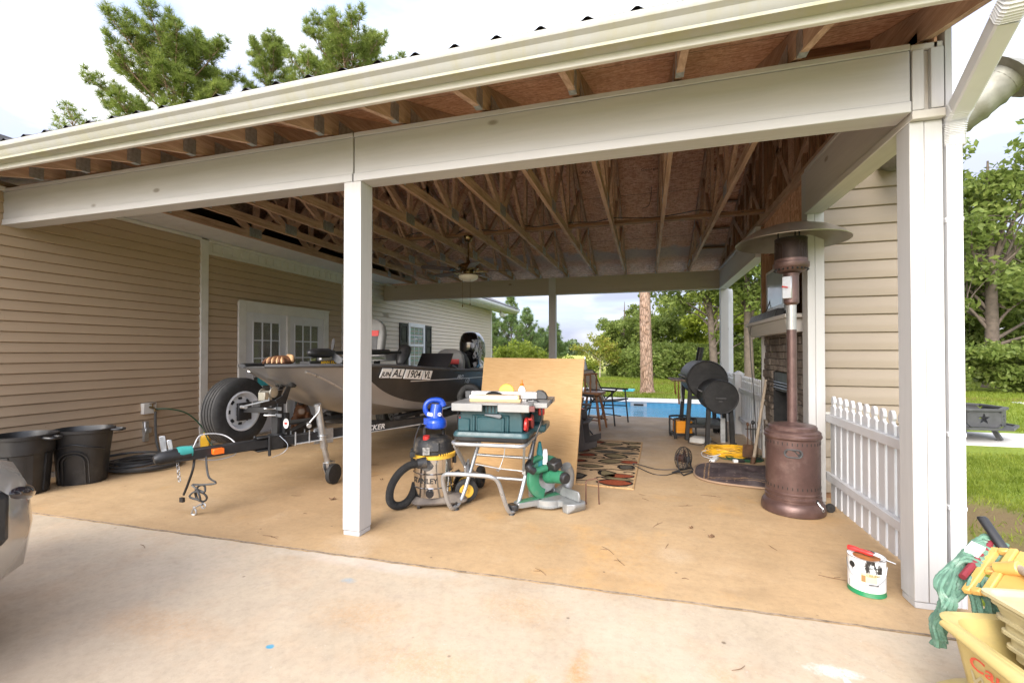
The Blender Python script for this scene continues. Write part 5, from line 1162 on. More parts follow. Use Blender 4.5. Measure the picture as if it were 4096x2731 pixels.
# things on and by the saw
def onsaw(x, y): a = R(5); return (-1.18 + x * math.cos(a) - y * math.sin(a), 3.62 + x * math.sin(a) + y * math.cos(a))
o = thing('lumber_offcut', 'white faced pine offcut lying across the table saw', 'wood offcut', (*onsaw(-.0, -.17), .886), R(6))
b = MB(); b.bx(-.20, .21, -.045, .045, 0, .022); b.build('lower_board', M['board'], o, bevel=.001)
b = MB(); b.bx(-.20, .20, -.047, .04, .023, .05); b.build('upper_board', M['board'], o, bevel=.001); b = MB(); b.bx(-.199, .185, -.0485, -.0472, .0235, .0495); b.build('white_face', M['paper'], o, smooth=0)
x, y = onsaw(-.05, -.02); b = MB(); b.ell((0, 0, .03), (.075, .045, .035)); b.tube([(-.11, 0, .012), (-.06, 0, .02), (.06, 0, .02), (.12, 0, .010)], [.008, .02, .02, .006], 8); o = b.build('push_shoe', M['blackm']); o.location = (x, y, .93); tag(o, 'black rounded cast push shoe behind the pine offcut', 'push shoe'); o.location.z = .886
b = MB(); b.lathe([(.018, -.016), (.062, -.018), (.066, -.012), (.066, .012), (.062, .018), (.018, .016)], 30, ax='y'); o = b.build('tape_reel', M['yellow'], bevel=.002); x, y = onsaw(.02, .16); o.location = (x, y, .935); o.rotation_euler = (R(-12), R(-20), R(15)); tag(o, 'yellow tape reel tilted against the saw fence', 'tape reel')
x, y = onsaw(.155, .16); o = thing('glue_bottle', 'white glue bottle with an orange tip behind the saw fence', 'glue bottle', (x, y, .886), R(20))
b = MB(); b.loft([rrect(w_, d_, .012, 4, z) for w_, d_, z in ((.06, .035, 0), (.064, .038, .01), (.062, .036, .07), (.04, .032, .09), (.03, .03, .095), (.03, .03, .10))]); b.build('bottle_body', M['paper'], o)
b = MB(); b.lathe([(.016, .10), (.016, .118), (.010, .122), (.006, .15), (.004, .152)], 16); b.build('nozzle', M['orange'], o)
o = thing('spray_bottle', 'teal and white bottle hanging on the saw stand', 'bottle', (*onsaw(.33, .02), .34), R(5))
b = MB(); b.loft([rrect(w_, .05, .015, 4, z) for w_, z in ((.05, .0), (.055, .02), (.05, .12), (.03, .17), (.02, .20))]); b.build('teal_body', plain('teal_bottle', (.01, .15, .17), .35), o); b = MB(); b.loft([rrect(w_, .04, .012, 4, z, (.045, 0)) for w_, z in ((.04, .02), (.042, .1), (.03, .14))]); b.build('white_body', M['paper'], o)

# plywood sheet
t = NT('veneer_sheet')
g = t.noise(6, t.map((1.2, 1.2, 26)), 7, .7, .2); g2 = t.noise(2, t.map((1, 1, 3)), 4)
c = t.ramp(g, [(.3, (.44, .27, .115)), (.5, (.53, .34, .165)), (.7, (.60, .41, .22))]); c = t.mix(t.ramp(g2, [(.4, 0), (.7, .35)]), c, (.48, .29, .12))
c = t.mix(t.ramp(t.noise(9, t.map((1.2, 1.2, 60)), 5, .8), [(.6, 0), (.75, .4)]), c, (.33, .18, .065)); t.bump(g, .15, .003)
M['veneer'] = t.out(c, .5, 0, .35)
p0 = Vector((-.675, 4.40, 0)); p1 = Vector((-1.93, 4.98, 0)); u = (p1 - p0); L_ = u.length; u.normalize(); nrm = Vector((-u.y, u.x, 0)); nrm = nrm if nrm.y > 0 else -nrm
o = bpy.data.objects.new('tmp', None); 
b = MB(); th = .012; lean = .17
b.M = Matrix.Translation(p0) @ Matrix((( -u.x, nrm.x, 0, 0), (-u.y, nrm.y, 0, 0), (0, 0, 1, 0), (0, 0, 0, 1)))
H_ = 1.21
b.add([(0, 0, 0), (-L_, 0, 0), (-L_ - .02, lean, H_), (-.0, lean, H_), (0, th, 0), (-L_, th, 0), (-L_ - .02, lean + th, H_), (-.0, lean + th, H_)], [(0, 1, 2, 3), (7, 6, 5, 4), (0, 4, 5, 1), (1, 5, 6, 2), (2, 6, 7, 3), (3, 7, 4, 0)])
tag(b.build('plywood_sheet', M['veneer'], smooth=0), 'large tan wood veneer sheet leaning behind the table saw', 'plywood sheet')

# ------------------------------------------------------------------ mitre saw
ms = thing('mitre_saw', 'green mitre saw with grey cast base standing on the floor', 'mitre saw', (-.80, 3.76, 0), R(-40))
b = MB(); 
for s_ in (-1, 1):
    b.loft([[(s_ * x, y, z) for y, z in ((y0, z0), (y1, z0), (y1, .075), (y0, .075))] for x, y0, y1, z0 in ((.10, -.03, .17, .02), (.19, .0, .16, .03), (.205, -.02, .17, .0), (.265, -.02, .17, .0), (.29, .02, .15, .03), (.30, .03, .14, .05))])
b.bx(-.14, .14, -.02, .18, .02, .07); b.build('base', M['castalu'], ms, bevel=.006, smooth=0)
b = MB(); b.lathe([(.145, .018), (.155, .022), (.155, .03), (.148, .034), (.148, .072), (.140, .078), (0, .078)], 44); 
for k in range(26): a = R(200 + 5.5 * k); b.box((.156 * math.cos(a), .156 * math.sin(a), .024), (.01, .006, .012), (0, 0, a))
b.build('turntable', M['castalu'], ms, smooth=30)
b = MB(); b.loft([[(x, y, z) for x, z in ((-w_, z0), (w_, z0), (w_, .078), (-w_, .078))] for y, w_, z0 in ((-.10, .055, .03), (-.30, .04, .035), (-.33, .035, .04))]); b.build('mitre_arm', M['castalu'], ms, bevel=.004)
b = MB(); b.bx(-.035, -.004, -.31, .10, .079, .082); b.bx(.004, .035, -.31, .10, .079, .082); b.build('kerf_board', M['green'], ms, smooth=0)
b = MB(); b.loft([[(x, y, z) for x, z in ((-w_, .025), (w_, .025), (w_, .07), (-w_, .07))] for y, w_ in ((-.33, .045), (-.36, .05), (-.39, .03))]); b.cyl((0, -.36, .045), (0, -.42, .045), .018); b.build('mitre_handle', M['black'], ms, bevel=.006)
for s_ in (-1, 1):
    b = MB(); b.loft([[(s_ * x, y, z) for y, z in ((.09, .078), (.115, .078), (.11, zz), (.095, zz))] for x, zz in ((.04, .10), (.07, .155), (.26, .155), (.275, .13))]); b.build('fence', M['castalu'], ms, bevel=.003)
b = MB(); b.tube([(0, .12, .07), (0, .20, .12), (.01, .22, .22), (.02, .17, .30)], [.06, .05, .045, .05], 12, sub=3); b.build('pivot_arm', M['castalu'], ms, smooth=50)
# blade guard: arc of a drum, axis x
b = MB(); n = 22; c_ = Vector((0, -.03, .235)); a0, a1 = R(-75), R(150)
for s_, xx in ((1, .026), (-1, -.026)): pass
rings = []
for k in range(n + 1):
    a = a0 + (a1 - a0) * k / n; dy, dz = -math.cos(a), math.sin(a)
    rings.append([c_ + Vector((x, dy * r_, dz * r_)) for x, r_ in ((-.028, .09), (-.03, .168), (-.018, .182), (.018, .182), (.03, .168), (.028, .09))])
b.loft(rings); b.build('blade_guard', M['green'], ms, smooth=45)
b = MB(); b.lathe([(0, -.0015), (.125, -.0012), (.125, .0012), (0, .0015)], 44, c_, ax='x'); b.build('saw_blade', M['galv'], ms)
b = MB(); b.cyl(c_ + Vector((.03, .0, .02)), c_ + Vector((.10, .01, .03)), .062, .058, 24); b.cyl(c_ + Vector((.10, .01, .03)), c_ + Vector((.21, .02, .04)), .055, .048, 24); b.build('motor_housing', M['green'], ms, smooth=50)
b = MB(); b.cyl(c_ + Vector((.21, .02, .04)), c_ + Vector((.25, .02, .04)), .05, .04, 20); b.box(c_ + Vector((.12, .0, .13)), (.09, .10, .07), (R(20), 0, R(10))); b.build('motor_cap', M['black'], ms, bevel=.008)
b = MB(); b.tube([c_ + Vector((.03, -.03, .18)), c_ + Vector((.03, -.14, .17)), c_ + Vector((.05, -.20, .13)), c_ + Vector((.07, -.16, .09)), c_ + Vector((.07, -.05, .10))], [.026, .026, .028, .024, .03], 12, sub=4); b.build('d_handle', M['green'], ms)
b = MB(); b.tube([c_ + Vector((.03, -.17, .155)), c_ + Vector((.055, -.215, .125)), c_ + Vector((.075, -.17, .085))], [.031, .033, .029], 12, sub=3); b.build('grip', M['black'], ms)
b = MB(); b.cyl(c_ + Vector((-.03, 0, 0)), c_ + Vector((-.045, 0, 0)), .03); b.build('arbor_cover', M['castalu'], ms)
b = MB(); b.tube([(0, 0, 0), (.0, 0, .19), (.02, 0, .205), (.09, .01, .215), (.105, .01, .20), (.11, .01, 0)], .006, 7); o = b.build('wire_support', plain('rusty_wire', (.14, .07, .045), .7, .4, var=.3)); o.location = (-.50, 3.86, 0); o.rotation_euler.z = R(12); tag(o, 'rusty bent wire support standing behind the mitre saw', 'wire support')
# ------------------------------------------------------------------ rug
rug = MB(); rug.mat(0)
RW, RL = .80, 2.28
rug.bx(-RW / 2, RW / 2, -RL / 2, RL / 2, 0, .010)
rng = random.Random(5)
def blob(cx, cy, a, b_, rot, z, mi, jag=.06, n=26):
    rug.mat(mi); pts = []
    for k in range(n):
        t_ = 2 * PI * k / n; r_ = 1 + rng.uniform(-jag, jag)
        x_ = a * math.cos(t_) * r_; y_ = b_ * math.sin(t_) * (1 - .55 * abs(math.cos(t_)) ** 3) * r_
        X, Y = cx + x_ * math.cos(rot) - y_ * math.sin(rot), cy + x_ * math.sin(rot) + y_ * math.cos(rot)
        pts.append((max(-RW / 2 + .012, min(RW / 2 - .012, X)), max(-RL / 2 + .012, min(RL / 2 - .012, Y))))
    rug.flat(pts, z)
def vine(pts, w_, mi=1, z=.0113):
    rug.mat(mi); p = catmull([(x, y, 0) for x, y in pts], 6); v = []; f = []
    for i, q in enumerate(p):
        a = p[max(0, i - 1)]; c = p[min(len(p) - 1, i + 1)]; d_ = (c - a).normalized(); n_ = Vector((-d_.y, d_.x, 0)) * w_ * rng.uniform(.7, 1.2)
        for s_ in (1, -1): 
            g = q + n_ * s_; v.append((max(-RW / 2 + .01, min(RW / 2 - .01, g.x)), max(-RL / 2 + .01, min(RL / 2 - .01, g.y)), z))
    for i in range(len(p) - 1): f.append((2 * i, 2 * i + 2, 2 * i + 3, 2 * i + 1))
    rug.add(v, f)
leafs = [(.22, -1.0, .19, .10, .1, 2), (-.20, -.86, .13, .10, .4, 3), (.12, -.70, .10, .13, .5, 4), (.24, -.74, .18, .07, .15, 2), (.24, -.86, .18, .045, -.05, 4), (-.1, -.42, .15, .06, .1, 4), (.28, -.36, .10, .09, -.3, 3), (.30, -.12, .14, .07, .1, 2), (.1, -.13, .16, .09, .3, 4), (-.26, -.2, .1, .05, .1, 2), (.12, .16, .16, .10, -.2, 4), (-.22, .12, .13, .07, .3, 2), (.27, .36, .14, .05, .0, 3), (.0, .36, .17, .06, .05, 3), (-.16, .56, .15, .06, .1, 4), (.16, .62, .16, .06, -.05, 3), (.30, .78, .1, .06, .2, 4), (.0, .86, .16, .07, .1, 4), (-.22, .96, .14, .07, .1, 2), (.26, 1.02, .14, .06, .0, 4), (-.3, .36, .09, .06, .2, 2), (-.3, -.62, .09, .05, .4, 3)]
for cx, cy, a, b_, ro, mi in leafs:
    b_ = b_ * 1.3; blob(cx, cy, a, b_, ro, .0118, 1); blob(cx, cy, a - .03, b_ * .70, ro, .0124, mi, .05)
vine([(-.38, -.95), (-.2, -1.02), (-.02, -.98), (.05, -.84), (.2, -.82)], .013); vine([(-.38, -.55), (-.1, -.58), (.1, -.5), (.3, -.5), (.38, -.42)], .013); vine([(-.38, -.3), (-.15, -.24), (.1, -.28), (.38, -.26)], .013); vine([(-.38, 0), (-.1, -.03), (.15, .03), (.38, .0)], .013); vine([(-.38, .25), (-.1, .24), (.2, .26), (.38, .2)], .013); vine([(-.38, .48), (0, .46), (.38, .5)], .013); vine([(-.38, .72), (-.1, .72), (.2, .72), (.38, .68)], .013); vine([(-.3, 1.1), (.1, 1.06), (.38, 1.1)], .014)
for x, y in ((-.3, -.45), (-.02, -.62), (.33, -.6), (-.15, -.05), (.3, .08), (-.05, .02), (.34, .52), (-.3, .68), (.18, .9), (.32, .62)): vine([(x - .06, y), (x - .03, y + .04), (x + .03, y + .04), (x + .05, y), (x + .02, y - .02)], .013)
rug.mat(5)
for q in ((-RW / 2 - .004, -RW / 2 + .01, -RL / 2, RL / 2), (RW / 2 - .01, RW / 2 + .004, -RL / 2, RL / 2), (-RW / 2, RW / 2, -RL / 2 - .004, -RL / 2 + .01), (-RW / 2, RW / 2, RL / 2 - .01, RL / 2 + .004)): rug.bx(*q, .0005, .0115)
def pile(n, c, v=.25): return plain(n, c, .95, var=v, vs=60, bump=.5, bs=250, spec=.1)
o = rug.build('patterned_rug', [pile('rug_beige', (.52, .36, .21), .15), pile('rug_black', (.022, .018, .016)), pile('rug_rust', (.27, .065, .03)), pile('rug_grey', (.10, .088, .07)), pile('rug_khaki', (.21, .165, .09)), pile('rug_binding', (.47, .30, .15))], smooth=0)
o.location = (-.50, 5.54, .001); o.rotation_euler = (0, 0, R(-1.5)); tag(o, 'beige rug with black, rust and grey leaf pattern', 'rug')

# ------------------------------------------------------------------ seats by the pool
rc = thing('rocking_chair', 'dark brown resin rocking chair, half hidden behind the veneer sheet', 'rocking chair', (-1.10, 5.95, 0), R(90))    # local -y is forward = +x
for s_ in (-1, 1):
    b = MB(); n = 16; top = []; bot = []
    for k in range(n + 1):
        y = -.50 + 1.0 * k / n; zb = .9 * (y - .05) ** 2 * .42; top.append((y, zb + .055 + (.02 if k in (0, n) else .03))); bot.append((y, zb))
    b.prism(bot + top[::-1], (s_ * .27 - .02, 0, 0), (0, 1, 0), (0, 0, 1), (.04, 0, 0)); b.build('rocker', M['slate'], rc, bevel=.006)
    b = MB(); b.prism([(-.36, .08), (-.26, .06), (-.20, .52), (-.30, .54)], (s_ * .27 - .022, 0, 0), (0, 1, 0), (0, 0, 1), (.044, 0, 0)); b.build('front_leg', M['slate'], rc, bevel=.005)
    b = MB(); b.prism([(.10, .06), (.20, .06), (.24, .54), (.16, .54)], (s_ * .27 - .018, 0, 0), (0, 1, 0), (0, 0, 1), (.036, 0, 0)); b.build('rear_leg', M['slate'], rc, bevel=.005)
    b = MB(); b.box((s_ * .30, -.06, .56), (.11, .62, .03)); b.build('armrest', M['slate'], rc, bevel=.01)
b = MB()
for k in range(7): y = -.36 + k * .085; b.box((0, y, .39 - .12 * (k / 6)), (.52, .075, .022), (R(-8), 0, 0))
b.build('seat', M['slate'], rc, bevel=.004)
b = MB()
for k in range(6): x = -.225 + .09 * k; b.bar((x, .18, .25), (x * 1.1, .48, 1.0 - .02 * abs(k - 2.5) ** 2), .08, .02, (0, -1, 0))
b.build('back_slats', M['slate'], rc, bevel=.004)
o = thing('magazine', 'magazine with a red edge lying on the rocking chair armrest', 'magazine', (-.90, 5.64, .578), R(15))
b = MB(); b.bx(-.10, .13, -.09, .09, 0, .008); b.build('pages', M['paper'], o); b = MB(); b.bx(-.10, .13, -.093, -.0905, 0, .008); b.build('spine', M['red'], o); b = MB(); b.bx(-.07, .09, -.06, .06, .0082, .022); b.build('booklet', plain('grey_booklet', (.3, .32, .33), .4), o)
cc = thing('camp_chair', 'black folding camp chair behind the rocking chair', 'folding chair', (-1.12, 6.95, 0), R(75))
for s_ in (-1, 1):
    b = MB(); b.tube([(s_ * .25, -.25, 0), (s_ * .25, .18, .46)], .012, 8); b.tube([(s_ * .25, .22, 0), (s_ * .25, -.20, .42), (s_ * .25, -.22, .60)], .012, 8); b.build('side_frame', M['blackm'], cc)
    b = MB(); b.tube([(s_ * .25, -.27, .60), (s_ * .25, .22, .61)], .02, 8); b.build('armrest', M['black'], cc)
b = MB(); b.add([(-.25, -.22, .42), (.25, -.22, .42), (.25, .18, .38), (-.25, .18, .38), (.25, .34, .82), (-.25, .34, .82)], [(0, 1, 2, 3), (3, 2, 4, 5)]); o = b.build('fabric', M['dgrey'], cc, smooth=0); md = o.modifiers.new('Solidify', 'SOLIDIFY'); md.thickness = .012
st = thing('bar_stool', 'brown wooden bar stool with turned spindles', 'stool', (-.90, 7.72, 0), R(80))
b = MB(); b.loft([rrect(.42, .40, .08, 5, z) for z in (.575, .585, .61, .615)]); b.build('seat', M['wood'], st, smooth=45)
b = MB(); b.lathe([(.13, .53), (.14, .54), (.14, .572), (.10, .574)], 24); b.build('swivel_plate', M['wood'], st)
for sx, sy in ((-1, -1), (1, -1), (1, 1), (-1, 1)): b = MB(); b.tube([(sx * .11, sy * .11, .53), (sx * .14, sy * .14, .36), (sx * .17, sy * .17, .20), (sx * .20, sy * .20, 0)], [.016, .024, .022, .016], 10, sub=3); b.build('leg', M['wood'], st)
b = MB(); 
for q in (((-.165, -.165, .22), (.165, -.165, .22)), ((-.165, .165, .22), (.165, .165, .22)), ((-.175, -.175, .16), (-.175, .175, .16)), ((.175, -.175, .16), (.175, .175, .16))): b.cyl(*q, .011)
b.build('stretchers', M['wood'], st)
for k in range(7):
    a = R(-10 + 200 * k / 6); x, y = .18 * math.cos(a), .17 * math.sin(a) ; b = MB(); b.lathe([(.009, .615), (.015, .66), (.008, .70), (.017, .76), (.009, .82), (.014, .87), (.008, .90)], 10, (x, y, 0)); b.build('spindle', M['wood'], st)
b = MB(); b.tube([(.19 * math.cos(R(-15 + 210 * k / 12)), .18 * math.sin(R(-15 + 210 * k / 12)), .905) for k in range(13)], .02, 10, sq=.7); b.build('back_rail', M['wood'], st)
lc = thing('lounge_chair', 'black framed folding patio chair with beige mesh cloth facing the pool', 'patio chair', (-.72, 8.42, 0), R(68))
for s_ in (-1, 1):
    b = MB(); b.tube([(s_ * .27, -.30, 0), (s_ * .27, -.24, .59)], .014, 8); b.tube([(s_ * .27, .24, 0), (s_ * .27, .16, .38), (s_ * .27, -.08, .585)], .014, 8); b.tube([(s_ * .27, .30, .60), (s_ * .27, -.30, .60)], .017, 8); b.tube([(s_ * .27, -.16, .0 + .10), (s_ * .27, .2, .12)], .01, 8); b.tube([(s_ * .27, -.27, .3), (s_ * .27, .18, .28)], .01, 8); b.build('side_frame', M['blackm'], lc)
b = MB(); b.tube([(-.25, .14, .38), (-.25, .38, .90), (-.20, .40, .935), (.20, .40, .935), (.25, .38, .90), (.25, .14, .38), (.25, -.30, .43), (-.25, -.30, .43)], .013, 8, closed=True); b.build('sling_frame', M['blackm'], lc)
b = MB(); b.add([(-.20, .145, .39), (.20, .145, .39), (.20, .39, .925), (-.20, .39, .925), (.20, -.29, .425), (-.20, -.29, .425)], [(0, 1, 2, 3), (0, 5, 4, 1)]); o = b.build('mesh_cloth', M['mesh'], lc, smooth=0); md = o.modifiers.new('Solidify', 'SOLIDIFY'); md.thickness = .006
b = MB()
for s_ in (-1, 1):
    for k in range(14): f = (k + .5) / 14; y0, z0 = .15 + .24 * f, .40 + .52 * f; b.bar((s_ * .20, y0, z0), (s_ * .25, y0 + .005, z0 + (.02 if k % 2 else -.01)), .006, .006)
b.build('elastic_cords', M['tan'], lc, smooth=0)

# ------------------------------------------------------------------ smoker
sm_ = thing('smoker_grill', 'black offset barrel smoker grill by the picket fence', 'smoker', (.92, 6.70, 0), R(3))
b = MB(); b.cyl((-.08, .36, .875), (-.08, 1.22, .875), .275, n=44); b.torus((-.08, .365, .875), .268, .012, 40, 8, (R(90), 0, 0))
for k in range(4): z = .98 - .055 * k; w_ = .2 + .018 * k; b.box((-.08, .356, z), (2 * w_ * .85, .012, .014))
b.build('main_barrel', M['blackm'], sm_, smooth=30)
b = MB(); b.cyl((0, -.14, .68), (0, .35, .68), .222, n=40); b.torus((0, -.137, .68), .215, .010, 40, 8, (R(90), 0, 0)); b.build('firebox', M['blackm'], sm_, smooth=30)
b = MB(); b.box((0, -.155, .665), (.13, .02, .025)); b.box((0, -.145, .625), (.05, .012, .02)); b.build('draft_handle', M['dgrey'], sm_, bevel=.006)
b = MB(); b.tube([(-.10, 1.0, 1.12), (-.08, 1.0, 1.25), (-.06, 1.0, 1.35)], .048, 18); b.build('smoke_stack', M['blackm'], sm_)
b = MB(); b.tube([(-.34, .55, .90), (-.39, .55, .92), (-.39, 1.0, .92), (-.34, 1.0, .90)], .014, 8); b.build('lid_handle', M['dgrey'], sm_)
b = MB(); b.tube([(-.21, -.05, .74), (-.25, -.05, .76), (-.25, .2, .76), (-.21, .2, .74)], .012, 8); b.build('firebox_handle', M['dgrey'], sm_)
b = MB(); b.box((-.08, .70, 1.145), (.05, .09, .02)); b.box((-.18, .62, 1.125), (.04, .05, .02), (0, R(-20), 0)); b.build('hinge', M['dgrey'], sm_)
for x_, y_, h_, t_ in ((-.135, -.06, .58, .05), (.135, -.06, .58, -.0), (-.30, .42, .78, 0), (.14, .42, .80, 0), (-.30, 1.16, .78, 0), (.14, 1.16, .80, 0)):
    b = MB(); b.bar((x_ * 1.18, y_, 0 if y_ > .6 or x_ < .2 else 0), (x_, y_, h_), .055, .055, (0, 1, 0)); b.build('leg', M['blackm'], sm_, bevel=.004)
b = MB(); b.box((-.08, .79, .22), (.5, .80, .02)); b.box((-.08, .41, .20), (.5, .03, .04)); b.box((-.08, .41, .62), (.48, .03, .05)); b.build('lower_rack', M['blackm'], sm_)
for x_ in (-.36, .22): b = MB(); b.lathe([(.05, -.02), (.11, -.018), (.12, -.008), (.12, .008), (.11, .018), (.05, .02)], 26, (x_, 1.18, .12), ax='x'); b.build('wheel', M['rubber'], sm_)
for x_ in (-.17, .19): b = MB(); b.cyl((x_ - .015, -.06, .035), (x_ + .015, -.06, .035), .038); b.build('caster', M['rubber'], sm_)
b = MB()
for k in range(4): b.box((-.40 - .045 * k, .72, .865), (.038, .62, .014))
b.bar((-.32, .5, .85), (-.56, .5, .855), .012, .02); b.bar((-.32, .95, .85), (-.56, .95, .855), .012, .02); b.build('side_shelf', plain('weathered_shelf', (.20, .14, .11), .7, var=.3), sm_)
for q, mt, L in (((-.46, .46), 'wood', .34), ((-.42, .50), 'galv', .30), ((-.50, .55), 'wood', .20)):
    b = MB(); b.tube([(q[0], q[1], .85), (q[0], q[1], .85 - L * .5), (q[0] + .01, q[1], .85 - L)], [.006, .010, .014], 8); tag(b.build('grill_tool', M[mt], smooth=40, loc=(.92, 6.70, 0), rotz=R(3)), 'long barbecue tool hanging from the smoker shelf', 'grill tool', 'barbecue tools hanging from the smoker shelf')
# orange generator
ge = thing('generator', 'small orange generator in a black tube frame in front of the pool', 'generator', (.50, 7.30, 0), R(12))
b = MB()
for y_ in (-.14, .14):
    b.tube(catmull([(-.15, y_, .03), (-.15, y_, .26), (-.13, y_, .30), (.13, y_, .30), (.15, y_, .26), (.15, y_, .03)], 4), .014, 8); b.bar((-.15, y_, .06), (.15, y_, .06), .025, .025)
for x_ in (-.15, .15): b.bar((x_, -.14, .06), (x_, .14, .06), .025, .025); b.cyl((x_, -.14, .27), (x_, .14, .27), .012)
b.build('tube_frame', M['blackm'], ge)
b = MB(); b.loft([rrect(.24, .22, .03, 4, z) for z in (.08, .09, .24, .255)]); 
for k in range(5): b.box((0, -.112, .11 + .028 * k), (.2, .006, .012))
b.build('housing', plain('orange_housing', (.72, .28, .015), .4, var=.15), ge, smooth=40); b = MB(); b.cyl((0, 0, .25), (0, 0, .285), .04); b.build('fuel_cap', M['black'], ge)
for x_, y_ in ((-.14, -.14), (.14, -.14), (-.14, .14), (.14, .14)): b = MB(); b.cyl((x_, y_, 0), (x_, y_, .05), .02); b.build('rubber_foot', M['rubber'], ge)
b = MB(); b.loft([rrect(w_, d_, .01, 3, z) for w_, d_, z in ((.26, .20, 0), (.25, .19, .06), (.20, .14, .075))]); o = b.build('grey_box', plain('light_grey_box', (.40, .39, .37), .6)); o.location = (.72, 6.98, 0); o.rotation_euler.z = R(-20); tag(o, 'flat light grey plastic box on the floor by the smoker legs', 'box')
b = MB(); b.bx(-.03, .03, -.015, .015, 0, .34); o = b.build('metal_upright', M['galv']); o.location = (1.02, 7.05, 0); tag(o, 'short grey metal strip standing between the smoker legs', 'metal strip')
# fan on the floor
fa = thing('floor_fan', 'small black wire cage fan on the floor beside the rug', 'fan', (.36, 5.14, 0), R(58))
b = MB(); c_ = Vector((0, 0, .155))
for yy, rr in ((-.055, .035), (-.055, .065), (-.05, .09), (-.038, .108), (0, .122), (.03, .115), (.05, .09), (.055, .05)): b.torus(c_ + Vector((0, yy, 0)), rr, .0022 if rr != .122 else .004, 36, 5, (R(90), 0, 0))
for k in range(30):
    a = 2 * PI * k / 30; e = Vector((math.cos(a), 0, math.sin(a))); b.tube([c_ + e * r_ + Vector((0, y_, 0)) for r_, y_ in ((.03, -.056), (.09, -.05), (.118, -.02), (.122, 0), (.115, .03), (.09, .05), (.03, .056))], .0016, 4)
b.build('wire_cage', M['blackm'], fa)
b = MB(); b.cyl(c_ + Vector((0, -.02, 0)), c_ + Vector((0, .07, 0)), .04); 
for k in range(4):
    a = R(90 * k + 20); b.box(c_ + Vector((.065 * math.cos(a), -.025, .065 * math.sin(a))), (.07, .006, .06), (R(25) * math.sin(a), -a, R(25)))
b.build('blades', plain('dark_brown_blade', (.05, .022, .016), .4), fa); b = MB(); b.cyl(c_ + Vector((0, -.058, 0)), c_ + Vector((0, -.05, 0)), .03); b.build('badge', M['dgrey'], fa)
b = MB(); b.tube([(-.13, 0, .155), (-.125, -.02, .05), (-.11, -.06, .01), (.11, -.06, .01), (.125, -.02, .05), (.13, 0, .155)], .008, 8); b.tube([(-.125, -.02, .04), (-.10, .07, .01), (.10, .07, .01), (.125, -.02, .04)], .008, 8); b.build('stand', M['black'], fa)
b = MB(); b.tube([(.30, 5.16, .03), (.10, 5.2, .008), (-.05, 5.28, .017), (-.14, 5.33, .022), (-.16, 5.29, .022), (-.10, 5.20, .014), (.05, 5.0, .006), (.18, 4.99, .006), (.28, 5.1, .01), (.42, 5.2, .008), (.55, 5.35, .006), (.60, 5.55, .006), (.66, 5.60, .02), (.72, 5.78, .03)], .0045, 6, sub=6); tag(b.build('fan_cord', M['black']), 'black fan power cord looping from the rug to the power strip', 'cord')
# cords
def coil(c_, rx, ry, n, rt_, h_, seed, name, mat, label):
    rg = random.Random(seed); pts = []
    for k in range(n * 9):
        a = 2 * PI * k / 9 + rg.uniform(-.12, .12); f = .72 + .30 * rg.random(); pts.append((c_[0] + rx * f * math.cos(a) + .04 * math.sin(k * .21), c_[1] + ry * f * math.sin(a) + .03 * math.cos(k * .17), rt_ + h_ * (k / (n * 9)) * (.6 + .4 * rg.random())))
    b = MB(); b.tube(pts, rt_, 6, sub=4); return tag(b.build(name, mat), label, 'cord')
coil((.97, 6.26), .27, .26, 15, .0062, .085, 3, 'extension_cord', M['yellow'], 'coiled yellow extension cord on the floor by the fireplace')
coil((1.08, 6.02), .22, .20, 5, .005, .025, 8, 'extension_cord', M['dgreen'], 'dark green cord coiled under the yellow extension cord')
b = MB(); b.tube([(.72, 5.84, .02), (.64, 6.0, .015), (.66, 6.18, .03), (.78, 6.22, .05), (.88, 6.14, .06), (.84, 6.02, .04), (.74, 5.98, .02), (.70, 6.05, .01)], .006, 6, sub=5); tag(b.build('white_cord', M['white']), 'white cord looped in front of the yellow extension cord', 'cord')
b = MB(); b.box((0, 0, .017), (.055, .24, .034)); o = b.build('power_strip', M['paper'], bevel=.006); o.location = (.75, 5.83, 0); o.rotation_euler.z = R(-20); tag(o, 'white power strip in front of the yellow cord', 'power strip')
b = MB(); b.mat(0).box((-.03, 0, .02), (.05, .045, .035)); b.mat(1).box((.035, 0, .02), (.07, .04, .03)); o = b.build('plug_adapter', [M['paper'], M['black']], bevel=.004); o.location = (1.0, 5.80, 0); o.rotation_euler.z = R(10); tag(o, 'white and black plug adapter at the edge of the green cord', 'plug')
b = MB(); b.tube([(.60, 7.15, .02), (.55, 6.85, .006), (.70, 6.75, .006), (.85, 6.95, .03), (1.0, 6.7, .006), (1.2, 6.65, .006), (1.3, 6.5, .006), (1.25, 6.35, .006)], .005, 6, sub=6); b.tube([(.8, 7.0, .01), (1.0, 6.85, .006), (1.15, 6.9, .006), (1.3, 6.7, .006)], .005, 6, sub=6); tag(b.build('black_cord', M['black']), 'black power cord trailing under the smoker', 'cord')
b = MB(); b.tube([(1.05, 5.9, .01), (1.20, 5.95, .01), (1.22, 5.98, .3), (1.20, 5.97, .8), (1.17, 5.98, 1.3), (1.19, 6.0, 1.6), (1.33, 5.95, 1.75), (1.45, 5.7, 2.3)], .0055, 6, sub=6); tag(b.build('trailing_cord', M['black']), 'black cord hanging from the television down to the floor', 'cord')
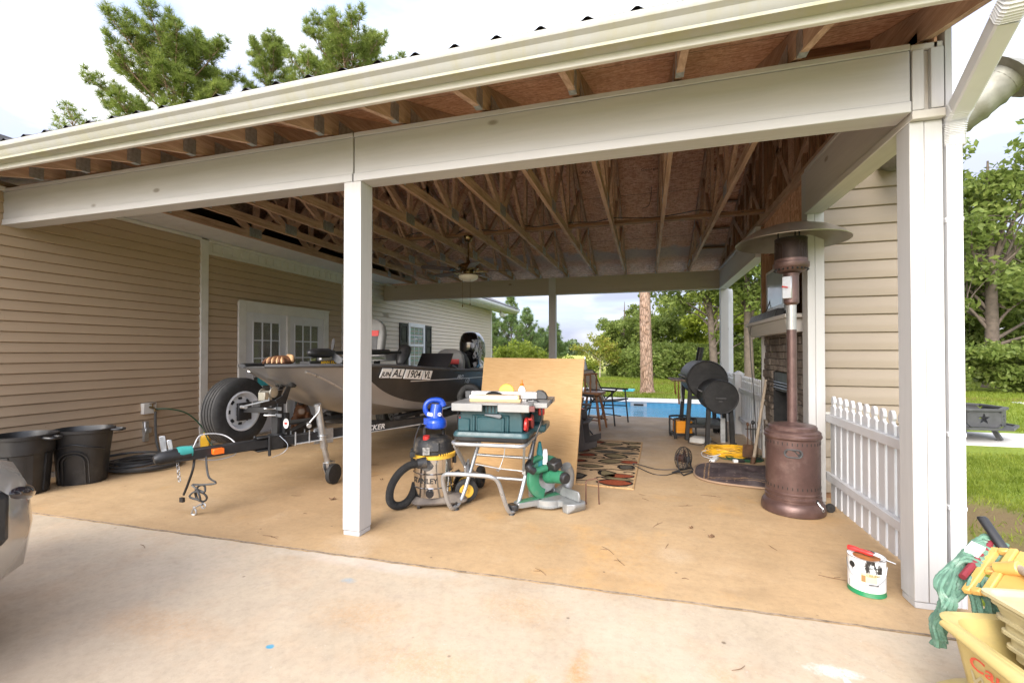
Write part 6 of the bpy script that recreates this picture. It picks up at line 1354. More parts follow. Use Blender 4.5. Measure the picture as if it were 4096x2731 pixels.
# fireplace tools
ft = thing('fireplace_tool_set', 'rusty black fireplace tool set on a round stand', 'fireplace tools', (1.20, 6.02, 0))
b = MB(); b.lathe([(.11, 0), (.115, .008), (.03, .02), (.012, .03)], 26); b.cyl((0, 0, .02), (0, 0, .42), .007); b.cyl((-.08, 0, .36), (.08, 0, .36), .006); b.ell((0, 0, .44), (.02, .02, .028)); b.build('stand', M['blackm'], ft)
M['rust'] = plain('rusty_iron', (.10, .052, .03), .75, .4, var=.4, vs=14)
b = MB(); b.cyl((-.06, -.02, .10), (-.06, -.02, .40), .006); b.ell((-.06, -.02, .42), (.016, .016, .025)); b.loft([[(-.06 + x, -.03 + .01 * z, z) for x, z in ((-w_, z0), (w_, z0))] + [(-.06 + x, -.022 + .01 * z, z) for x, z in ((w_, z0), (-w_, z0))] for w_, z0 in ((.055, .03), (.06, .06), (.055, .18))]); b.build('shovel', M['rust'], ft)
b = MB(); b.cyl((.05, 0, .05), (.06, 0, .41), .005); b.ell((.06, 0, .43), (.014, .014, .024)); b.tube([(.05, 0, .05), (.04, 0, .03), (.02, 0, .05)], .005, 6); b.build('poker', M['rust'], ft)
b = MB(); b.cyl((0, .05, .06), (-.02, .05, .42), .005); b.cyl((0, .05, .03), (0, .05, .12), .018); b.build('brush', M['rust'], ft)
b = MB(); b.tube([(1.155, 5.80, 0), (1.19, 5.85, .16), (1.345, 6.02, .95)], [.017, .018, .016], 10); o = tag(b.build('wooden_pole', M['pole']), 'weathered wooden pole leaning on the fireplace beside the tool set', 'pole')
b = MB(); b.cyl((1.150, 5.795, 0), (1.165, 5.815, .07), .026); tag(b.build('pole_ferrule', M['rust'], o), None)
# dog bed
b = MB(); nx, ny = 60, 54; v = []; 
from mathutils import noise as mn
for j in range(ny + 1):
    for i in range(nx + 1):
        u_, w_ = 2 * i / nx - 1, 2 * j / ny - 1
        r_ = max(abs(u_), abs(w_)); a = math.atan2(w_, u_)
        pr = 1 / (abs(math.cos(a)) ** 3.2 + abs(math.sin(a)) ** 3.2) ** (1 / 3.2) 
        x, y = .50 * r_ * math.cos(a) * pr, .45 * r_ * math.sin(a) * pr
        h = .012 + .075 * (1 - r_ ** 5) ** .6 * (.55 + .5 * mn.fractal(Vector((x * 3.2, y * 3.2, 1.3)), 1, 2, 3)) * (1 if r_ < 1 else 0)
        h += .045 * math.exp(-((x - .12) ** 2 + (y - .14) ** 2) / .03) - .035 * math.exp(-((x - .05) ** 2 + (y - .02) ** 2) / .004)
        v.append((x, y, max(.004, h)))
b.add(v, [(j * (nx + 1) + i, j * (nx + 1) + i + 1, (j + 1) * (nx + 1) + i + 1, (j + 1) * (nx + 1) + i) for j in range(ny) for i in range(nx)])
t = NT('brown_quilted_print'); s = t.sep()
c = t.ramp(t.noise(5, detail=5), [(.3, (.040, .028, .030)), (.7, (.075, .056, .056))])
vv = t.voro(15, t.map((1, 1, 0)), rnd=.2); c = t.mix(t.math('MULTIPLY', t.math('LESS_THAN', vv, .16), t.ramp(t.noise(60), [(.4, 0), (.6, .8)])), c, (.22, .16, .13))
for lim in (.36, .40):
    m_ = t.math('LESS_THAN', t.math('ABSOLUTE', t.math('SUBTRACT', t.math('MAXIMUM', t.math('ABSOLUTE', s[0]), t.math('MULTIPLY', t.math('ABSOLUTE', s[1]), 1.12)), lim)), .007)
    c = t.mix(t.math('MULTIPLY', m_, t.ramp(t.noise(45), [(.35, 0), (.55, .9)])), c, (.28, .17, .09))
c = t.mix(t.ramp(t.noise(2.2, detail=8, rough=.7), [(.5, 0), (.7, .35)]), c, (.22, .19, .19)); t.bump(t.noise(16, detail=5), .4, .012)
bed = thing('dog_bed', 'dark brown printed dog bed cushion beside the patio heater', 'dog bed', (.98, 5.20, 0), R(-8))
b.build('cushion', t.out(c, .85, 0, .2), bed, smooth=80, fix=False)
b = MB(); b.tube([(.505 * math.cos(a) / (abs(math.cos(a)) ** 3.2 + abs(math.sin(a)) ** 3.2) ** (1 / 3.2), .455 * math.sin(a) / (abs(math.cos(a)) ** 3.2 + abs(math.sin(a)) ** 3.2) ** (1 / 3.2), .014) for a in [2 * PI * k / 64 for k in range(64)]], .010, 8, closed=True); b.build('piping', plain('tan_piping', (.30, .20, .13), .8), bed)
# ------------------------------------------------------------------ patio heater
he = thing('patio_heater', 'tall bronze patio heater with a round metal reflector', 'patio heater', (1.125, 4.20, 0), R(15))
b = MB(); b.lathe([(.215, 0), (.226, .008), (.228, .035), (.222, .07), (.205, .095), (.196, .10), (.196, .115), (.199, .12), (.199, .135), (.194, .14)], 56); b.build('base', M['bronze'], he, smooth=30)
b = MB(); b.lathe([(.193, .14), (.193, .155), (.197, .16), (.197, .17), (.193, .175), (.193, .585), (.197, .59), (.205, .60), (.205, .615), (.198, .625), (.198, .64), (.185, .652), (.172, .656), (.172, .68), (.162, .692), (.12, .70), (.04, .712), (.036, .715)], 56); b.build('tank_cover', M['bronze'], he, smooth=30)
for zz in (.56, .215):
    b = MB()
    for k in range(36): a = 2 * PI * k / 36; b.box((.1925 * math.cos(a), .1925 * math.sin(a), zz), (.004, .006, .022), (0, 0, a))
    o = b.build('vent_slots', M['ink'], he, smooth=0)
a0 = R(-118); b = MB(); pts = []
for k in range(28):
    a = 2 * PI * k / 28; du = .052 * math.cos(a); du = .03 * (1 if math.cos(a) > .01 else -1 if math.cos(a) < -.01 else 0) + .03 * math.cos(a); dz = .03 * math.sin(a); an = a0 + du / .194; pts.append((.1945 * math.cos(an), .1945 * math.sin(an), .49 + dz))
b.tube(pts, .006, 8, closed=True); b.build('grip_rim', M['dgrey'], he); b = MB(); b.add([Vector((p[0], p[1], p[2])) * 1 for p in pts], [tuple(range(len(pts)))]); b.build('grip_hole', M['ink'], he, smooth=0)
b = MB(); a = R(-65); b.lathe([(.0, 0), (.014, 0), (.014, .003), (0, .003)], 16, ax='x'); o = b.build('drain_hole', M['ink'], he); o.location = (.1965 * math.cos(a), .1965 * math.sin(a), .125); o.rotation_euler.z = a
b = MB(); c_ = Vector((.2 * math.cos(a), .2 * math.sin(a), .12)); b.tube([c_, c_ * 1.08 + Vector((0, 0, -.03)), c_ * 1.17 + Vector((.01, 0, -.06))], .004, 5)
for k in range(5): b.torus(c_ * (1.05 + .03 * k) + Vector((.002 * k, 0, -.016 * k - .01)), .008, .0025, 10, 5, (R(90), 0, R(90) * (k % 2)))
b.build('chain', M['galv'], he)
b = MB(); b.lathe([(.036, .71), (.036, 1.74)], 24); b.lathe([(.038, 1.66), (.055, 1.68), (.055, 1.90), (.058, 1.905), (.058, 1.915), (.05, 1.92)], 28); b.build('pole', M['bronze'], he, smooth=30)
b = MB(); b.lathe([(.0368, 1.46), (.0368, 1.70)], 24, cap=False); b.build('label_sleeve', plain('silver_label', (.36, .355, .34), .35, .5, var=.1, vs=40), he)
b = MB(); b.box((-.052, -.035, 1.80), (.02, .07, .18), (0, 0, R(40))); b.build('control_panel', M['alu'], he, bevel=.004); b = MB(); b.cyl((-.06, -.045, 1.80), (-.11, -.075, 1.80), .007); b.build('control_knob', M['red'], he)
b = MB(); b.lathe([(.05, 1.915), (.10, 1.93), (.125, 1.96), (.13, 1.97), (.13, 2.0), (.12, 2.005), (.12, 2.03)], 40); 
b.build('burner_bowl', M['bronze'], he, smooth=30)
b = MB()
for k in range(22): a = 2 * PI * k / 22; b.box((.117 * math.cos(a), .117 * math.sin(a), 1.948), (.012, .010, .02), (0, R(-35), a))
b.build('burner_slots', M['ink'], he, smooth=0)
t = NT('burner_screen'); s = t.sep(); ang_ = t.math('ARCTAN2', s[1], s[0])
hole = t.math('MULTIPLY', t.math('GREATER_THAN', t.math('FRACT', t.math('MULTIPLY', ang_, 22)), .42), t.math('GREATER_THAN', t.math('FRACT', t.math('MULTIPLY', s[2], 120)), .42))
t.out((.045, .028, .024), .5, .5); t.b.inputs['Alpha'].default_value = 1; t.l.new(t.math('SUBTRACT', 1, t.math('MULTIPLY', hole, .75)), t.b.inputs['Alpha'])
b = MB(); b.lathe([(.118, 2.03), (.116, 2.19)], 40, cap=False); b.build('burner_screen', t.m, he); b = MB(); b.lathe([(.06, 2.0), (.06, 2.18)], 24); b.lathe([(.112, 2.185), (.118, 2.19), (.118, 2.2), (.02, 2.21)], 36); b.build('emitter', M['blackm'], he)
M['reflector'] = plain('satin_reflector', (.40, .365, .31), .36, .8, var=.12, vs=9)
b = MB(); pr = [(.0, 2.315), (.08, 2.312), (.18, 2.295), (.28, 2.262), (.36, 2.215), (.405, 2.175), (.41, 2.172)]
b.lathe([(max(r_, .001), z) for r_, z in pr] + [(max(r_ - .002, .001), z - .004) for r_, z in pr[::-1]], 64, cap=False); b.build('reflector', M['reflector'], he, smooth=40)
for k in range(3): a = R(40 + 120 * k); b = MB(); b.cyl((.09 * math.cos(a), .09 * math.sin(a), 2.19), (.09 * math.cos(a), .09 * math.sin(a), 2.305), .006); b.build('reflector_stud', M['blackm'], he)
for k in range(2):
    b = MB(); c_ = (.235 + .03 * k, .05 - .10 * k, .035); b.lathe([(.012, -.012), (.034, -.012), (.036, -.006), (.036, .006), (.034, .012), (.012, .012)], 22, c_, ax='y'); b.cyl((c_[0], c_[1] - .02, c_[2]), (c_[0], c_[1] + .03, c_[2]), .006); b.bar((.2, c_[1], .05), (c_[0], c_[1], c_[2]), .01, .02); b.build('transport_wheel', M['black'], he)
# television and sound bar
tv = thing('television', 'old silver flat television standing on the fireplace mantel', 'television', (1.40, 5.72, 1.665), R(-90))
b = MB(); b.box((0, 0, .30), (.78, .07, .52)); b.box((0, -.02, .055), (.70, .06, .05)); b.build('housing', plain('silver_plastic', (.50, .51, .52), .35, .2), tv, bevel=.012)
b = MB(); b.box((0, -.037, .32), (.66, .004, .40)); b.build('screen', plain('pale_dusty_screen', (.30, .37, .40), .12, var=.1), tv); b = MB(); b.box((0, 0, .02), (.3, .18, .02)); b.build('stand', M['dgrey'], tv, bevel=.005)
b = MB(); b.prism([(0, 0), (.09, 0), (.09, .085), (.03, .085)], (1.19, 5.0, 1.622), (1, 0, 0), (0, 0, 1), (0, 1.18, 0)); tag(b.build('sound_bar', M['black'], bevel=.004), 'black wedge sound bar on the front of the mantel', 'speaker')
# ------------------------------------------------------------------ ceiling fan
cf = thing('ceiling_fan', 'antique brass ceiling fan with five blades and a glass bowl light', 'ceiling fan', (-2.42, 5.97, 0))
b = MB(); b.lathe([(.065, 2.915), (.065, 2.89), (.05, 2.85), (.025, 2.83), (.012, 2.825)], 26); b.cyl((0, 0, 2.84), (0, 0, 2.55), .012); b.lathe([(.02, 2.57), (.03, 2.545), (.045, 2.53)], 20); b.build('downrod', M['brass'], cf)
b = MB(); b.lathe([(.045, 2.535), (.12, 2.51), (.145, 2.48), (.145, 2.45), (.11, 2.42), (.07, 2.405), (.07, 2.38), (.10, 2.372), (.10, 2.36)], 36); b.build('motor', M['brass'], cf)
b = MB(); b.lathe([(.102, 2.362), (.135, 2.355), (.14, 2.34), (.125, 2.305), (.08, 2.28), (.02, 2.272)], 32); b.build('light_bowl', M['frost'], cf)
M['blade_'] = plain('walnut_fan_blade', (.085, .05, .04), .45, var=.2, vs=8); 
for k in range(5):
    a = R(12 + 72 * k); E = Matrix.Rotation(a, 4, 'Z') @ Matrix.Rotation(R(11), 4, 'X'); bo = None
    b = MB(); b.M = Matrix.Translation((0, 0, 2.415)) @ E; b.prism([(.22, -.055), (.62, -.072), (.68, -.055), (.70, 0), (.68, .055), (.62, .072), (.22, .055)], (0, 0, 0), (1, 0, 0), (0, 1, 0), (0, 0, .007)); o = b.build('blade', M['blade_'], cf, bevel=.002)
    b = MB(); b.M = Matrix.Translation((0, 0, 2.415)) @ E; b.bar((.09, 0, -.004), (.27, 0, -.004), .035, .008); b.box((.25, 0, -.004), (.06, .09, .006)); b.build('blade_iron', M['brass'], o)
for q, L in (((-.05, -.09), .42), ((.06, -.08), .40)): b = MB(); b.cyl((*q, 2.36), (*q, 2.36 - L), .0018, n=5); b.ell((*q, 2.36 - L - .02), (.009, .009, .02), 10, 6); b.build('pull_chain', M['brass'], cf)
# ------------------------------------------------------------------ paint can
pc = thing('paint_can', 'open white paint can with a green band by the front corner post', 'paint can', (1.122, 2.895, 0), R(-28))
t = NT('paint_can_label'); s = t.sep()
c = t.mix(t.math('LESS_THAN', s[2], .026), (.74, .75, .75), (.012, .23, .09))
c = t.mix(t.math('MULTIPLY', t.ramp(t.noise(14, t.map((1, 1, .35)), 5, .6), [(.56, 0), (.60, 1)]), t.math('GREATER_THAN', s[2], .125)), c, (.025, .022, .02))
an = t.math('ARCTAN2', s[1], s[0])
def box_(z0, z1, a0, a1): return t.math('MULTIPLY', t.math('MULTIPLY', t.math('GREATER_THAN', s[2], z0), t.math('LESS_THAN', s[2], z1)), t.math('MULTIPLY', t.math('GREATER_THAN', an, a0), t.math('LESS_THAN', an, a1)))
c = t.mix(box_(.075, .125, -1.75, -.9), c, (.62, .52, .33)); c = t.mix(box_(.078, .112, -1.72, -1.5), c, (.30, .17, .07)); c = t.mix(box_(.062, .072, -1.35, -.8), c, (.03, .03, .04))
bars = t.math('MULTIPLY', box_(.03, .062, -2.55, -2.2), t.math('GREATER_THAN', t.noise(180, t.map((1, 1, .001)), 1), .5)); c = t.mix(bars, c, (.02, .02, .02))
c = t.mix(t.ramp(t.noise(7, detail=6), [(.55, 0), (.75, .35)]), c, (.45, .42, .38))
b = MB(); b.lathe([(.082, 0), (.085, .002), (.085, .006), (.083, .008), (.083, .183), (.086, .186), (.086, .190), (.084, .191), (.080, .191), (.079, .184)], 48, cap=True); b.build('can_body', t.out(c, .35, 0, .5), pc, smooth=30)
b = MB(); b.lathe([(.0805, .1835), (.0, .1855)], 40, cap=False); b.build('dried_paint', plain('rusty_dried_paint', (.30, .115, .03), .6, var=.45, vs=26), pc)
b = MB(); b.lathe([(.079, .186), (.086, .192), (.0865, .189)], 44, cap=False); b.build('rim', plain('drippy_rim', (.06, .035, .025), .5, var=.5, vs=20), pc)
b = MB(); b.tube([(-.086, .0, .155), (-.07, -.055, .12), (-.02, -.088, .075), (.04, -.086, .07), (.078, -.045, .10), (.087, 0, .155)], .0022, 6, sub=5); b.build('bail_handle', M['galv'], pc)
b = MB(); b.lathe([(0, 0), (.016, 0), (.016, .002), (0, .002)], 18, ax='y'); o = b.build('spot_logo', M['ink'], pc); a = R(-130); o.location = (.0838 * math.cos(a), .0838 * math.sin(a), .15); o.rotation_euler.z = a + PI / 2
def canw(txt, size, ang_, z, mat): words('lettering', txt, size, mat, pc, (.0836 * math.cos(ang_), .0836 * math.sin(ang_), z), (R(90), 0, ang_ + PI / 2), .0003, 0, 1, .0006, bend=.0836)
canw('ColorPlace', .017, R(-65), .155, M['ink']); canw('CEILING', .017, R(-62), .115, plain('bronze_print', (.25, .19, .07), .6))
sd_ = thing('screwdriver', 'red handled screwdriver lying across the paint can', 'screwdriver', (1.122, 2.895, .195), R(-38))
b = MB(); b.tube([(-.085, 0, .012), (-.08, 0, .012), (-.05, 0, .012), (-.03, 0, .011), (0, 0, .010), (.02, 0, .009), (.03, 0, .008)], [.011, .014, .0145, .011, .013, .012, .008], 10); b.build('grip', M['red'], sd_); b = MB(); b.cyl((.03, 0, .008), (.125, 0, -.004), .003, n=8); b.build('shaft', M['galv'], sd_)
# ------------------------------------------------------------------ mop bucket and mop
MY = plain('faded_yellow_plastic', (.52, .41, .16), .5, var=.12, dirt=(.36, .29, .15), dirt_amt=.55, ds=7)
MY2 = plain('grimy_yellow_wringer', (.50, .43, .24), .55, var=.18, dirt=(.25, .21, .14), dirt_amt=.6, ds=6)
MY3 = plain('amber_mop_plastic', (.66, .39, .11), .4, var=.1)
mb_ = thing('mop_bucket', 'yellow wheeled mop bucket with a wringer and red caution lettering', 'mop bucket', (1.27, 1.80, 0), R(10)); mb_.scale = (1.13, 1.08, .70)
b = MB(); prof = [(.28, .40, .06), (.31, .43, .09), (.37, .50, .44), (.40, .54, .45), (.41, .55, .475), (.395, .535, .48), (.35, .485, .47), (.28, .40, .12)]
b.loft([rrect(w_, d_, .06, 6, z) for w_, d_, z in prof]); b.build('bucket_body', MY, mb_, smooth=45)
b = MB(); b.loft([rrect(w_, d_, .12, 6, z) for w_, d_, z in ((.46, .60, .075), (.47, .61, .09), (.44, .56, .13), (.34, .46, .18))]); b.build('bumper_base', MY, mb_, smooth=50)
for sx, sy in ((-1, -1), (1, -1), (1, 1), (-1, 1)): b = MB(); b.cyl((sx * .19 - .015, sy * .25, .035), (sx * .19 + .015, sy * .25, .035), .035, n=20); b.cyl((sx * .19, sy * .25, .03), (sx * .19, sy * .25, .085), .012); b.build('caster', M['black'], mb_)
b = MB(); b.tube([(-.195, .22, .455), (-.215, .0, .46), (-.21, -.10, .45)], [.02, .024, .03], 10, sub=3); b.build('rim_boss', MY, mb_)
b = MB(); b.tube([(-.215, -.08, .445), (-.235, -.16, .40), (-.24, -.26, .37), (-.10, -.34, .36), (.1, -.34, .36)], .005, 6, sub=4); b.build('bail_handle', M['galv'], mb_)
# wringer
b = MB()
for k in range(4):
    z = .36 + .066 * k; w_ = .22 + .016 * k; b.loft([rrect(w_ + .028 * f, .33 + .014 * k + .028 * f, .025, 3, z + zz, (.05, .0)) for f, zz in ((0, 0), (0, .040), (1, .046), (1, .060), (0, .066))], False)
b.build('wringer_basket', MY2, mb_, smooth=30)
b = MB(); b.loft([rrect(w_, d_, .025, 4, z, (.05, .0)) for w_, d_, z in ((.29, .395, .624), (.325, .43, .634), (.325, .43, .65), (.30, .405, .65), (.25, .34, .50))]); b.build('wringer_rim', MY2, mb_, smooth=35)
b = MB(); b.tube([(.12, .22, .50), (.145, .40, .66), (.15, .44, .71)], .011, 8); b.build('wringer_lever', M['alu'], mb_)
b = MB(); b.tube([(.15, .435, .70), (.145, .52, .84), (.144, .525, .85)], [.0165, .0165, .012], 12); b.build('lever_grip', M['black'], mb_)
for txt, z, sz, mt, yy in (('Caution', .345, .075, 'redink', .09), ('Wet', .265, .07, 'greyink', .155), ('Floor', .265, .07, 'greyink', .01), ('Cuidado', .19, .045, 'greyink', .07)):
    f = (z - .09) / .35; xs_ = -(.155 + .03 * f) - .005; words('lettering', txt, sz, M[mt], mb_, (xs_, yy - .06, z), (R(90 - 4.9), 0, R(-90)), .0004, 0, 1, .001)
MO = Vector((1.04, 1.80, .50)); 
mp_ = thing('mop', 'green string mop with an amber clamp head lying on the mop bucket', 'mop', (MO.x * 1.21, MO.y * 1.21, 1.28 - 1.21 * (1.28 - MO.z))); mp_.scale = (1.21, 1.21, 1.21)
b = MB(); rg = random.Random(4); A_ = Vector((1.13, 1.95, .635)); B_ = Vector((.97, 1.80, .555))
for k in range(44):
    f = k / 43; st_ = A_.lerp(B_, f); j = lambda a: Vector((rg.uniform(-a, a), rg.uniform(-a, a), rg.uniform(-a, a)))
    if f < .72:
        g = f / .72; pts = [st_ + Vector((.02, -.02, .0)), st_ + Vector((-.03, .005, .018)) + j(.006), st_ + Vector((-.085 + .02 * g, -.03 * (1 - g), -.01)) + j(.008), Vector((.97 - .08 * rg.random(), 1.79 + .04 * rg.random(), .535)), Vector((.885 + .03 * rg.random(), 1.755 + .035 * rg.random(), .487)), Vector((.868 + .03 * rg.random(), 1.765 + .035 * rg.random(), .42)), Vector((.868 + .028 * rg.random(), 1.765 + .03 * rg.random(), .345 + .03 * rg.random()))]
    else:
        g = (f - .72) / .28; pts = [st_.lerp(Vector((1.05, 1.80, .57)), g) + Vector((0, 0, .0)), Vector((.96 + .10 * g, 1.775 + .02 * g, .548)) + j(.004), Vector((.955 + .12 * g, 1.755, .52)) + j(.006), Vector((.955 + .13 * g, 1.745, .475)) + j(.008)]
    p_ = [q - MO for q in catmull(pts, 9)]; b.tube(p_, [.0058 + .0011 * (i % 2) for i in range(len(p_))], 6)
b.build('mop_strings', plain('green_cotton_strings', (.115, .225, .16), .95, var=.3, vs=14, bump=.6, bs=240, dirt=(.40, .45, .38), dirt_amt=.5, ds=30), mp_, smooth=20)
b = MB(); b.tube([A_ - MO + Vector((-.01, -.005, .012)), B_ - MO + Vector((-.015, .0, .012))], .010, 8); b.build('mop_band', plain('maroon_band', (.20, .02, .03), .8), mp_); b = MB(); b.box(A_.lerp(B_, .45) - MO + Vector((-.025, .0, .03)), (.05, .035, .012), (R(15), R(-20), R(40))); b.build('white_tag', M['paper'], mp_)
u_ = Vector((.68, .61, .40)).normalized(); v_ = Vector((0, 1, 0)); v_ = (v_ - u_ * v_.dot(u_)).normalized(); n_ = u_.cross(v_)
Mx = Matrix((u_, v_, n_)).transposed().to_4x4(); Mx.translation = Vector((.02, -.025, .105))
b = MB(); b.M = Mx
b.bx(-.115, .115, .06, .082, -.008, .010); b.bx(-.115, .115, .012, .034, -.008, .010); b.bx(-.115, -.095, .034, .06, -.008, .010); b.bx(.095, .115, .034, .06, -.008, .010); b.bx(-.012, .012, .034, .06, -.008, .009)
b.prism([(-.115, .011), (-.085, -.07), (.085, -.07), (.115, .011)], (0, 0, -.005), (1, 0, 0), (0, 1, 0), (0, 0, .008)); b.bx(-.088, .088, -.082, -.071, -.008, .012); b.cyl((0, .03, .014), (0, -.035, .018), .016, .022, 18); b.build('clamp_head', MY3, mp_, bevel=.003)
b = MB(); b.tube([Mx @ Vector((0, -.03, .018)), Mx @ Vector((0, -.03, .018)) + Vector((-.01, -.62, .02))], .0125, 14); b.build('mop_handle', M['pole'], mp_)

# ------------------------------------------------------------------ fire pit on its pad
fi = thing('fire_pit', 'black steel fire pit with star cut-outs on the white pad', 'fire pit', (4.62, 8.85, -.035), R(8))
def star_panel(b, w_, z0, z1, Mx):
    # flat panel with a five point star hole: quads strip between star outline and rectangle
    n = 20; cz = (z0 + z1) / 2; rs = (z1 - z0) * .36; ins = []; outs = []
    for k in range(n):
        a = 2 * PI * k / n + PI / 2
        kk = k % 4; r_ = rs if kk == 0 else (rs * .62 if kk in (1, 3) else rs * .40)
        ins.append((r_ * math.cos(a), cz + r_ * math.sin(a)))
        c_, s_ = math.cos(a), math.sin(a); q = min((w_ / 2) / abs(c_) if abs(c_) > 1e-6 else 9, ((z1 - z0) / 2) / abs(s_) if abs(s_) > 1e-6 else 9); outs.append((q * c_, cz + q * s_))
    b.M = Mx; b.add([(x, 0, z) for x, z in ins] + [(x, 0, z) for x, z in outs], [(k, (k + 1) % n, n + (k + 1) % n, n + k) for k in range(n)])
    for sx in (-1, 1):
        for z in (z0, z1): b.add([(sx * w_ / 2, 0, z), (sx * w_ / 2 * .8, 0, z), (sx * w_ / 2, 0, cz + (z - cz) * .75)], [(0, 1, 2)])
Rr = .52
for k in range(8):
    a = 2 * PI * k / 8; w_ = 2 * Rr * math.tan(PI / 8); b = MB(); star_panel(b, w_, .22, .46, Matrix.Rotation(a, 4, 'Z') @ Matrix.Translation((0, -Rr, 0))); o = b.build('side_panel', M['dgrey'], fi, smooth=0, fix=False); md = o.modifiers.new('Solidify', 'SOLIDIFY'); md.thickness = .012
oc = lambda r_, z: [(r_ / math.cos(PI / 8) * math.cos(PI / 8 + PI / 4 * k), r_ / math.cos(PI / 8) * math.sin(PI / 8 + PI / 4 * k), z) for k in range(8)]
b = MB(); b.loft([oc(.50, .455), oc(.56, .455), oc(.56, .485), oc(.50, .485), oc(.50, .455)], False); b.build('rim', M['dgrey'], fi, smooth=0)
b = MB(); b.loft([oc(.52, .19), oc(.66, .19), oc(.66, .225), oc(.62, .225), oc(.62, .20), oc(.52, .20)], False); b.build('ledge', M['dgrey'], fi, smooth=0); b = MB(); b.loft([oc(.51, .21), oc(.51, .23)]); b.build('floor_plate', M['black'], fi, smooth=0)
for k in range(4): a = R(45 + 90 * k); b = MB(); b.bar((.50 * math.cos(a), .50 * math.sin(a), 0), (.40 * math.cos(a), .40 * math.sin(a), .21), .12, .05, (math.cos(a), math.sin(a), 0)); b.build('leg', M['dgrey'], fi)
b = MB(); b.cyl((0, 0, .0), (0, 0, 1.15), .02); o = thing('bird_feeder', 'small turquoise bird feeder on a post beyond the corner post', 'bird feeder', (6.95, 13.4, -.06), R(20)); b.build('post', M['pole'], o); b = MB(); b.prism([(-.17, 0), (.17, 0), (0, .10)], (0, -.15, 1.15), (1, 0, 0), (0, 0, 1), (0, .3, 0)); b.bx(-.12, .12, -.1, .1, .98, 1.15); b.build('feeder_house', M['cyan'], o)
o = thing('umbrella', 'closed black patio umbrella on the lawn beyond the pool', 'umbrella', (-2.11, 16.06, -.06)); b = MB(); b.lathe([(.012, .55), (.11, .60), (.09, .8), (.045, .98), (.02, 1.06)], 14); b.build('folded_canopy', M['dgrey'], o); b = MB(); b.cyl((0, 0, 0), (0, 0, 1.12), .018); b.ell((0, 0, 1.10), (.04, .04, .07), 10, 8); b.build('pole', M['alu'], o)
# ------------------------------------------------------------------ parked car at the left edge
car = thing('parked_car', 'champagne car whose front corner shows at the left edge', 'car', (-3.37, 1.40, 0), R(0))   # front faces +y, front right corner at (+.92, 0)
CP = plain('champagne_car_paint', (.48, .45, .41), .2, .55, var=.04, coat=.6)
def ringc(y, hw, z0, z1, bul=.05):
    P = []
    for x, z in ((0, z0), (hw * .8, z0), (hw, z0 + .10), (hw + bul, (z0 + z1) * .5), (hw, z1 - .07), (hw - .08, z1), (0, z1 + .015)): P.append((x, y, z))
    return P + [(-x, y_, z) for x, y_, z in P[-2:0:-1]]
b = MB(); b.loft([ringc(y, hw, z0, z1, bl_) for y, hw, z0, z1, bl_ in ((0.02, .50, .34, .66, .02), (-.03, .66, .30, .74, .03), (-.11, .79, .27, .80, .035), (-.25, .86, .25, .84, .04), (-.55, .88, .25, .88, .05), (-1.2, .89, .25, .96, .05), (-1.5, .89, .25, .99, .05), (-3.6, .89, .25, 1.02, .05), (-4.2, .87, .27, 1.0, .04), (-4.45, .76, .32, .9, .03))]); b.build('body', CP, car, smooth=50)
b = MB(); b.loft([[(-w_, y, z), (w_, y, z), (w_ * .8, y2, z2), (-w_ * .8, y2, z2)] for w_, y, z, y2, z2 in ((.80, -1.35, .98, -1.9, 1.44),)] + [[(-.80, -4.1, 1.0), (.80, -4.1, 1.0), (.64, -3.7, 1.46), (-.64, -3.7, 1.46)]]); b.build('cabin_glass', plain('dark_car_glass', (.012, .014, .016), .05), car, smooth=0)
b = MB(); b.loft([rrect(1.26, 1.75, .15, 5, z, (0, -2.8)) for z in (1.44, 1.48)]); b.build('roof', CP, car)
b = MB(); b.box((.0, .012, .50), (1.0, .03, .16)); b.build('grille', M['black'], car, bevel=.01)
for s_ in (-1, 1):
    b = MB(); b.ell((s_ * .735, -.115, .665), (.13, .06, .045), 18, 12, (0, s_ * R(-12), s_ * R(-40))); b.build('headlight', plain('smoked_headlight', (.02, .018, .025), .04, coat=1), car)
    for y_ in (-.85, -3.5): wo = wheel(car, 'wheel', (s_ * .83, y_, .33), .33, .2, .22, rimmat='galv', spokes=6)
    b = MB(); b.tube([(s_ * .86, -1.55, 1.03), (s_ * 1.0, -1.55, 1.06)], [.03, .03], 8); b.ell((s_ * 1.03, -1.57, 1.07), (.08, .06, .085), 14, 10); b.build('mirror', CP, car)
    b = MB(); b.loft([[(s_ * (.90 + dx), y, z) for y, z in ((-.34, z0_), (-.22, z0_), (-.22, z1_), (-.34, z1_))] for dx, z0_, z1_ in ((-.03, .50, .74), (.035, .52, .72))]); b.build('bumper_trim', M['black'], car, bevel=.02)
# ------------------------------------------------------------------ twigs and leaf litter on the slabs
rg = random.Random(21)
spots = [(.30, 4.05, .16, 20), (.53, 4.38, .22, -5), (.07, 3.55, .18, 60), (.12, 3.18, .12, 75), (-.25, 3.0, .18, 130), (-.16, 2.86, .14, 120), (.78, 3.35, .12, 110), (1.0, 4.35, .10, -25), (-.02, 4.12, .10, -40), (-.05, 4.25, .10, -30), (-3.0, 3.35, .12, 15), (-2.6, 3.0, .05, 0), (-3.3, 4.2, .25, 25), (-3.0, 4.5, .25, 15), (-2.7, 4.1, .12, 60), (-1.05, 1.42, .12, 95), (-.08, 1.60, .12, 130), (.35, 2.05, .1, 40), (.75, 1.95, .1, -20), (-3.2, 2.2, .12, -20), (-2.5, 2.55, .2, -8), (.2, 2.75, .05, 0), (1.0, 3.0, .18, -12), (-.6, 2.6, .14, 140)]
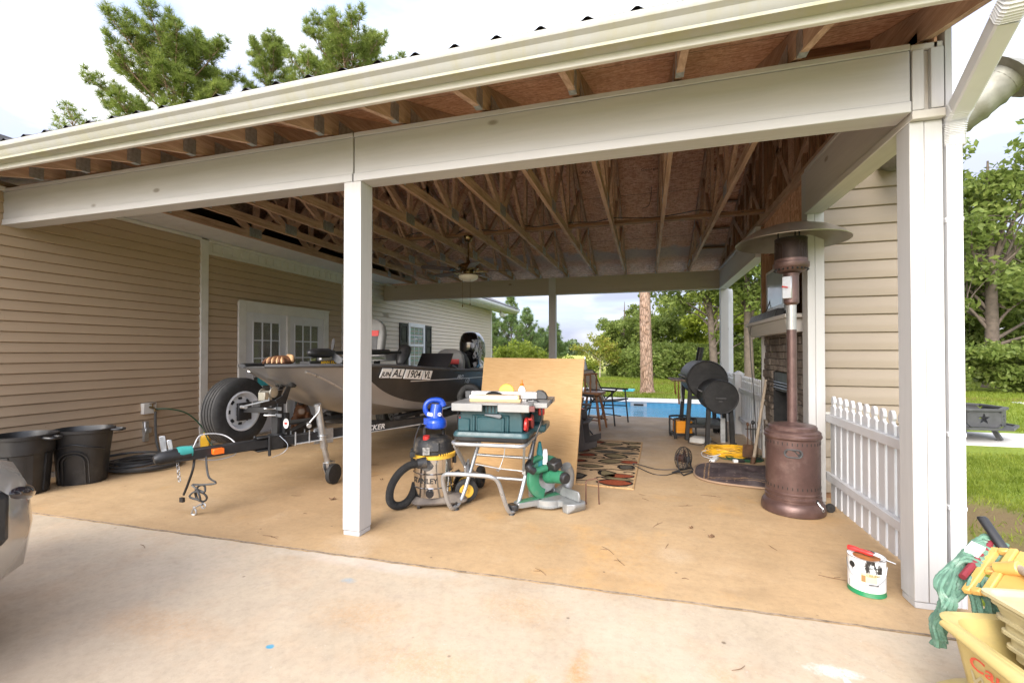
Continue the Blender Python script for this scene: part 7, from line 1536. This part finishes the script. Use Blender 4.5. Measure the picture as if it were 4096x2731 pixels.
for x, y, L, an_ in spots:
    L *= .75
    b = MB(); a = R(an_); e = Vector((math.cos(a), math.sin(a), 0)); n_ = Vector((-e.y, e.x, 0))
    b.tube([e * (-L / 2) + Vector((0, 0, .004)), e * 0 + n_ * rg.uniform(-.012, .012) + Vector((0, 0, .007)), e * (L / 2) + Vector((0, 0, .003))], [.0011, .0017, .0007], 5, sub=4)
    if L > .1: b.tube([e * (L * .05) + Vector((0, 0, .006)), e * (L * .3) + n_ * .03 + Vector((0, 0, .003))], [.0016, .0008], 4)
    o = b.build('pine_twig', M['twig']); o.location = (x, y, 0 if y > joint_y(x) else -.006); tag(o, 'small brown dry twig lying on the concrete', 'twig', 'dry twigs scattered on the concrete')
for x, y, s_ in ((-2.62, 3.35, .035), (.42, 3.42, .03), (.30, 3.55, .02), (.62, 2.0, .02), (-2.55, 4.0, .02)):
    b = MB(); b.add([(s_ * math.cos(a) * (1 if k % 2 else .6), .6 * s_ * math.sin(a), .003 + .008 * (k % 3)) for k, a in enumerate([2 * PI * q / 9 for q in range(9)])] + [(0, 0, .012)], [(k, (k + 1) % 9, 9) for k in range(9)])
    o = b.build('dead_leaf', M['twig'], smooth=0, fix=False); o.location = (x, y, 0 if y > joint_y(x) else -.006); tag(o, 'small curled dead brown leaf on the concrete', 'leaf', 'dead leaves scattered on the concrete')
# ------------------------------------------------------------------ vegetation
def quads(name, V, mat, parent=None, nv=4):
    n = len(V) // nv
    me = bpy.data.meshes.new(name)
    me.vertices.add(len(V)); me.vertices.foreach_set('co', np.ascontiguousarray(V, dtype=np.float32).ravel())
    me.loops.add(n * nv); me.loops.foreach_set('vertex_index', np.arange(n * nv, dtype=np.int32))
    me.polygons.add(n); me.polygons.foreach_set('loop_start', np.arange(0, n * nv, nv, dtype=np.int32)); me.polygons.foreach_set('loop_total', np.full(n, nv, dtype=np.int32))
    me.materials.append(mat); me.update(calc_edges=True)
    o = bpy.data.objects.new(name, me); COL.objects.link(o)
    if parent: o.parent = parent
    return o
def unit(a): return a / np.maximum(np.linalg.norm(a, axis=1, keepdims=True), 1e-9)
def leaves(P, s, up=.5, asp=.5, rs=RNG):
    n = len(P); N = unit(rs.normal(size=(n, 3)) + np.array([0, 0, up])); A = unit(np.cross(N, rs.normal(size=(n, 3)))); B = np.cross(N, A)
    L = (s * rs.uniform(.6, 1.25, size=(n, 1))); W = L * asp
    return np.stack([P - A * L, P - B * W + A * L * .1, P + A * L, P + B * W + A * L * .1], 1).reshape(-1, 3)
def cluster(c, r, n, rs=RNG, flat=.75):
    d = unit(rs.normal(size=(n, 3))) * (rs.random((n, 1)) ** .5) * r; d[:, 2] *= flat
    return np.asarray(c) + d
def tufts(C, D, r, n, wd, rs=RNG):
    # needle bundles: C centres, D directions
    m = len(C); c = np.repeat(C, n, 0); d = np.repeat(D, n, 0)
    e = unit(unit(rs.normal(size=(m * n, 3))) + d * .75); L = r * rs.uniform(.65, 1.15, size=(m * n, 1)); sd = unit(np.cross(e, rs.normal(size=(m * n, 3)))) * wd
    return np.stack([c - sd, c + sd, c + e * L], 1).reshape(-1, 3)
def tree(name, loc, H, crown, trunk_r, mat, bark, label, cat='tree', group=None, nl=9000, ls=.13, seed=1, limbs=9, lean=(0, 0), gap=1.0, trunk_h=None, rzz=0):
    """crown: list of (x, y, z, rx, rz) lobes relative to the base"""
    rs = np.random.default_rng(seed); rg = random.Random(seed)
    T = thing(name, label, cat, (loc[0], loc[1], -.06), rzz, group)
    th = trunk_h or H * .8
    b = MB(); tp = [Vector((lean[0] * f + .04 * H * .1 * math.sin(f * 5 + seed), lean[1] * f + .03 * H * .1 * math.cos(f * 4 + seed), th * f)) for f in (0, .04, .2, .4, .6, .8, 1)]
    b.tube(tp, [trunk_r * 1.5, trunk_r * 1.1, trunk_r, trunk_r * .85, trunk_r * .68, trunk_r * .45, trunk_r * .15], 12, sub=3)
    cl = []
    tot = sum(q[3] ** 2 * q[4] for q in crown)
    for q in crown:
        k = max(5, int(46 * gap * (q[3] ** 2 * q[4]) / tot * (1 + .4 * len(crown) / 3)))
        for _ in range(k):
            d = Vector((rg.gauss(0, 1), rg.gauss(0, 1), rg.gauss(0, 1))).normalized() * (rg.random() ** .42)
            cl.append((Vector((q[0] + d.x * q[3], q[1] + d.y * q[3], q[2] + d.z * q[4])), rg.uniform(.16, .34) * (q[3] + .6) * .8))
    for i in range(min(limbs, len(cl))):
        c, r_ = cl[rg.randrange(len(cl))]; f = min(.95, max(.18, (c.z / th) * rg.uniform(.45, .75))); p = Vector((lean[0] * f, lean[1] * f, th * f))
        m_ = p.lerp(c, .5) + Vector((rg.uniform(-.2, .2), rg.uniform(-.2, .2), rg.uniform(-.1, .35) * H * .06)); b.tube([p, m_, c], [trunk_r * .42 * (1 - .5 * f), trunk_r * .2, trunk_r * .05], 7, sub=4)
        for _ in range(2):
            c2, _r = cl[rg.randrange(len(cl))]
            if (c2 - m_).length < H * .35: b.tube([m_, m_.lerp(c2, .5) + Vector((0, 0, .1)), c2], [trunk_r * .16, trunk_r * .08, trunk_r * .03], 6, sub=3)
    b.build('trunk', bark, T, smooth=60, fix=False)
    w_ = np.array([r_ ** 2 for _, r_ in cl]); w_ = w_ / w_.sum(); P = np.concatenate([cluster(c, r_, max(8, int(nl * k)), rs) for (c, r_), k in zip(cl, w_)])
    quads('crown', leaves(P, ls, .6, .5, rs), mat, T)
    return T
def pine(loc, H, z0, prof, trunk_r, label, seed, dens=1.0, nn=20, nr=.27, wd=.010, mat='needle', group=None, up=.35, name='pine_tree', step=.55, bark='bark', tw=5):
    rs = np.random.default_rng(seed); rg = random.Random(seed)
    T = thing(name, label, 'pine tree', (loc[0], loc[1], -.06), 0, group)
    b = MB(); b.tube([(.02 * H * math.sin(3 * f + seed) * .4, .02 * H * math.cos(2 * f + seed) * .3, H * f) for f in (0, .03, .2, .4, .6, .8, 1)], [trunk_r * 1.45, trunk_r * 1.12, trunk_r, trunk_r * .85, trunk_r * .6, trunk_r * .34, trunk_r * .08], 14, sub=3)
    C = []; D = []; z = z0
    while z < H:
        f = (z - z0) / (H - z0); Lm = np.interp(f, [p[0] for p in prof], [p[1] for p in prof]); k = rg.choice((4, 5, 5, 6)); a0 = rg.random() * 6.28
        for i in range(k):
            a = a0 + 2 * PI * i / k + rg.uniform(-.4, .4); L = Lm * rg.uniform(.55, 1.12); el = up + .5 * f + rg.uniform(-.15, .2)
            e = Vector((math.cos(a) * math.cos(el), math.sin(a) * math.cos(el), math.sin(el))); p = Vector((0, 0, z)); q = p + e * L + Vector((0, 0, .10 * L)); m_ = p + e * L * .5
            b.tube([p, m_, q], [.045 * (L / 3) ** .7 * (trunk_r / .25) ** .5 + .008, .03 * (L / 3) * (trunk_r / .25) ** .5 + .005, .006], 6, sub=3)
            nt = max(2, int(L * tw * dens))
            for j in range(nt):
                g = (.28 + .72 * (j + rg.random()) / nt); r0 = p.lerp(q, g); sd = Vector((-e.y, e.x, 0)) * rg.uniform(-1, 1) * (.42 * L * (1.1 - g) + .12) + Vector((0, 0, rg.uniform(-.08, .38) * (.3 + .22 * L)))
                t_ = r0 + sd + e * .12; C.append(t_); D.append((sd * .6 + e * .5 + Vector((0, 0, .35))).normalized())
                if rg.random() < .45: b.tube([r0, t_], [.012, .004], 4)
        z += step * rg.uniform(.7, 1.25) * (1 if f < .7 else .75)
    C.append(Vector((0, 0, H))); D.append(Vector((0, 0, 1)))
    b.build('trunk', M[bark], T, smooth=60, fix=False)
    quads('crown', tufts(np.array([tuple(c) for c in C]), np.array([tuple(d) for d in D]), nr, nn, wd, rs), M[mat], T, 3)
    return T
# tall pines behind the house
broad = [(0, 1.6), (.2, 2.8), (.5, 3.3), (.75, 2.9), (.92, 1.9), (1, 1.0)]
pine((-20.1, 15.0), 14.7, 8.0, broad, .24, 'tall broad pine behind the house roof, biggest of the pines', 3, 3.2, 44, .34, .0095, tw=7, up=.16)
pine((-17.6, 17.9), 16.2, 10.5, [(0, 1.5), (.4, 1.8), (.8, 1.3), (1, .5)], .16, 'thin pine between the two tall pines above the gutter', 7, 2.2, 42, .33, .0095, tw=7)
pine((-13.7, 18.9), 16.0, 9.3, [(0, 2.2), (.3, 3.3), (.65, 3.1), (.9, 2.2), (1, 1.1)], .22, 'tall pine nearest the middle of the roof edge', 12, 2.6, 42, .33, .0095, tw=7, up=.18)
pine((-25.8, 14.5), 12.6, 8.0, [(0, 1.2), (.5, 1.5), (1, .5)], .15, 'short pine whose tip shows above the far left of the gutter', 19, .9, 22, .34, .012)
# young pines past the pool
ypro = [(0, 1.0), (.2, 1.15), (.5, .8), (.8, .4), (1, .06)]
for i, (x, y, H, sd, lb) in enumerate(((-9.3, 26.9, 3.6, 31, 'young pine right beside the far house corner'), (-8.05, 26.8, 4.75, 32, 'tallest of the young pines past the pool'), (-6.9, 26.2, 3.7, 33, 'young pine with spiky candles right of the tallest young pine'), (-6.75, 29.4, 2.7, 34, 'small lone young pine left of the back centre post'), (-6.3, 31.6, 3.2, 35, 'young pine partly hidden by the back centre post'))):
    pine((x, y), H, .7, ypro, .05, lb, sd, 2.6, 26, .22, .012, 'needle2', 'young pines past the pool', .45, 'young_pine', .33, 'limb', 7)
# big trunk beyond the pool
pine((0.0, 15.67), 10.8, 6.8, [(0, 1.0), (.4, 1.8), (.8, 1.3), (1, .4)], .185, 'large pine trunk standing on the lawn beyond the pool', 41, .9, 20, .32, .014)
tree('broadleaf_tree', (2.95, 22.8), 8.2, [(0, 0, 5.6, 3.4, 1.9), (-1.9, -.5, 3.6, 2.1, 1.3), (1.4, .2, 3.2, 2.0, 1.5), (0, -.8, 7.0, 2.4, 1.3), (-2.6, 0, 5.0, 1.6, 1.2)], .17, M['oak'], M['limb'], 'broadleaf tree with a leaning dark trunk left of the far right post', nl=10500, ls=.12, seed=51, limbs=16, lean=(-.35, 0), trunk_h=6.5)
tree('broadleaf_tree', (4.3, 22.4), 8.6, [(0, 0, 5.6, 2.9, 2.2), (1.5, 0, 3.6, 2.0, 1.4), (-.8, .2, 7.2, 2.2, 1.3)], .19, M['oak'], M['limb'], 'broadleaf tree with a straight grey trunk right of the far right post', nl=8500, ls=.12, seed=52, limbs=12, trunk_h=6.5)
tree('broadleaf_tree', (-1.35, 28.6), 4.9, [(0, 0, 2.6, 1.5, 1.4), (.5, 0, 3.9, .8, .9), (-.6, 0, 1.7, 1.2, .9)], .09, M['oak'], M['limb'], 'slim pointed green tree left of the large pine trunk', nl=8000, ls=.095, seed=53, limbs=10, trunk_h=4.4)
tree('broadleaf_tree', (.3, 27.5), 4.6, [(0, 0, 2.4, 1.7, 1.5), (.8, 0, 3.3, 1.2, 1.0)], .09, M['oak'], M['limb'], 'rounded green tree directly behind the large pine trunk', nl=8000, ls=.10, seed=58, limbs=8, trunk_h=3.8)
# crape myrtle
T = tree('crape_myrtle', (-2.42, 24.6), 2.4, [(-.9, 0, 1.5, .62, .45), (.5, 0, 1.45, .7, .5), (-.2, 0, 1.95, .6, .35), (1.0, .2, 1.05, .6, .45), (-.3, .1, 1.05, .6, .4)], .03, M['autumn'], M['palelimb'], 'small yellow green tree with pale twin stems on the far lawn', nl=2600, ls=.075, seed=61, limbs=16, trunk_h=1.3)
bsh = [((-6.3, 22.3), 1.45, 1.75, 'oaky', 'bushy yellow green shrub in front of the young pines'), ((-4.7, 26.5), .8, 1.0, 'oaky', 'low bright shrub in the field right of the back centre post'), ((-3.6, 27.5), .9, .95, 'oaky', 'low loose shrub in the field left of the pale stemmed tree')]
for i, (p, r_, h_, mt, lb) in enumerate(bsh):
    tree('shrub', p, h_, [(0, 0, h_ * .5, r_, h_ * .5), (r_ * .4, 0, h_ * .62, r_ * .6, h_ * .38), (-r_ * .4, 0, h_ * .42, r_ * .7, h_ * .4)], .03, M[mt], M['limb'], lb, 'shrub', nl=5200 if i == 0 else 1600, ls=.085, seed=70 + i, limbs=8, trunk_h=h_ * .5)
s0 = None
for i, (x, y, sc, rz) in enumerate(((-1.6, 26.4, .9, 0), (-.3, 24.6, 1.0, 1), (1.3, 24.0, 1.15, 2), (2.6, 25.0, 1.1, 3), (3.9, 24.2, 1.0, 4), (5.4, 25.0, 1.2, 5), (6.8, 24.4, 1.1, 2.4))):
    if s0 is None: s0 = tree('undergrowth_shrub', (x, y), 1.9, [(0, 0, .85, 1.2, .85), (.5, 0, 1.2, .8, .6), (-.6, .1, .6, .9, .55)], .03, M['oak'], M['limb'], 'leafy green shrub in the undergrowth behind the large pine trunk', 'shrub', 'undergrowth shrubs beyond the pool', nl=3600, ls=.09, seed=80, limbs=8, trunk_h=1.2); o = s0
    else: o = copy_tree(s0)
    o.location = (x, y, -.06); o.scale = (sc, sc, sc * (1 + .1 * math.sin(i * 2))); o.rotation_euler.z = rz
s0 = None
for i, (x, y, sc, rz) in enumerate(((-1.5, 36, .8, 0), (1.8, 36, 1.0, 1), (4.6, 35, 1.15, 2.1), (7.6, 36, 1.1, 3.3), (10.8, 35, 1.2, 4.4))):
    if s0 is None: s0 = tree('wood_edge_tree', (x, y), 6, [(0, 0, 3.0, 2.3, 2.2), (.8, .3, 4.6, 1.6, 1.2), (-1.1, 0, 2.0, 1.7, 1.4)], .12, M['oaky'], M['limb'], 'bright yellow green tree far behind the smoker', 'tree', 'bright trees far beyond the pool', nl=9000, ls=.14, seed=90, limbs=8, trunk_h=4.5); o = s0
    else: o = copy_tree(s0)
    o.location = (x, y, -.06); o.scale = (sc,) * 3; o.rotation_euler.z = rz
# woods on the right
tree('broadleaf_tree', (12.3, 21.4), 10.2, [(0, 0, 6.6, 2.6, 1.3), (.8, 0, 8.6, 2.3, 1.2), (-.6, .3, 4.0, 2.4, 1.2), (1.8, 0, 3.2, 2.0, 1.1), (2.4, 0, 9.3, 1.4, .9)], .2, M['oak'], M['limb'], 'tall open crowned tree with bare forking limbs right of the downspout', nl=8000, ls=.14, seed=101, limbs=24, trunk_h=8.5)
s0 = None
for i, (x, y, sc, rz) in enumerate(((13.2, 24.6, .95, 0), (16.2, 25.5, 1.1, 1), (19.5, 27, 1.2, 2), (11.2, 27.5, 1.0, 3), (15, 30, 1.25, 4), (22, 24, 1.1, 5), (9.3, 31, 1.0, 1.7))):
    if s0 is None: s0 = tree('woodland_tree', (x, y), 7, [(0, 0, 3.6, 2.5, 2.3), (.9, .3, 5.4, 1.7, 1.3), (-1.0, 0, 2.2, 2.0, 1.6)], .14, M['oak'], M['limb'], 'full green woodland tree behind the tall open tree', 'tree', 'trees in the wood on the right', nl=8000, ls=.15, seed=110, limbs=10, trunk_h=5.5); o = s0
    else: o = copy_tree(s0)
    o.location = (x, y, -.06); o.scale = (sc,) * 3; o.rotation_euler.z = rz
s0 = None
for i, (x, y, sc, rz) in enumerate(((10.2, 19.0, 1.0, 0), (11.9, 19.2, .9, 1.2), (13.6, 19.8, 1.1, 2.2), (15.2, 20.6, 1.0, 3.1), (17.2, 21.2, 1.2, 4), (19.2, 22.2, 1.1, 5), (8.6, 19.6, 1.0, 2.6))):
    if s0 is None: s0 = tree('wood_edge_shrub', (x, y), 1.9, [(0, 0, .9, 1.2, .8), (.6, 0, 1.3, .8, .5), (-.6, .1, .6, .9, .5)], .03, M['oak'], M['limb'], 'leafy green shrub along the edge of the wood', 'shrub', 'shrubs along the wood edge', nl=4200, ls=.10, seed=120, limbs=8, trunk_h=1.2); o = s0
    else: o = copy_tree(s0)
    o.location = (x, y, -.06); o.scale = (sc,) * 3; o.rotation_euler.z = rz
# far tree line across the field
rs = np.random.default_rng(5); n = 26000; X = rs.uniform(-150, 110, n); hh = 4.2 + 1.4 * np.sin(X * .11) + 1.1 * np.sin(X * .43 + 1) + .8 * np.sin(X * 1.1)
P = np.stack([X, 175 + rs.uniform(-5, 5, n), rs.random(n) ** .8 * hh], 1)
M['fartree'] = leafmat('hazy_far_trees', (.07, .10, .055), (.11, .15, .075), (.15, .19, .09), .3, 2, .2)
tag(quads('treeline', leaves(P, .75, .4, .7, rs), M['fartree']), 'hazy line of trees across the far field', 'trees', kind='stuff')
# grass
def blades(name, x0, x1, y0, y1, n, h, w_, label, keep=None, seed=3):
    rs = np.random.default_rng(seed); P = np.stack([rs.uniform(x0, x1, n), rs.uniform(y0, y1, n), np.full(n, -.062)], 1)
    cl = np.sin(P[:, 0] * 5.1 + 1.3 * np.sin(P[:, 1] * 3)) * np.sin(P[:, 1] * 4.3 + P[:, 0]) * .5 + .5
    k = rs.random(n) < (.35 + .65 * cl)
    if keep is not None: k &= keep(P, rs)
    P = P[k]; n = len(P); a = rs.uniform(0, 6.283, n); d = np.stack([np.cos(a), np.sin(a), np.zeros(n)], 1) * w_ * rs.uniform(.6, 1.3, (n, 1)); ln = rs.normal(size=(n, 3)) * .55; ln[:, 2] = 1; ln = unit(ln) * h * rs.uniform(.45, 1.2, (n, 1))
    return tag(quads(name, np.stack([P - d, P + d, P + ln], 1).reshape(-1, 3), M['blade'], None, 3), label, 'grass', kind='stuff')
def bare(P, rs):
    d1 = ((P[:, 0] - 2.62) / .5) ** 2 + ((P[:, 1] - 4.6) / .65) ** 2; d2 = ((P[:, 0] - 2.25) / .4) ** 2 + ((P[:, 1] - 3.8) / .5) ** 2
    pad = (P[:, 1] > 7.5) & (P[:, 0] > 3.1) & (P[:, 1] < 9.7)
    return (rs.random(len(P)) < np.clip(np.minimum(d1, d2) * .8 - .1, .06, 1)) & ~pad
blades('near_grass', 1.46, 6.0, 2.55, 7.8, 78000, .065, .0045, 'short green grass beside the corner post', bare)
blades('side_grass', 2.2, 12, 7.4, 19, 70000, .09, .010, 'green lawn around the fire pit pad', bare, 8)
blades('far_grass', -7.5, 7, 13.25, 24, 60000, .10, .012, 'sunny lawn beyond the swimming pool', None, 9)
